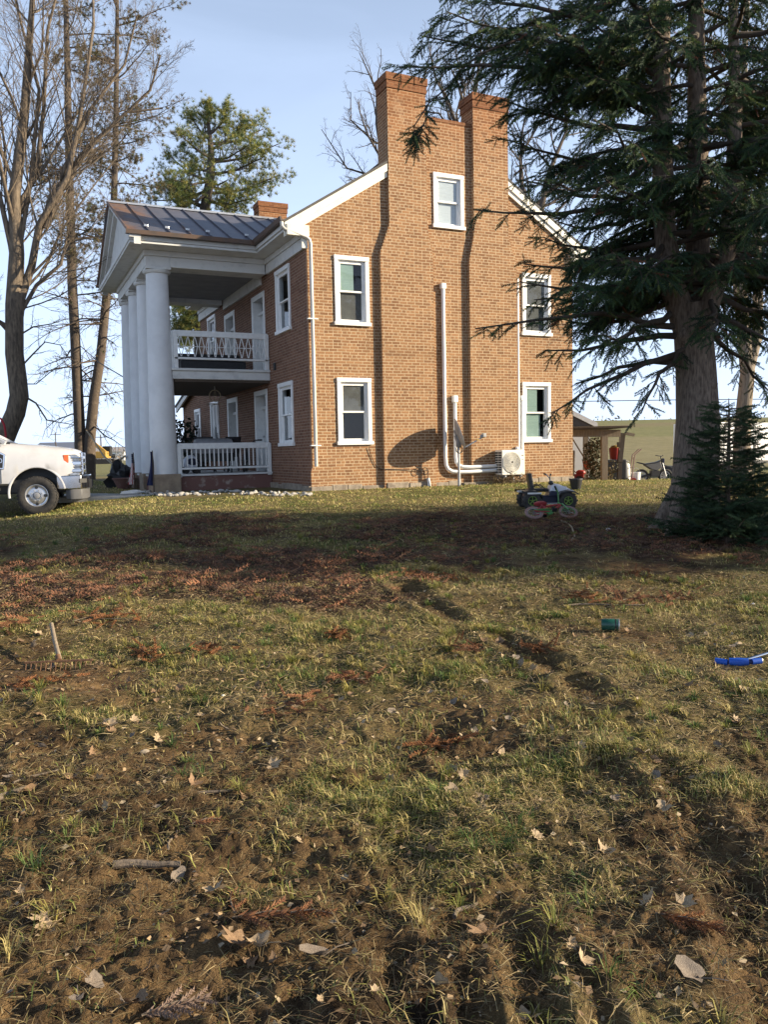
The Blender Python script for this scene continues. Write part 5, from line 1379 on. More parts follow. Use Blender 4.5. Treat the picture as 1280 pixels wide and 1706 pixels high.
# white edging stones along the front bed
rocks = []
for k in range(7):
    g = MB(); g.ell((0,0,.03), (random.uniform(.04,.085), random.uniform(.035,.065), .036), 9, 6, jit=.12); o = g.build('edging_stone', 'rock', None, smooth=True); rocks.append(o)
    tag(o, 'pale river stone in the border before the porch bed', 'stone', 'pale stones edging the porch bed')
k = 0
for i in range(110):
    t = i/110; px = 232+t*288; py = 822.5+1.5*math.sin(t*9)+random.uniform(-3, 3)+t*1.5
    g_ = G(px, py); o = rocks[k] if k < 7 else rocks[k % 7].copy()
    if k >= 7: COL.objects.link(o)
    o.location = (g_[0], g_[1], gz(g_[0], g_[1])-.005); s = random.uniform(.45, 1.25); o.scale = (s, s*random.uniform(.7, 1.1), s); o.rotation_euler = (0, 0, random.uniform(0, 6)); k += 1
# rope from the twin trunks to the porch, cable to the house, power line
rp = MB(); a, b = PD(143, 716, 33), PD(208, 760, 24); rp.tube([a, a.lerp(b, .25)+Vector((0,0,-.2)), a.lerp(b, .5)+Vector((0,0,-.5)), a.lerp(b, .75)+Vector((0,0,-.55)), b], .03, 6)
tag(rp.build('slack_rope', 'rope', None, smooth=True), 'slack tan rope hanging from the twin trunks towards the porch', 'rope')
rp = MB(); a, b = PD(132, 575, 34), PD(210, 631, 24.5); rp.tube([a, a.lerp(b, .5)+Vector((0,0,-.12)), b], .018, 5)
tag(rp.build('service_cable', 'cord', None), 'thin service cable running from the twin trunks to the porch column', 'cable')
rp = MB(); pts = [PD(x, 668-(x-985)*.012+abs(x-1130)*.004, 70) for x in range(900, 1330, 30)]; rp.tube(pts, .035, 5)
tag(rp.build('power_line', 'cord', None), 'thin overhead power line crossing behind the spruce trunk', 'cable')

# ================================================================== TREES
def wander(p0, d0, L, n, jit, trop, seed=None):
    pts = [np.array(p0, float)]; d = np.array(d0, float); d /= np.linalg.norm(d)
    for i in range(n):
        d = d+rng.normal(0, jit, 3)+np.array([0, 0, trop]); d /= np.linalg.norm(d)
        pts.append(pts[-1]+d*L/n)
    return np.array(pts)
def along(pts, t):
    s = t*(len(pts)-1); i = min(int(s), len(pts)-2); f = s-i
    p = pts[i]*(1-f)+pts[i+1]*f; d = pts[i+1]-pts[i]; return p, d/np.linalg.norm(d)
def side_dir(d, ang):
    r = rng.normal(0, 1, 3); r -= d*(r@d); r /= np.linalg.norm(r)
    v = d*math.cos(ang)+r*math.sin(ang); return v/np.linalg.norm(v)
def ramify(T, pts, rad, level, spec, tips=None, k=6):
    T.add(pts, rad, k)
    if level >= len(spec):
        if tips is not None: tips.append((pts[-1], pts[-1]-pts[-2]))
        return
    n, lf, ang, jit, trop, t0, rf = spec[level]
    L = np.linalg.norm(np.diff(pts, axis=0), axis=1).sum()
    for i in range(n):
        t = t0+(1-t0)*((i+rng.uniform(.2, .8))/n); p, d = along(pts, t)
        r = np.interp(t, np.linspace(0, 1, len(rad)), rad)*rf
        l = L*lf*(1.15-.75*t)*rng.uniform(.7, 1.25)
        m = 5 if level < 2 else 4
        q = wander(p, side_dir(d, ang*rng.uniform(.7, 1.3)), l, m, jit, trop)
        ramify(T, q, np.linspace(r, max(r*.3, .0035), m+1), level+1, spec, tips, 5 if level < 1 else 3)

def px_path(pts, d, root):
    return np.array([P(a, b, d+(np.ravel(c)[0] if c else 0)) for a, b, *c in pts])-np.array(root)

# --- big bare deciduous tree on the left, behind the truck
D1 = 24.0
r1 = GD(15, D1)
t1 = tag(empty('bare_tree', r1), 'large bare tree with curved dark trunk and upright branches behind the truck', 'tree')
T = Tubes()
pth = lambda L: px_path(L, D1, r1)
trunk1 = np.vstack([[0.0, 0, -.2], pth([(2,745),(14,715),(26,688),(32,660),(29,630),(24,590),(24,507)])])
T.add(trunk1, [.40,.30,.275,.27,.265,.26,.255,.25], 16)
mains = [([(24,509),(25,420),(22,330),(30,200),(48,60),(60,-60),(62,-200)], .25), ([(26,560),(38,500),(52,440),(75,380),(100,300),(125,200),(165,60),(190,-60)], .15),
         ([(30,570),(40,515),(60,478),(100,440),(122,400),(160,385),(215,362)], .075), ([(28,470),(20,410),(5,330),(-30,250),(-70,120)], .11), ([(30,360),(60,280),(85,180),(95,60),(110,-80)], .09),
         ([(75,380),(110,300),(170,235),(240,160),(262,110)], .075), ([(28,440),(50,300),(62,150),(30,30),(10,-80)], .075), ([(30,590),(10,545),(-30,520),(-110,470),(-180,420)], .10), ([(52,440),(85,330),(135,240),(210,190),(280,185)], .06), ([(100,300),(150,190),(205,90),(235,20)], .06)]
spec1 = [(14, .40, R(34), .12, .09, .15, .36), (11, .42, R(36), .16, .06, .12, .48), (7, .52, R(36), .2, .04, .15, .6)]
for L, r0 in mains:
    q = pth(L); q[1:] += rng.normal(0, .35, (len(q)-1, 3))*np.linspace(.2, 1.6, len(q)-1)[:, None]*np.array([.5, .9, .2])
    ramify(T, q, .025+(r0-.025)*(1-np.linspace(0, 1, len(q)))**(1.5 if r0 > .25 else 1.1), 0, spec1, None, 10)
low = [([(40,660),(60,672),(78,700),(100,704),(124,708)], .035), ([(36,610),(55,590),(75,570),(100,575),(118,600)], .03), ([(38,640),(60,640),(90,615),(115,598)], .02), ([(30,560),(55,545),(85,540),(116,530)], .03)]
for L, r0 in low:
    ramify(T, pth(L), np.linspace(r0, .008, len(L)), 0, [(7, .4, R(40), .18, -.02, .2, .5), (4, .45, R(40), .2, 0, .2, .6)], None, 5)
T.build('trunk', 'bark_tan', t1)
st = MB(); c = pth([(8, 705)])[0]; cn = [tuple(pth([(x, y, (-.42,))])[0]) for x, y in ((-6,694),(2,698),(7,708),(9,720),(10,732))]
st.tube(cn, .028, 6); tag(st.build('red_strap', 'strap', None, smooth=True, loc=r1), 'red strap hanging against the curved trunk of the bare tree', 'strap')

# --- tall twin-stemmed conifer, mostly bare
D2 = 33.0
r2 = GD(143, D2)
t2 = tag(empty('twin_conifer', r2), 'tall twin-trunked conifer with sparse dead twigs left of the porch', 'tree')
T = Tubes(); pth = lambda L: px_path(L, D2, r2)
s1 = np.vstack([[-.25, 0, -.2], pth([(137,790),(133,720),(129,640),(125,560),(120,470),(118,380),(115,270),(113,150),(110,20),(108,-160)])])
s2 = np.vstack([[.0, 0, -.2], pth([(148,790),(150,730),(157,660),(168,590),(176,510),(184,420),(190,330),(193,200),(195,60),(196,-120)])])
T.add(s1, [.44,.29,.22,.205,.195,.185,.17,.15,.13,.10,.05], 12); T.add(s2, [.36,.27,.215,.20,.185,.17,.15,.13,.11,.08,.04], 12)
tipsP, tipsD = [], []
for s in (s1, s2):
    for i in range(72):
        t = rng.uniform(.22, .99); p, d = along(s, t); a = rng.uniform(0, 6.28)
        L = rng.uniform(.9, 3.6)*(1 if t < .7 else 1.15-.6*t+.2)
        dead = t < .5
        q = wander(p, [math.cos(a), math.sin(a), rng.uniform(-.25, .35)], L, 6, .12, -.05 if dead else .02)
        if dead and rng.uniform() < .35: continue
        tips = []
        ramify(T, q, np.linspace(.035, .008, 7), 0, [(11, .38, R(55), .18, -.04, .12, .55), (5, .45, R(50), .2, -.03, .2, .6)], tips, 5)
        if not dead or rng.uniform() < .12:
            for tp_, td in tips:
                if rng.uniform() < (.85 if t > .55 else .25): tipsP.append(tp_); tipsD.append(td)
T.build('trunk', 'bark_conifer', t2)
def needle_puff(n, L, w, spread):
    V, Fc = [], []
    r = np.random.default_rng(3)
    for i in range(n):
        d = r.normal(0, 1, 3); d[0] = abs(d[0])+spread; d /= np.linalg.norm(d); s = np.cross(d, r.normal(0, 1, 3)); s /= np.linalg.norm(s); o = np.array([r.uniform(0, .5), 0, 0])
        V += [o-s*w, o+s*w, o+d*L]; Fc.append([3*i, 3*i+1, 3*i+2])
    return np.array(V), np.array(Fc)
PV, PF = needle_puff(26, 1.0, .055, .15)
tipsP = np.array(tipsP); tipsD = np.array(tipsD); n = len(tipsP)
V, Fc = scatter(PV, PF, tipsP, tipsD, rng.normal(0, 1, (n, 3)), rng.uniform(.08, .17, n))
colc = np.array([(.16,.12,.06),(.12,.11,.045),(.09,.10,.04),(.19,.14,.075)])[rng.integers(0, 4, n)]*rng.uniform(.7, 1.25, (n, 1))
raw_mesh('crown', V, Fc, 'foliage', np.repeat(colc, len(PV), 0), t2)

# --- pine behind the porch
D3 = 42.0
r3 = GD(338, D3)
t3 = tag(empty('pine_tree', r3), 'green pine with layered sunlit foliage rising behind the porch roof', 'pine tree')
T = Tubes(); pth = lambda L: px_path(L, D3, r3)
tr3 = np.vstack([[0, 0, -.3], pth([(336,640),(334,540),(338,440),(341,350),(350,300),(352,255),(348,215),(346,185)])])
T.add(tr3, [.42,.38,.33,.29,.26,.22,.16,.10,.05], 12)
tipsP, tipsD = [], []
for (x, y), (x2, y2), zz in [((338,345),(292,318),0),((343,335),(425,330),-1.5),((346,322),(466,292),1),((345,300),(285,262),1.5),((350,290),(440,262),-1),((352,270),(465,240),.5),((350,262),(300,225),-1),((350,250),(405,208),1),
                          ((348,232),(318,195),.6),((348,225),(385,185),-.6),((347,205),(345,178),0),((347,300),(380,300),-3),((348,280),(330,275),3),((345,320),(300,345),-2),((346,330),(400,345),2.5),((342,345),(270,290),2.2),((350,240),(440,215),1.6),((344,318),(255,335),0),
                          ((350,265),(410,245),-2.5),((350,300),(290,300),-2.6),((334,560),(296,545),0),((334,540),(300,520),-1),((335,520),(285,505),1),((335,530),(370,520),1.5),((336,500),(290,560),-.6),((335,545),(310,575),1),((346,310),(440,310),2.4)]:
    a = pth([(x, y)])[0]; b = pth([(x2, y2, (zz,))])[0]
    m = (a+b)/2+np.array([0, 0, -.18*np.linalg.norm(b-a)*.4]); q = np.array([a, a*.6+m*.4+[0,0,-.05], m, m*.5+b*.5, b])
    tips = []
    ramify(T, q, np.linspace(.085, .02, 5), 0, [(9, .42, R(50), .12, .06, .25, .5), (7, .45, R(45), .15, .06, .2, .6)], tips, 6)
    for tp_, td in tips: tipsP.append(tp_); tipsD.append(td+np.array([0, 0, .05]))
T.build('trunk', 'bark_dark', t3)
tipsP = np.array(tipsP); tipsD = np.array(tipsD)
B_ = np.repeat(tipsP, 3, 0)+rng.normal(0, .17, (len(tipsP)*3, 3)); Dd = norm(np.repeat(tipsD, 3, 0))+rng.normal(0, .4, (len(B_), 3))+[0, 0, .35]; n = len(B_)
PV2, PF2 = needle_puff(24, 1.0, .036, .35)
V, Fc = scatter(PV2, PF2, B_, Dd, rng.normal(0, 1, (n, 3)), rng.uniform(.13, .26, n))
colc = np.array([(.20,.225,.06),(.15,.185,.055),(.10,.14,.05),(.26,.25,.065),(.28,.25,.075)])[rng.integers(0, 5, n)]*rng.uniform(.75, 1.25, (n, 1))
raw_mesh('crown', V, Fc, 'foliage', np.repeat(colc, len(PV2), 0), t3)

# --- bare trees behind the house
def bare_tree(px, d, label, limbs, spread=1., mat_='bark_dark', group=None):
    root = GD(px, d); t = tag(empty('bare_tree', root), label, 'tree', group); T = Tubes(); pth = lambda L: px_path(L, d, root)
    first = pth([limbs[0][0][0]])[0]
    T.add(np.array([[0, 0, -.3], first*np.array([.4, .4, .5]), first]), [.42, .34, limbs[0][1]*1.1], 10)
    for L, r0 in limbs:
        q = pth(L); q[1:] += rng.normal(0, .25, (len(q)-1, 3))
        ramify(T, q, np.linspace(r0, .02, len(q)), 0, [(10, .42, R(42), .16, .02, .15, .55), (7, .45, R(42), .2, .01, .15, .6), (4, .5, R(40), .2, 0, .2, .7)], None, 7)
    T.build('trunk', mat_, t)
bare_tree(665, 46, 'bare tree showing left of the tall chimney', [([(668,400),(655,300),(632,215),(612,150),(603,95)], .20), ([(660,330),(620,290),(580,270),(545,235)], .10), ([(640,240),(618,240),(596,205),(588,160)], .08), ([(668,380),(690,280),(700,180),(715,90)], .16), ([(640,330),(600,300),(568,300)], .07)])
bare_tree(770, 40, 'bare tree with dark forking limbs between the two chimneys', [([(760,400),(775,290),(770,205),(752,150),(740,105)], .20), ([(772,240),(735,180),(722,130),(715,70)], .12), ([(770,260),(800,180),(790,110),(800,40)], .13), ([(760,230),(728,215),(706,180)], .07), ([(774,270),(760,190),(770,130)], .08), ([(772,250),(745,190),(735,160)],.07)])
bare_tree(905, 38, 'bare tree standing behind the right roof slope', [([(880,480),(888,380),(905,300),(928,230),(950,160)], .20), ([(888,370),(876,300),(868,230),(880,170)], .12), ([(895,340),(930,300),(960,240)], .10), ([(885,400),(915,350),(950,330),(990,300)], .09), ([(868,260),(900,230),(920,180)],.07), ([(884,400),(866,330),(858,280)],.06)])

# --- the big spruce on the right
D4 = 11.7
g4 = G(1150, 882); d4, l4 = dl(g4[0], g4[1]); D4 = float(d4)*1.0
r4 = Vector((g4[0], g4[1], bz(g4[0], g4[1])))
SPZ = ray(1150, 882); D4 = (g4-CAM)[0]/SPZ[0]
t4 = tag(empty('spruce_tree', r4), 'big dark spruce with thick forked trunk overhanging the right side of the lawn', 'spruce tree')
T = Tubes(); pth = lambda L: px_path(L, D4, r4)
tk = np.vstack([[0, 0, -.15], pth([(1152,872),(1157,840),(1160,780),(1163,700),(1160,620),(1156,560),(1150,510)])])
T.add(tk, [.44,.40,.345,.315,.295,.275,.265,.25], 22)
for k in range(8):                                                        # root flare
    a = k*.785+.3; e = np.array([math.cos(a), math.sin(a), 0])
    T.add(np.array([[0, 0, .62]+e*.17, [0, 0, .30]+e*.30, [0, 0, .02]+e*.46, [0, 0, -.14]+e*.72]), [.10, .13, .10, .05], 8)
for k, (x, y) in enumerate(((1186,640),(1140,560),(1168,650))):
    c = pth([(x, y, (-.2,))])[0]; T.add(np.array([c+[0,0,.12], c+[0,0,.05], c, c-[0,0,.05], c-[0,0,.12]]), [.02,.07,.09,.07,.02], 8)
S1 = pth([(1145,545),(1118,470),(1108,380),(1104,250),(1102,120),(1105,0),(1108,-150),(1110,-330)])
S2 = pth([(1155,540,(.15,)),(1162,440,(.2,)),(1165,330,(.25,)),(1162,200,(.3,)),(1160,50,(.3,)),(1160,-150,(.3,)),(1160,-420,(.3,))])
S3 = pth([(1165,560,(-.1,)),(1185,500,(-.2,)),(1212,420,(-.2,)),(1222,300,(-.1,)),(1226,180,(0,)),(1222,50,(.1,)),(1220,-120,(.1,))])
T.add(S1, [.20,.165,.15,.14,.12,.10,.07,.03], 14); T.add(S2, [.21,.17,.15,.135,.115,.08,.02], 14); T.add(S3, [.16,.135,.12,.105,.09,.07,.03], 12)
TL = Tubes()
twB, twD, twS = [], [], []
GRAV = np.array([0, 0, -1.])
def spray(pts, L0, dens=1., droop=1., t0=.24):
    """side shoots and short thick twigs along the outer part of a limb"""
    seg = np.linalg.norm(np.diff(pts, axis=0), axis=1).sum()
    nb = int(seg*9.5*dens)
    for i in range(nb):
        t = t0+(1-t0)*(i+rng.uniform(0, 1))/nb; p, d = along(pts, min(t, .999))
        sd = np.cross(d, [0, 0, 1]); sd /= max(np.linalg.norm(sd), .1)
        sgn = 1 if i % 2 else -1
        l = L0*(1.05-.6*abs(t-.6)/.6)*rng.uniform(.45, 1.15)
        v = d*rng.uniform(.35, .9)+sd*sgn*rng.uniform(.4, 1.)+np.array([0, 0, rng.uniform(-.35, .25)])*droop
        q = wander(p, v, l, 5, .16, -.13*droop)
        TL.add(q, np.linspace(.009, .0035, 6), 3)
        m = max(3, int(l*25))
        for j in range(m):
            u = .12+.88*(j+.5)/m; pp, dd = along(q, min(u, .999)); s2 = np.cross(dd, [0, 0, 1]); s2 /= max(np.linalg.norm(s2), .1)
            twB.append(pp); twD.append(dd*.7+s2*(1 if j % 2 else -1)*rng.uniform(.4, 1.)+np.array([0, 0, rng.uniform(-.75, .25)])*droop); twS.append(rng.uniform(.11, .22)*(1.1-.35*u))
        twB.append(q[-1]); twD.append(q[-1]-q[-2]); twS.append(.15)
def limb(start, tip, dz, sag=.25, L0=.5, dens=1.25, r0=.05, droop=1., up=0.):
    a = pth([start])[0]; b = pth([(tip[0], tip[1], (dz,))])[0]; L = np.linalg.norm(b-a)
    pts = []
    for k in range(8):
        t = k/7; pts.append(a*(1-t)+b*t+np.array([0, 0, -sag*L*math.sin(math.pi*t)*.5+up*math.sin(math.pi*t)])+rng.normal(0, .03, 3)*(0 < k < 7))
    pts = np.array(pts); TL.add(pts, np.linspace(r0, .008, 8), 7); spray(pts, L0, dens, droop)
for L in [((1104,90),(862,92),-1.2,.1,.7,1.2), ((1104,140),(872,150),.4,.12,.7,1.1), ((1105,250),(890,300),-1.5,.2,.7,1.2), ((1106,330),(930,370),-.9,.22,.7,1.2), ((1110,400),(960,470),-1.5,.25,.65,1.2), ((1104,20),(860,90),-.9,.1,.7,1.2), ((1104,-40),(780,60),.9,.1,.75,1.1), ((1125,500),(930,530),.9,.2,.55,1.1), ((1105,165),(668,112),-.9,.05,.55,.85,.06,1.,.25), ((1104,130),(745,20),-.3,.0,.7,1.), ((1104,60),(735,-30),.3,.05,.7,1.), ((1104,215),(835,165),-.6,.1,.6,1.), ((1105,270),(852,235),.6,.15,.6,1.1),
          ((1105,320),(868,300),-.4,.15,.6,1.), ((1106,360),(790,350),-.9,-.02,.40,.7), ((1106,400),(905,395),.8,.2,.6,1.1), ((1108,420),(872,440),-.2,.15,.55,.9), ((1112,450),(890,500),.5,.2,.55,.9),
          ((1130,545),(792,548),-.7,-.12,.36,.75), ((1128,560),(905,585),.2,.0,.42,.8), ((1122,480),(865,470),-.5,.05,.45,.7), ((1130,590),(918,690),-.5,-.12,.42,.9), ((1140,600),(958,640),.6,-.1,.40,.5),
          ((1150,570),(1068,690),-.5,-.2,.36,.7), ((1120,520),(985,560),-1.2,.1,.55,1.), ((1115,470),(965,470),1.2,.2,.6,1.), ((1104,100),(880,40),-1.6,.1,.7,1.1), ((1104,180),(905,120),1.5,.15,.7,1.1),
          ((1150,330),(1010,300),-1.7,.2,.6,1.1), ((1150,230),(990,200),-1.9,.2,.6,1.1), ((1150,430),(1020,420),-1.6,.2,.6,1.1), ((1180,520),(1330,610),-.6,-.1,.5,.8), ((1190,500),(1340,520),.4,.1,.6,1.1), ((1210,430),(1370,440),-.5,.15,.6,1.1),
          ((1220,330),(1390,330),.3,.15,.6,1.1), ((1222,250),(1400,230),-.6,.15,.6,1.1), ((1225,160),(1390,120),.3,.1,.7,1.1), ((1222,60),(1400,20),-.3,.1,.7,1.), ((1180,480),(1200,560),-1.3,.1,.5,1.1), ((1165,540),(1290,660),.9,-.1,.4,.6),
          ((1160,300),(1180,260),-2.0,.2,.6,1.1), ((1160,200),(1220,130),-2.0,.2,.6,1.1), ((1160,420),(1230,430),-1.7,.2,.6,1.), ((1104,40),(990,-60),-1.4,.1,.7,1.), ((1160,60),(1080,20),-2.,.2,.7,1.), ((1102,110),(700,60),.4,.02,.6,.8)]:
    L = list(L)
    if L[1][0] < 960 and L[1][1] > 270: L[4] = min(L[4], .40); L[5] *= .62
    limb(L[0], L[1], L[2], *L[3:6], **({'r0': L[6]} if len(L) > 6 else {}), **({'up': L[8]} if len(L) > 8 else {}))
# the thin shoot that hangs in front of the chimney
limb((880,62), (694,205), -.9, -.18, .26, .7, .018); limb((712,196), (694,232), -.25, .0, .30, 2.5, .01)
# many more limbs all round, up to the top
for S, n, zlo in ((S1, 31, 2.9), (S2, 47, 3.0), (S3, 36, 2.8)):
    for i in range(n):
        t = .10+.88*(i+rng.uniform(0, 1))/n; p, d = along(S, t); a = rng.uniform(0, 6.28)
        if p[2] < zlo+.4: continue
        H_ = p[2]; Ll = max(.5, 3.3*(1-(H_-3)/12.))*rng.uniform(.6, 1.05)
        lat = math.cos(a)*_cy-math.sin(a)*_sy
        if H_ < 6.6 and lat < -.2: Ll = min(Ll, 1.75)
        q = wander(p, [math.cos(a), math.sin(a), rng.uniform(-.12, .15)], Ll, 7, .07, -.05)
        TL.add(q, np.linspace(.036, .008, 8), 6); spray(q, .46, 1.35, 1.1, .26)
T.build('trunk', 'bark_spruce', t4); TL.build('limbs', 'bark_limb', t4)
def spruce_twig(n=30, seed=5):
    r = np.random.default_rng(seed); V = [(0,-.012,0),(0,.012,0),(1,0,0)]; Fc = [[0,1,2]]
    for i in range(n):
        x = .02+.93*i/n; a = i*2.4; d = np.array([.75, math.cos(a)*.8, math.sin(a)*.8]); d /= np.linalg.norm(d)
        s = np.cross(d, [0, math.sin(a), -math.cos(a)]); s /= np.linalg.norm(s); o = np.array([x, 0, 0]); L = .20*r.uniform(.8, 1.15)*(1-.25*(i/n)); w = .034
        b = len(V); V += [o-s*w, o+s*w, o+d*L]; Fc.append([b, b+1, b+2])
    return np.array(V, float), np.array(Fc)
TWV, TWF = spruce_twig()
twB = np.array(twB); twD = np.array(twD); twS = np.array(twS); n = len(twB)
V, Fc = scatter(TWV, TWF, twB, twD, rng.normal(0, .4, (n, 3))+[0, 0, 1], twS*1.12)
pal = np.array([(.018,.040,.018),(.028,.056,.022),(.013,.029,.016),(.044,.076,.026),(.080,.110,.030)])
colc = pal[rng.choice(5, n, p=[.26,.28,.18,.17,.11])]*1.15*rng.uniform(.75, 1.3, (n, 1))
dead = rng.uniform(0, 1, n) < .015; colc[dead] = (.14, .055, .03)
raw_mesh('crown', V, Fc, 'foliage', np.repeat(colc, len(TWV), 0), t4)
print('spruce twigs', n)

# companions beyond the right edge of the frame, whose shade crosses the lawn
def near_copy(src, d, l, rz, s, label):
    c = copy_tree(src); x, y = wxy(d, l); c.location = (x, y, bz(x, y)); c.rotation_euler = (0, 0, rz); c.scale = (s, s, s); c['label'] = label; return c
near_copy(t4, 10.9, 13.0, R(100), .86, 'spruce tree next in the row beyond the forked spruce')
near_copy(t4, 9.3, 17.2, R(200), .82, 'spruce tree third in the row beyond the forked spruce')
near_copy(t4, 10.7, 21.5, R(310), .88, 'spruce tree fourth in the row beyond the forked spruce')
near_copy(t4, 9.2, 26.5, R(30), .9, 'spruce tree at the far end of the row beyond the forked spruce')

# --- pale twin trunk behind the spruce on the right edge
D5 = 22.0
r5 = GD(1240, D5)
t5 = tag(empty('bare_tree', r5), 'pale trunked bare tree standing behind the spruce at the right edge', 'tree')
T = Tubes(); pth = lambda L: px_path(L, D5, r5)
T.add(np.vstack([[0,0,-.2], pth([(1236,740),(1240,680),(1246,620),(1240,560),(1232,470),(1235,380),(1245,250),(1240,100),(1250,-60)])]), [.28,.22,.2,.19,.18,.17,.15,.12,.08,.04], 12)
b_ = pth([(1246,620),(1262,560),(1264,480),(1262,380),(1275,250),(1290,100)]); T.add(b_, np.linspace(.17, .05, 6), 10)
for i in range(40):
    t = rng.uniform(.25, 1); p, d = along(b_ if i % 2 else pth([(1246,620),(1232,470),(1235,380),(1245,250),(1240,100),(1250,-60)]), min(t, .99))
    ramify(T, wander(p, side_dir(d, R(50)), rng.uniform(.8, 2.6), 5, .15, .03), np.linspace(.03, .007, 6), 0, [(7, .45, R(40), .18, 0, .2, .6), (4, .45, R(40), .18, 0, .2, .6)], None, 5)
T.build('trunk', 'bark_grey', t5)

# --- young spruce in front of the trunk
g6 = G(1212, 905); r6 = Vector((g6[0], g6[1], bz(g6[0], g6[1])-.03)); D6 = float((g6-CAM)@_fw)
t6 = tag(empty('young_spruce', r6), 'young dark spruce with dense skirts growing in front of the big trunk', 'spruce tree')
T = Tubes(); twB, twD, twS = [], [], []
H6 = 1.85
T.add(np.array([[0,0,-.05],[0,0,.8],[.01,0,1.5],[.0,0,H6]]), [.04,.03,.018,.005], 7)
def spray6(pts, L0):
    seg = np.linalg.norm(np.diff(pts, axis=0), axis=1).sum(); nb = max(4, int(seg*26))
    for i in range(nb):
        t = .08+.9*(i+.5)/nb; p, d = along(pts, min(t, .999)); sd = np.cross(d, [0,0,1]); sd /= max(np.linalg.norm(sd), .1)
        l = L0*(1.1-t)*rng.uniform(.6, 1.2); v = d*.8+sd*(1 if i % 2 else -1)*.8+np.array([0,0,rng.uniform(-.25,.3)])
        q = wander(p, v, l, 3, .1, -.02); m = max(2, int(l*20))
        for j in range(m):
            u = (j+.5)/m; pp, dd = along(q, u); s2 = np.cross(dd, [0,0,1]); s2 /= max(np.linalg.norm(s2), .1)
            twB.append(pp); twD.append(dd+s2*(1 if j % 2 else -1)*.7+rng.normal(0, .25, 3)); twS.append(rng.uniform(.07, .14))
    twB.append(pts[-1]); twD.append(pts[-1]-pts[-2]); twS.append(.15)
for i in range(96):
    h = .06+(H6-.15)*(i/96)**1.2; a = i*2.399+rng.uniform(-.3, .3)
    Lr = (.80*(1-h/H6)**.9+.08)*rng.uniform(.65, 1.15)
    q = wander([0,0,h], [math.cos(a), math.sin(a), rng.uniform(-.12, .25) if h > .4 else rng.uniform(0, .3)], Lr, 5, .06, .02)
    q[:, 2] = np.maximum(q[:, 2], .04)
    T.add(q, np.linspace(.012, .004, 6), 4); spray6(q, .34)
T.build('trunk', 'bark_spruce', t6)
twB = np.array(twB); twD = np.array(twD); twS = np.array(twS); n = len(twB)
V, Fc = scatter(TWV, TWF, twB, twD, rng.normal(0, .4, (n, 3))+[0,0,1], twS*1.35)
raw_mesh('crown', V, Fc, 'foliage', np.repeat(np.array([(.018,.038,.018),(.030,.056,.024),(.050,.080,.032)])[rng.integers(0, 3, n)]*rng.uniform(.75, 1.25, (n, 1)), len(TWV), 0), t6)
print('young twigs', n)

# ================================================================== GROUND
dline = np.concatenate([np.arange(-30, 1.6, 1.5), np.arange(1.6, 4.6, .016), np.arange(4.6, 6.5, .028), np.arange(6.5, 11, .05), np.arange(11, 24, .10), np.geomspace(24, 900, 90)])
lline = np.concatenate([-np.geomspace(900, 9, 45), np.arange(-8.9, -4, .09), np.arange(-4, -2.4, .026), np.arange(-2.4, 2.4, .017), np.arange(2.4, 4, .026), np.arange(4, 9, .09), np.geomspace(9, 900, 45)])
Dg, Lg = np.meshgrid(dline, lline, indexing='ij')
Xg, Yg = wxy(Dg.ravel(), Lg.ravel())
Zg = base_h(Xg, Yg)+micro_h(Xg, Yg)
mud, nd, gr_n, n2 = cover(Xg, Yg)
a, b = len(dline), len(lline); idx = np.arange(a*b).reshape(a, b)
Fc = np.stack([idx[:-1, :-1], idx[:-1, 1:], idx[1:, 1:], idx[1:, :-1]], -1).reshape(-1, 4)
gro = raw_mesh('ground', np.stack([Xg, Yg, Zg], 1), Fc[:, ::-1], 'ground', np.stack([mud, nd, gr_n], 1), smooth=True, attrname='cov')
fa_ = gro.data.color_attributes.new('field', 'FLOAT_COLOR', 'POINT')
dd, ll = dl(Xg, Yg); az = ll/np.maximum(dd, 1)
fld = sst(dd, 34, 42)
band = np.where(az > .1, sst(dd, 46, 48)*(1-sst(dd, 92, 96))+sst(dd, 150, 156)*.7, 0)+.25*sst(np.sin(dd*.5), .2, .9)*(az > .1)
c4 = np.zeros((len(Xg), 4), np.float32); c4[:, 0] = fld; c4[:, 1] = np.clip(band*.45+.25*fbm(Xg*.05, Yg*.05, 301), 0, 1); c4[:, 3] = 1; fa_.data.foreach_set('color', c4.ravel())
tag(gro, 'winter lawn with muddy ruts and needle litter', None, None, 'structure')
# gravel drive on the right behind the lean-to
dv = []
A_, B2 = [], []
for l in np.linspace(4.5, 30, 40):
    for dd_ in (25.6, 28.9):
        x, y = wxy(dd_+.25*math.sin(l*.8), l); dv.append((x, y, bz(x, y)+.05))
dvf = np.array([[2*i, 2*i+2, 2*i+3, 2*i+1] for i in range(39)])
tag(raw_mesh('gravel_drive', np.array(dv), dvf, mat('gravel', (.27,.25,.22), .95, c2=(.18,.16,.13), scale=3, bump=.5, bscale=20)), kind='structure')

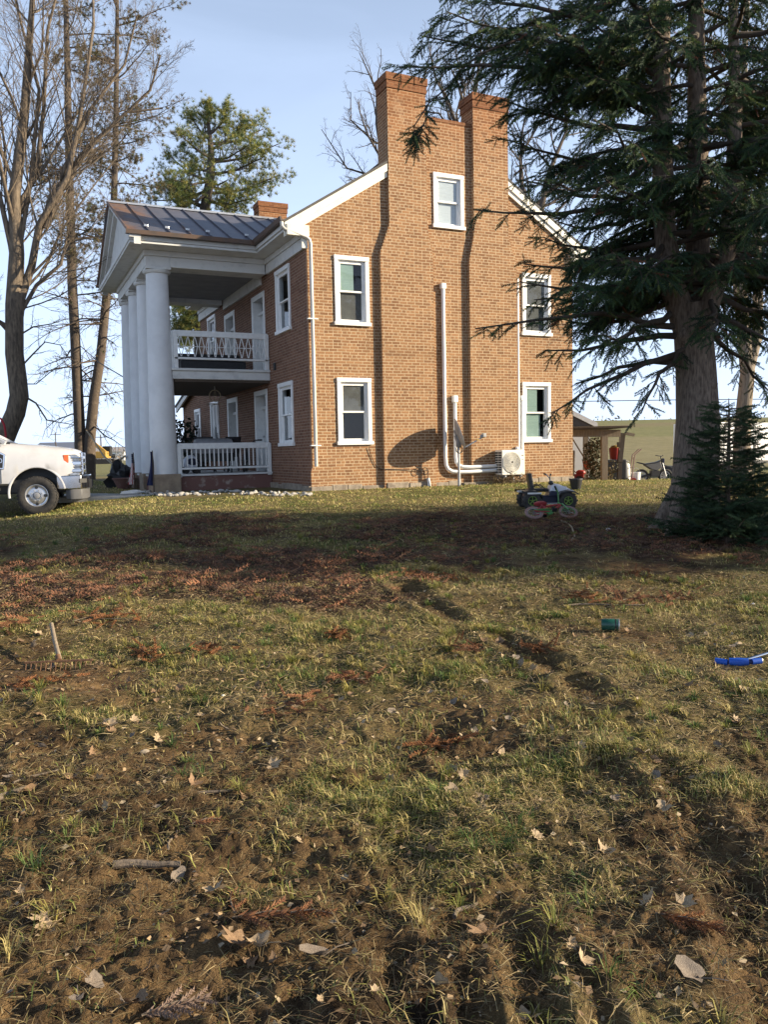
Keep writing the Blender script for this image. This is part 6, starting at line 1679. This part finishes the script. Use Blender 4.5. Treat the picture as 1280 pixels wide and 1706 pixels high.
# ------------------------------------------------------------------ grass
KEEP = [(_dlp(98, 1107), .32, .55), (_dlp(1017, 1053), .16, .5), (_dlp(1245, 1105), .45, .5), (_dlp(245, 1444), .2, .3), (_dlp(450, 1523), .28, .3), (_dlp(1150, 1560), .22, .3), (_dlp(405, 1575), .15, .25), (_dlp(295, 1672), .14, .2)]
def grass(n, d0, d1, hmul, wmul, seed):
    r = np.random.default_rng(seed)
    d = np.sqrt(r.uniform(d0*d0, d1*d1, n)); l = (d*.56+1.9)*r.uniform(-1, 1, n)
    x, y = wxy(d, l); mu, ne, g_, n2_ = cover(x, y)
    pt_ = sst(fbm(x*1.5+3, y*1.5, 123, 5), .42, .58)
    kp = np.ones(n, bool)
    for (ol, od), w_, f_ in KEEP: kp &= ~((np.abs(l-ol) < w_*.9) & (d > od-f_*.55) & (d < od+.08) & (r.uniform(0, 1, n) < .8))
    keep = kp & (r.uniform(0, 1, n) > np.clip(mu*1.02+ne*.55+(1-pt_)*.74*(1-sst(d, 10, 15)), 0, .97)) & ~((y > HY-.2) & (x > HX-3.2) & (x < HX+W_+.1))
    x, y, d, l, g_, n2_ = x[keep], y[keep], d[keep], l[keep], g_[keep], n2_[keep]; n = len(x)
    tuft = fbm(x*3.2+9, y*3.2, 77, 3); tf = sst(tuft, .46, .68)
    # gather blades into tufts
    jx = fbm(x*6, y*6, 5, 2)-.5; jy = fbm(x*6+50, y*6, 6, 2)-.5; x = x+jx*.10; y = y+jy*.10
    z = base_h(x, y)+micro_h(x, y)-.004
    h = (.015+.040*tf*r.uniform(.3, 1.3, n)+.012*r.uniform(0, 1, n))*hmul
    w = .0022*wmul*r.uniform(.6, 1.3, n)
    a = r.uniform(0, 6.28, n); lean = r.uniform(.25, 1.35, n)
    dx, dy = np.cos(a), np.sin(a)
    B0 = np.stack([x, y, z], 1); U = np.stack([dx, dy, 0*x], 1); S = np.stack([-dy, dx, 0*x], 1)*w[:, None]
    p1 = B0+U*(h*lean*.35)[:, None]+np.array([0, 0, 1.])*(h*.6)[:, None]; p2 = B0+U*(h*lean)[:, None]+np.array([0, 0, 1.])*(h*(1-.28*lean))[:, None]
    V = np.stack([B0-S, B0+S, p1+S*.8, p1-S*.8, p2], 1)
    base = np.arange(n)[:, None]*5
    t = np.stack([base+[0, 1, 2], base+[0, 2, 3], base+[3, 2, 4]], 1).reshape(-1, 3)
    straw = np.array([(.44,.36,.15),(.34,.27,.11),(.52,.43,.19)])[r.integers(0, 3, n)]; olive = np.array([(.20,.20,.05),(.15,.155,.04)])[r.integers(0, 2, n)]; green = np.array([(.11,.165,.04),(.14,.185,.045)])[r.integers(0, 2, n)]
    q = r.uniform(0, 1, n); gg = np.clip(g_*.75+tf*.25, 0, 1)
    c = np.where((q < .56-.34*gg)[:, None], straw, np.where((q < .92-.26*gg)[:, None], olive, green))*r.uniform(.7, 1.2, (n, 1))
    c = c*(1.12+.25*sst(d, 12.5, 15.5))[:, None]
    # base of each blade is dead thatch, the tip its own colour
    cc = np.repeat(c[:, None], 5, 1)
    return V.reshape(-1, 3), t, cc.reshape(-1, 3)
Vs, Fs, Cs, off = [], [], [], 0
for args in ((200000, 1.9, 4.0, 1.0, 1.0, 1), (190000, 4.0, 7.5, 1.0, 1.25, 2), (145000, 7.5, 13, 1.0, 1.9, 3), (105000, 13, 22, .95, 2.8, 4), (50000, 22, 34, 1.0, 4.5, 5)):
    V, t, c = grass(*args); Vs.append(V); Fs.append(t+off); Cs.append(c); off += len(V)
def tufts(nt_, d0, d1, seed, hs=1.):
    r = np.random.default_rng(seed)
    d = np.sqrt(r.uniform(d0*d0, d1*d1, nt_)); l = (d*.55+1.9)*r.uniform(-1, 1, nt_); x, y = wxy(d, l); mu, ne, g_, q_ = cover(x, y)
    pp_ = sst(fbm(x*1.3+21, y*1.3, 131, 4), .36, .62)
    k = (r.uniform(0, 1, nt_) > mu*.6+ne*.45+(1-pp_)*.75)
    for (ol, od), w_, f_ in KEEP: k &= ~((np.abs(l-ol) < w_) & (d > od-f_) & (d < od+.12))
    x, y, g_, mu = x[k], y[k], g_[k], mu[k]; m = len(x); nb = r.integers(14, 44, m)
    i = np.repeat(np.arange(m), nb); n = len(i)
    size = r.uniform(.6, 1.35, m)*hs; a = r.uniform(0, 6.28, n); rad = np.abs(r.normal(0, .016, n))*size[i]
    bx_, by_ = x[i]+np.cos(a)*rad, y[i]+np.sin(a)*rad; z = base_h(bx_, by_)+micro_h(bx_, by_)-.004
    a2 = a+r.normal(0, .6, n); h = r.uniform(.035, .088, n)*size[i]; lean = r.uniform(.35, 1.5, n); w = r.uniform(.0013, .0026, n)*(1+.12*(d0-2))
    dx, dy = np.cos(a2), np.sin(a2); B0 = np.stack([bx_, by_, z], 1); U = np.stack([dx, dy, 0*a], 1); S = np.stack([-dy, dx, 0*a], 1)*w[:, None]
    p1 = B0+U*(h*lean*.40)[:, None]+np.array([0, 0, 1.])*(h*.62)[:, None]; p2 = B0+U*(h*lean)[:, None]+np.array([0, 0, 1.])*(h*(.95-.40*lean))[:, None]
    V = np.stack([B0-S, B0+S, p1+S*.8, p1-S*.8, p2], 1); base = np.arange(n)[:, None]*5
    t = np.stack([base+[0, 1, 2], base+[0, 2, 3], base+[3, 2, 4]], 1).reshape(-1, 3)
    pal_ = np.array([(.36,.31,.09),(.25,.255,.065),(.14,.195,.05),(.42,.34,.13),(.10,.16,.045),(.30,.225,.095)])
    c = pal_[r.choice(6, m, p=[.25,.2,.17,.16,.1,.12])][i]*r.uniform(.7, 1.2, (n, 1))
    return V.reshape(-1, 3), t, np.repeat(c[:, None], 5, 1).reshape(-1, 3)
for args in ((880, 1.95, 4.2, 21), (1900, 4.2, 8, 22, .95), (1950, 8, 13, 23, .95)):
    V, t, c = tufts(*args); Vs.append(V); Fs.append(t+off); Cs.append(c); off += len(V)
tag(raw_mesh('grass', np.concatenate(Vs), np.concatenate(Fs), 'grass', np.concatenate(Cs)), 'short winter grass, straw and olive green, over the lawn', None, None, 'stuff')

# ------------------------------------------------------------------ fallen spruce twigs, rust coloured
def lay(n, d0, d1, smin, smax, seed, thr):
    r = np.random.default_rng(seed); d = np.sqrt(r.uniform(d0*d0, d1*d1, n*6)); l = (d*.55+1.5)*r.uniform(-1, 1, n*6)
    x, y = wxy(d, l); mu, ne, g_, n2_ = cover(x, y); k = (ne > r.uniform(thr, 1.2, len(x))) & ~((y > HY-.3) & (x > HX-3.2)); x, y = x[k][:n], y[k][:n]; n = len(x)
    lump = sst(fbm(x*2.1, y*2.1, 19, 3), .45, .75)
    z = base_h(x, y)+micro_h(x, y)+.012+lump*r.uniform(0, .14, n)
    a = r.uniform(0, 6.28, n); D_ = np.stack([np.cos(a), np.sin(a), r.uniform(-.25, .35, n)], 1)
    return np.stack([x, y, z], 1), D_, r.uniform(smin, smax, n)
B1, D1_, S1_ = lay(5900, 6.0, 17, .09, .22, 31, .16)
pal = np.array([(.18,.082,.046),(.12,.060,.038),(.24,.11,.058),(.075,.046,.033),(.14,.085,.055)])
TW2V, TW2F = spruce_twig(18, 9)
V, Fc = scatter(TW2V, TW2F, B1, D1_, rng.normal(0, .4, B1.shape)+[0,0,1], S1_)
colc = pal[rng.integers(0, 5, len(B1))]*rng.uniform(.7, 1.25, (len(B1), 1))
tag(raw_mesh('needle_litter', V, Fc, 'litter', np.repeat(colc, len(TW2V), 0)), 'rust brown dead spruce twigs strewn over the lawn', None, None, 'stuff')
print('litter', len(B1))
# nearer single twigs
def dead_twig(px, py, L, rot, label, seed, cols, branches=5):
    p = on_ground(px, py); root = tag(empty('dead_spruce_twig', p, rot), label, 'twig')
    r = np.random.default_rng(seed); TVv, TFf = spruce_twig(46, seed)
    B_, D_, S_ = [np.array([-L/2, 0, .02])], [np.array([1., 0, .03])], [L]
    stem = [np.array([-L/2, 0, .02]), np.array([0, .01, .03]), np.array([L/2, 0, .025])]
    for i in range(branches):
        t = .15+.7*i/max(1, branches-1); B_.append(np.array([-L/2+L*t, 0, .025])); D_.append(np.array([.8, (1 if i % 2 else -1)*.75, r.uniform(-.02, .12)])); S_.append(L*(.55-.3*t))
    sc = np.array(S_); sc3 = np.stack([sc, np.minimum(sc, .15)*1.0, np.minimum(sc, .15)*1.0], 1)
    V, Fc = scatter(TVv, TFf, np.array(B_), np.array(D_), np.tile([0, 0, 1.], (len(B_), 1)), sc3)
    if branches == 6:                                          # a fluffy heap of broken sprays
        k = 34; bb_ = r.normal(0, 1, (k, 3))*np.array([L*.42, L*.24, .018])+[0, 0, .035]; dd_ = r.normal(0, 1, (k, 3))*[1, 1, .35]
        l_ = r.uniform(.05, .13, k); V, Fc = scatter(TVv, TFf, bb_, dd_, np.tile([0, 0, 1.], (k, 1))+r.normal(0, .4, (k, 3)), l_)
    raw_mesh('needles', V, Fc, 'litter', np.repeat(np.array(cols)[r.integers(0, len(cols), len(V)//3+1)], 3, 0)[:len(V)], root)
    TT = Tubes(); TT.add(np.array(stem), [.004, .003, .0015], 5); TT.build('stem', 'stick', root)
rc = [(.20,.088,.042),(.14,.062,.033),(.26,.125,.06)]; rr_ = [(.25,.105,.038),(.18,.075,.030),(.12,.055,.026)]; rg = [(.24,.17,.13),(.19,.13,.10)]
dead_twig(450, 1523, .26, R(4)-YAW, 'rust brown dead spruce twig beside the pale maple leaf in the foreground', 1, rc, 4)
dead_twig(520, 1528, .15, R(-8)-YAW, 'short rusty twig tip at the end of the foreground dead twig', 2, rr_, 2)
dead_twig(388, 1492, .16, R(105)-YAW, 'purplish brown twig standing up from the foreground dead twig', 3, rc, 3)
dead_twig(1150, 1560, .22, R(-32)-YAW, 'bright red brown dead spruce twig on the mud at the right', 4, rr_, 5)
dead_twig(295, 1672, .20, R(20)-YAW, 'greyish feathery dead twig near the bottom left', 5, rg, 7)
dead_twig(345, 1382, .12, R(15)-YAW, 'small faded brown dead twig in the short grass', 6, rc, 3)
dead_twig(835, 1302, .10, R(70)-YAW, 'small pinkish dead twig lying upright in the grass', 7, rc, 3)
for i, (px, py, L) in enumerate(((715,965,.5),(735,962,.4),(700,970,.3),(975,1005,.34),(1045,1008,.3),(690,962,.3),(160,1035,.45),(185,1040,.35),(20,1058,.3),(350,1090,.2),(780,1083,.2),(900,1090,.16),(1120,998,.4),(560,1065,.16),(590,1135,.2),(250,1090,.2),(10,1150,.25),(75,1140,.2),(485,1178,.3),(730,1235,.18),(1240,935,.3),(1060,965,.25))):
    dead_twig(px, py, L, rng.uniform(0, 6), ['rust brown dead spruce spray on the lawn', 'rust brown dead spruce spray on the lawn'][0], 20+i, rr_ if i % 2 else rc, 6)
for o in list(COL.objects):
    if o.get('label') == 'rust brown dead spruce spray on the lawn': o['group'] = 'rusty spruce sprays lying on the lawn'

# ------------------------------------------------------------------ dry leaves
def leaf_mesh(seed, matn):
    r = np.random.default_rng(seed); out = []
    lob = [(-90,.12),(-60,.55),(-48,.50),(-20,.80),(-5,.70),(20,.78),(32,.68),(62,.90),(78,.78),(90,1.0),(102,.77),(118,.90),(148,.68),(160,.78),(185,.70),(200,.80),(228,.50),(240,.55)] if seed % 3 else [(-90,.2),(-60,.42),(-25,.5),(10,.52),(45,.66),(70,.86),(90,1.1),(110,.86),(135,.66),(170,.52),(205,.5),(240,.42)]
    cx, cy = r.uniform(.8, 2.6), r.uniform(.3, 1.8); tw = r.uniform(-1.2, 1.2)
    def Z(x, y): return .28*cx*(x*x)-.12+.22*cy*y*y*(1 if r else 1)+tw*x*y*.4
    vs = [(0, 0, Z(0, 0))]
    for a, q in lob:
        q *= r.uniform(.72, 1.12); x, y = q*math.cos(R(a)), q*math.sin(R(a)); vs.append((x*.5, y*.5, .5*(Z(x, y)+r.normal(0, .05))))
    for a, q in lob:
        q *= .5; x, y = q*math.cos(R(a)), q*math.sin(R(a)); vs.append((x*.5, y*.5, .5*(Z(x, y)+r.normal(0, .03))))
    n = len(lob); g = MB()
    fs = [(0, 1+n+i, 1+n+(i+1) % n) for i in range(n)]+[(1+n+i, 1+i, 1+(i+1) % n, 1+n+(i+1) % n) for i in range(n)]
    g.add(vs, fs); g.tube([(0, -.05, vs[0][2]), (.02, -.35, .02), (.06, -.62, .06)], .012, 4)
    return g.build('dry_leaf', matn, None, smooth=True)
protos = [leaf_mesh(40+i, ('leafbrown', 'leafpale', 'leafgrey')[i % 3]) for i in range(9)]
special = [(405,1575,.17,1,'pale tan maple leaf curled beside the foreground dead twig'), (430,1578,.13,1,'second pale maple leaf tucked under the curled one'), (535,1605,.15,2,'greyish flat leaf in the bottom middle foreground'), (268,1527,.06,1,'small pale leaf on bare mud left of the twig'),
           (75,1540,.11,1,'pale folded leaf at the left on bare soil'), (130,1683,.09,0,'orange brown leaf near the bottom left corner'), (225,1672,.10,2,'grey round leaf near the bottom left'), (355,1478,.10,0,'brown leaf propped up against the dead twig'),
           (1070,1295,.15,1,'pale crumpled leaf beside the right hand rut'), (1160,1665,.14,2,'grey leaf near the bottom right corner'), (975,1625,.08,1,'small pale leaf low in the foreground'), (810,1575,.14,0,'tan leaf on bare mud below centre')]
leaves = []
ki = 0
for px, py, s, kk, lab in special:
    o = protos[ki] if ki < 9 else protos[kk].copy()
    if ki >= 9: COL.objects.link(o)
    p = on_ground(px, py); o.location = p+Vector((0, 0, s*.16+.026)); o.scale = (s,)*3; o.rotation_euler = (rng.normal(0, .25), rng.normal(0, .25), rng.uniform(0, 6)); tag(o, lab, 'leaf', 'dry leaves in the foreground'); ki += 1
for i in range(210):
    o = protos[rng.integers(0, 9)].copy(); COL.objects.link(o)
    d = math.sqrt(rng.uniform(2.1**2, 6.5**2)); l = d*rng.uniform(-.5, .5); x, y = wxy(d, l); s = rng.uniform(.04, .11)
    o.location = (x, y, gz(x, y)+.012+s*.10); o.scale = (s,)*3; o.rotation_euler = (rng.normal(0, .45), rng.normal(0, .45), rng.uniform(0, 6)); tag(o, 'dry brown leaf fallen on the muddy grass', 'leaf', 'scattered dry leaves on the lawn')
    if 'label' in o: o['label'] = 'dry brown leaf fallen on the muddy grass'
# leaf crumbs and clods: too many to count
n = 15000
r = np.random.default_rng(88); d = np.sqrt(r.uniform(2.0**2, 8.5**2, n)); l = (d*.55+1.9)*r.uniform(-1, 1, n); x, y = wxy(d, l)
z = base_h(x, y)+micro_h(x, y)+.006
TV = np.array([(0,0,0),(.5,.38,.12),(1,.05,.05),(.45,-.34,.15)]); TF = np.array([[0,1,2],[0,2,3]])
aa = r.uniform(0, 6.28, n)
V, Fc = scatter(TV, TF, np.stack([x, y, z], 1), np.stack([np.cos(aa), np.sin(aa), r.normal(0, .3, n)], 1), r.normal(0, .45, (n, 3))+[0,0,1], r.uniform(.008, .034, n))
colc = np.array([(.30,.21,.12),(.20,.13,.075),(.13,.085,.05),(.38,.30,.20),(.10,.07,.045)])[r.integers(0, 5, n)]
tag(raw_mesh('leaf_litter', V, Fc, 'litter', np.repeat(colc, 4, 0)), 'crumbled leaf fragments over the muddy lawn', None, None, 'stuff')
# straws and little dead stalks
TV = np.array([(0,-.5,0),(0,.5,0),(.5,.4,.10),(.5,-.4,.10),(1,.0,.0)]); TF = np.array([[0,1,2],[0,2,3],[3,2,4]])
Vs, Fs, Cs, off = [], [], [], 0
for n, d0, d1, lm, wm in ((145000, 1.95, 4.2, 1., 1.), (105000, 4.2, 8.5, 1.2, 1.7), (62000, 8.5, 15, 1.5, 2.6)):
    d = np.sqrt(r.uniform(d0**2, d1**2, n)); l = (d*.55+1.9)*r.uniform(-1, 1, n); x, y = wxy(d, l); mu, ne, g_, n2_ = cover(x, y)
    kk = r.uniform(0, 1, n) > mu*.55+.35*sst(fbm(x*2.7, y*2.7, 66, 3), .55, .7); x, y, mu = x[kk], y[kk], mu[kk]; m = len(x)
    z = base_h(x, y)+micro_h(x, y)+r.uniform(.001, .016, m); aa = r.uniform(0, 6.28, m); L_s = r.uniform(.02, .085, m)*lm; wd = r.uniform(.0014, .0032, m)*wm
    V, t = scatter(TV, TF, np.stack([x, y, z], 1), np.stack([np.cos(aa), np.sin(aa), r.normal(.03, .22, m)], 1), r.normal(0, .4, (m, 3))+[0,0,1], np.stack([L_s, wd, L_s], 1))
    c = np.array([(.40,.31,.16),(.27,.20,.10),(.16,.11,.06),(.085,.06,.036),(.20,.175,.06)])[r.choice(5, m, p=[.17,.24,.27,.15,.17])]*(1.1-.35*mu[:, None])
    Vs.append(V); Fs.append(t+off); Cs.append(np.repeat(c, 5, 0)); off += len(V)
tag(raw_mesh('straw_litter', np.concatenate(Vs), np.concatenate(Fs), 'litter', np.concatenate(Cs)), 'flattened dead grass and straw over the lawn', None, None, 'stuff')
def stick(px, py, L, rad, rot, label, bend=.06):
    p = on_ground(px, py); g = MB(); n = 7; pts = [(-L/2+L*k/(n-1), bend*math.sin(k*.9)*L, rad*.8+random.uniform(0, rad*.5)) for k in range(n)]
    g.tube(pts, [rad*(1.1-.4*k/(n-1))*random.uniform(.9, 1.1) for k in range(n)], 8); o = g.build('fallen_stick', 'stick', None, smooth=True); o.location = p+Vector((0, 0, .006)); o.rotation_euler = (0, 0, rot-YAW); tag(o, label, 'stick')
stick(245, 1444, .26, .016, R(2), 'thick grey brown stick lying across the left foreground', .03)
stick(287, 1405, .16, .005, R(95), 'thin upright grey twig above the thick stick')
stick(803, 1350, .10, .008, R(100), 'short bent grey stick in the middle foreground', .1)
stick(775, 1502, .13, .008, R(50), 'forked pale stick on bare mud below centre', .12)
stick(350, 1327, .24, .008, R(22), 'slender dark stick beside the burnt patch')
stick(30, 1322, .20, .014, R(55), 'stubby weathered stick at the left edge', .04)
stick(1010, 1016, .65, .008, R(-3), 'long pale stick on the grass above the green tin')
stick(60, 1300, .22, .006, R(48), 'crooked thin branch near the left edge')

# ------------------------------------------------------------------ dropped things on the lawn
rk0 = on_ground(98, 1107)
rake = tag(empty('garden_rake', rk0+Vector((0, 0, .035)), -YAW), 'rusty garden rake with a broken wooden handle lying teeth up', 'rake')
g = MB(); wv = .235
g.bar((-wv, -.02, .03), (wv, .025, .03), .016, .012); g.build('head', 'rust', rake)
for k in range(14):
    g = MB(); x = -wv+.012+k*(2*wv-.024)/13; y = -.02+.045*(x+wv)/(2*wv); g.tube([(x, y, .03), (x, y-.012, .0), (x, y-.03, -.045)], [.0045, .004, .003], 5); g.build('tooth', 'rust', rake)
hd_end = Vector(P(86, 1047, float((np.array(rk0)-CAM)@_fw)+.42))-rake.location; hd_end = Matrix.Rotation(YAW, 3, 'Z')@hd_end
g = MB(); g.tube([(.0, .02, .035), hd_end*.5+Vector((0,0,.04)), hd_end+Vector((0,0,.035))], [.017, .016, .0155], 10); g.build('handle', 'grey_wood', rake, smooth=True)
g = MB(); g.tube([(.0, .005, .033), (hd_end*.12)+Vector((0,0,.035))], .020, 10); g.build('ferrule', 'rust', rake, smooth=True)
tn = on_ground(1017, 1053)
tin = tag(empty('green_tin', tn+Vector((0, 0, .048)), -YAW+R(-14)), 'dark green tin lying on its side on the grass', 'tin')
g = MB(); g.lathe([(.001, -.085), (.055, -.085), (.060, -.078), (.060, .070), (.056, .075)], (0,0,0), 'x', n=28, cap=False); g.build('can', 'tin_green', tin, smooth=True)
g = MB(); g.lathe([(.056, .075), (.061, .080), (.061, .090), (.056, .092), (.052, .05), (.001, .05)], (0,0,0), 'x', n=28, cap=False); g.build('rim', 'steel', tin, smooth=True)
g = MB(); g.lathe([(.0605, .045), (.0608, .06)], (0,0,0), 'x', n=28, cap=False); g.build('band', 'black', tin, smooth=True); tin.scale = (.78,)*3
sc0 = on_ground(1235, 1105)
sco = tag(empty('toy_scooter', sc0+Vector((0, 0, .03)), -YAW), 'bright blue foam scooter handlebar with silver stem lying on the grass', 'scooter')
g = MB(); g.tube([(-.19, .05, .015), (-.10, -.0, .01), (.02, -.045, .02), (.14, -.035, .03)], [.018, .020, .020, .019], 12); g.build('handlebar', 'darkblue', sco, smooth=True)
g = MB(); g.tube([(-.195, .052, .015), (-.155, .03, .013), (-.11, .005, .011)], .026, 12); g.tube([(.07, -.042, .025), (.15, -.035, .031)], .026, 12); g.build('grip', 'blue', sco, smooth=True)
g = MB(); g.tube([(-.10, .0, .02), (-.03, -.03, .022), (.04, -.046, .026)], [.030, .036, .030], 12); g.build('foam_pad', 'blue', sco, smooth=True)
g = MB(); g.torus((.152, -.035, .031), .017, .008, 'x', 14, 6); g.build('bar_end', 'steel', sco)
g = MB(); g.tube([(.0, -.03, .03), (.30, .075, .075), (.55, .17, .10)], .0145, 10); g.build('stem', 'chrome', sco, smooth=True)
g = MB(); g.tube([(.33, .085, .08), (.45, .13, .09)], .028, 12); g.build('clamp', 'blue', sco, smooth=True)
g = MB(); g.prism([(.52, .10), (1.02, .28), (1.00, .38), (.50, .22)], .02, .05, 'z'); g.build('deck', 'blue', sco, bevel=.01)
for q in ((.55, .22, .06), (1.0, .36, .06)):
    g = MB(); g.lathe([(.03, -.012), (.05, -.012), (.05, .012), (.03, .012)], q, 'z', n=18); g.build('wheel', 'black', sco)
sco.scale = (.82,)*3
def pebble(px, py, r, material, label, cat='stone'):
    p = on_ground(px, py); g = MB(); g.ell((0, 0, r*.25), (r, r*.7, r*.45), 10, 6, jit=.16); o = g.build('pebble' if cat == 'stone' else 'paper_scrap', material, None, smooth=True); o.location = p; tag(o, label, cat)
pebble(1231, 1076, .032, 'leafpale', 'tan rounded stone above the blue scooter')
pebble(240, 1243, .026, 'stone', 'grey half buried stone in the left foreground')
pebble(372, 1157, .014, 'white', 'small crumpled white scrap in the dark patch', 'scrap')
pebble(1014, 882, .045, 'white', 'white crumpled scrap on the needle litter', 'scrap')
pebble(1255, 1005, .02, 'atv_blue', 'small bluish scrap on the lawn at right', 'scrap')
gp_ = on_ground(940, 868)
g = MB(); pts = [on_ground(x, y)+Vector((0,0,.02)) for x, y in ((935,872),(945,874),(953,880),(958,890),(952,902))]; g.tube(pts, .012, 6); tag(g.build('bent_hose', 'rope', None, smooth=True), 'short tan hose curling on the litter behind the small bicycle', 'hose')

# ================================================================== SKY, SUN, CAMERA
SUN_AZ, SUN_EL = R(60), R(18.5)
sd_ = Vector((math.sin(SUN_AZ)*math.cos(SUN_EL), -math.cos(SUN_AZ)*math.cos(SUN_EL), math.sin(SUN_EL)))
su = bpy.data.lights.new('sun', 'SUN'); su.energy = 5.0; su.angle = R(.53); su.color = (1., .85, .62)
so_ = bpy.data.objects.new('sun', su); COL.objects.link(so_); so_.rotation_euler = sd_.to_track_quat('Z', 'Y').to_euler()
w = bpy.data.worlds.new('World'); SC.world = w; w.use_nodes = True; nt = w.node_tree; nt.nodes.clear()
out = nt.nodes.new('ShaderNodeOutputWorld'); bg = nt.nodes.new('ShaderNodeBackground'); nt.links.new(bg.outputs[0], out.inputs[0])
sky = nt.nodes.new('ShaderNodeTexSky'); sky.sky_type = 'NISHITA'; sky.sun_disc = False; sky.sun_elevation = SUN_EL
sky.sun_rotation = math.atan2(sd_.x, sd_.y); sky.altitude = 100; sky.air_density = 1.; sky.dust_density = 1.2; sky.ozone_density = 2.
tc = nt.nodes.new('ShaderNodeTexCoord'); mp = nt.nodes.new('ShaderNodeMapping'); mp.inputs['Scale'].default_value = (1, 1, 3.2); nt.links.new(tc.outputs['Generated'], mp.inputs[0])
nz = nt.nodes.new('ShaderNodeTexNoise'); nz.inputs['Scale'].default_value = 2.1; nz.inputs['Detail'].default_value = 7; nz.inputs['Roughness'].default_value = .55; nz.inputs['Distortion'].default_value = .6; nt.links.new(mp.outputs[0], nz.inputs['Vector'])
cr = _ramp(nt, nz.outputs['Fac'], .42, .78)
ml = nt.nodes.new('ShaderNodeMath'); ml.operation = 'MULTIPLY'; ml.inputs[1].default_value = .10; nt.links.new(cr, ml.inputs[0])
ad = nt.nodes.new('ShaderNodeMath'); ad.operation = 'ADD'; ad.inputs[1].default_value = -.03; spz = nt.nodes.new('ShaderNodeSeparateXYZ'); nt.links.new(tc.outputs['Generated'], spz.inputs[0]); gz_ = _ramp(nt, spz.outputs[2], .85, .0)
m2 = nt.nodes.new('ShaderNodeMath'); m2.operation = 'MULTIPLY_ADD'; m2.inputs[1].default_value = .78; nt.links.new(gz_, m2.inputs[0]); nt.links.new(ml.outputs[0], m2.inputs[2]); nt.links.new(m2.outputs[0], ad.inputs[0]); ad.use_clamp = True
cloud = _mix(nt, ad.outputs[0], sky.outputs[0], (10.0, 12.3, 16.6))
nt.links.new(cloud, bg.inputs[0]); bg.inputs[1].default_value = .055
cam = bpy.data.cameras.new('camera'); co = bpy.data.objects.new('camera', cam); COL.objects.link(co)
cam.sensor_fit = 'HORIZONTAL'; cam.sensor_width = 36; cam.lens = 36*F/1280; cam.clip_end = 3000; cam.clip_start = .05
mx = Matrix(((_r2[0], _u2[0], -_fw[0], 0), (_r2[1], _u2[1], -_fw[1], 0), (_r2[2], _u2[2], -_fw[2], 1.6), (0, 0, 0, 1)))
co.matrix_world = mx; SC.camera = co
SC.view_settings.view_transform = 'Standard'; SC.view_settings.look = 'None'; SC.view_settings.gamma = 1; SC.view_settings.exposure = 1.08
SC.cycles.max_bounces = 6; SC.cycles.transparent_max_bounces = 12; SC.cycles.use_denoising = True; SC.cycles.sample_clamp_indirect = 6
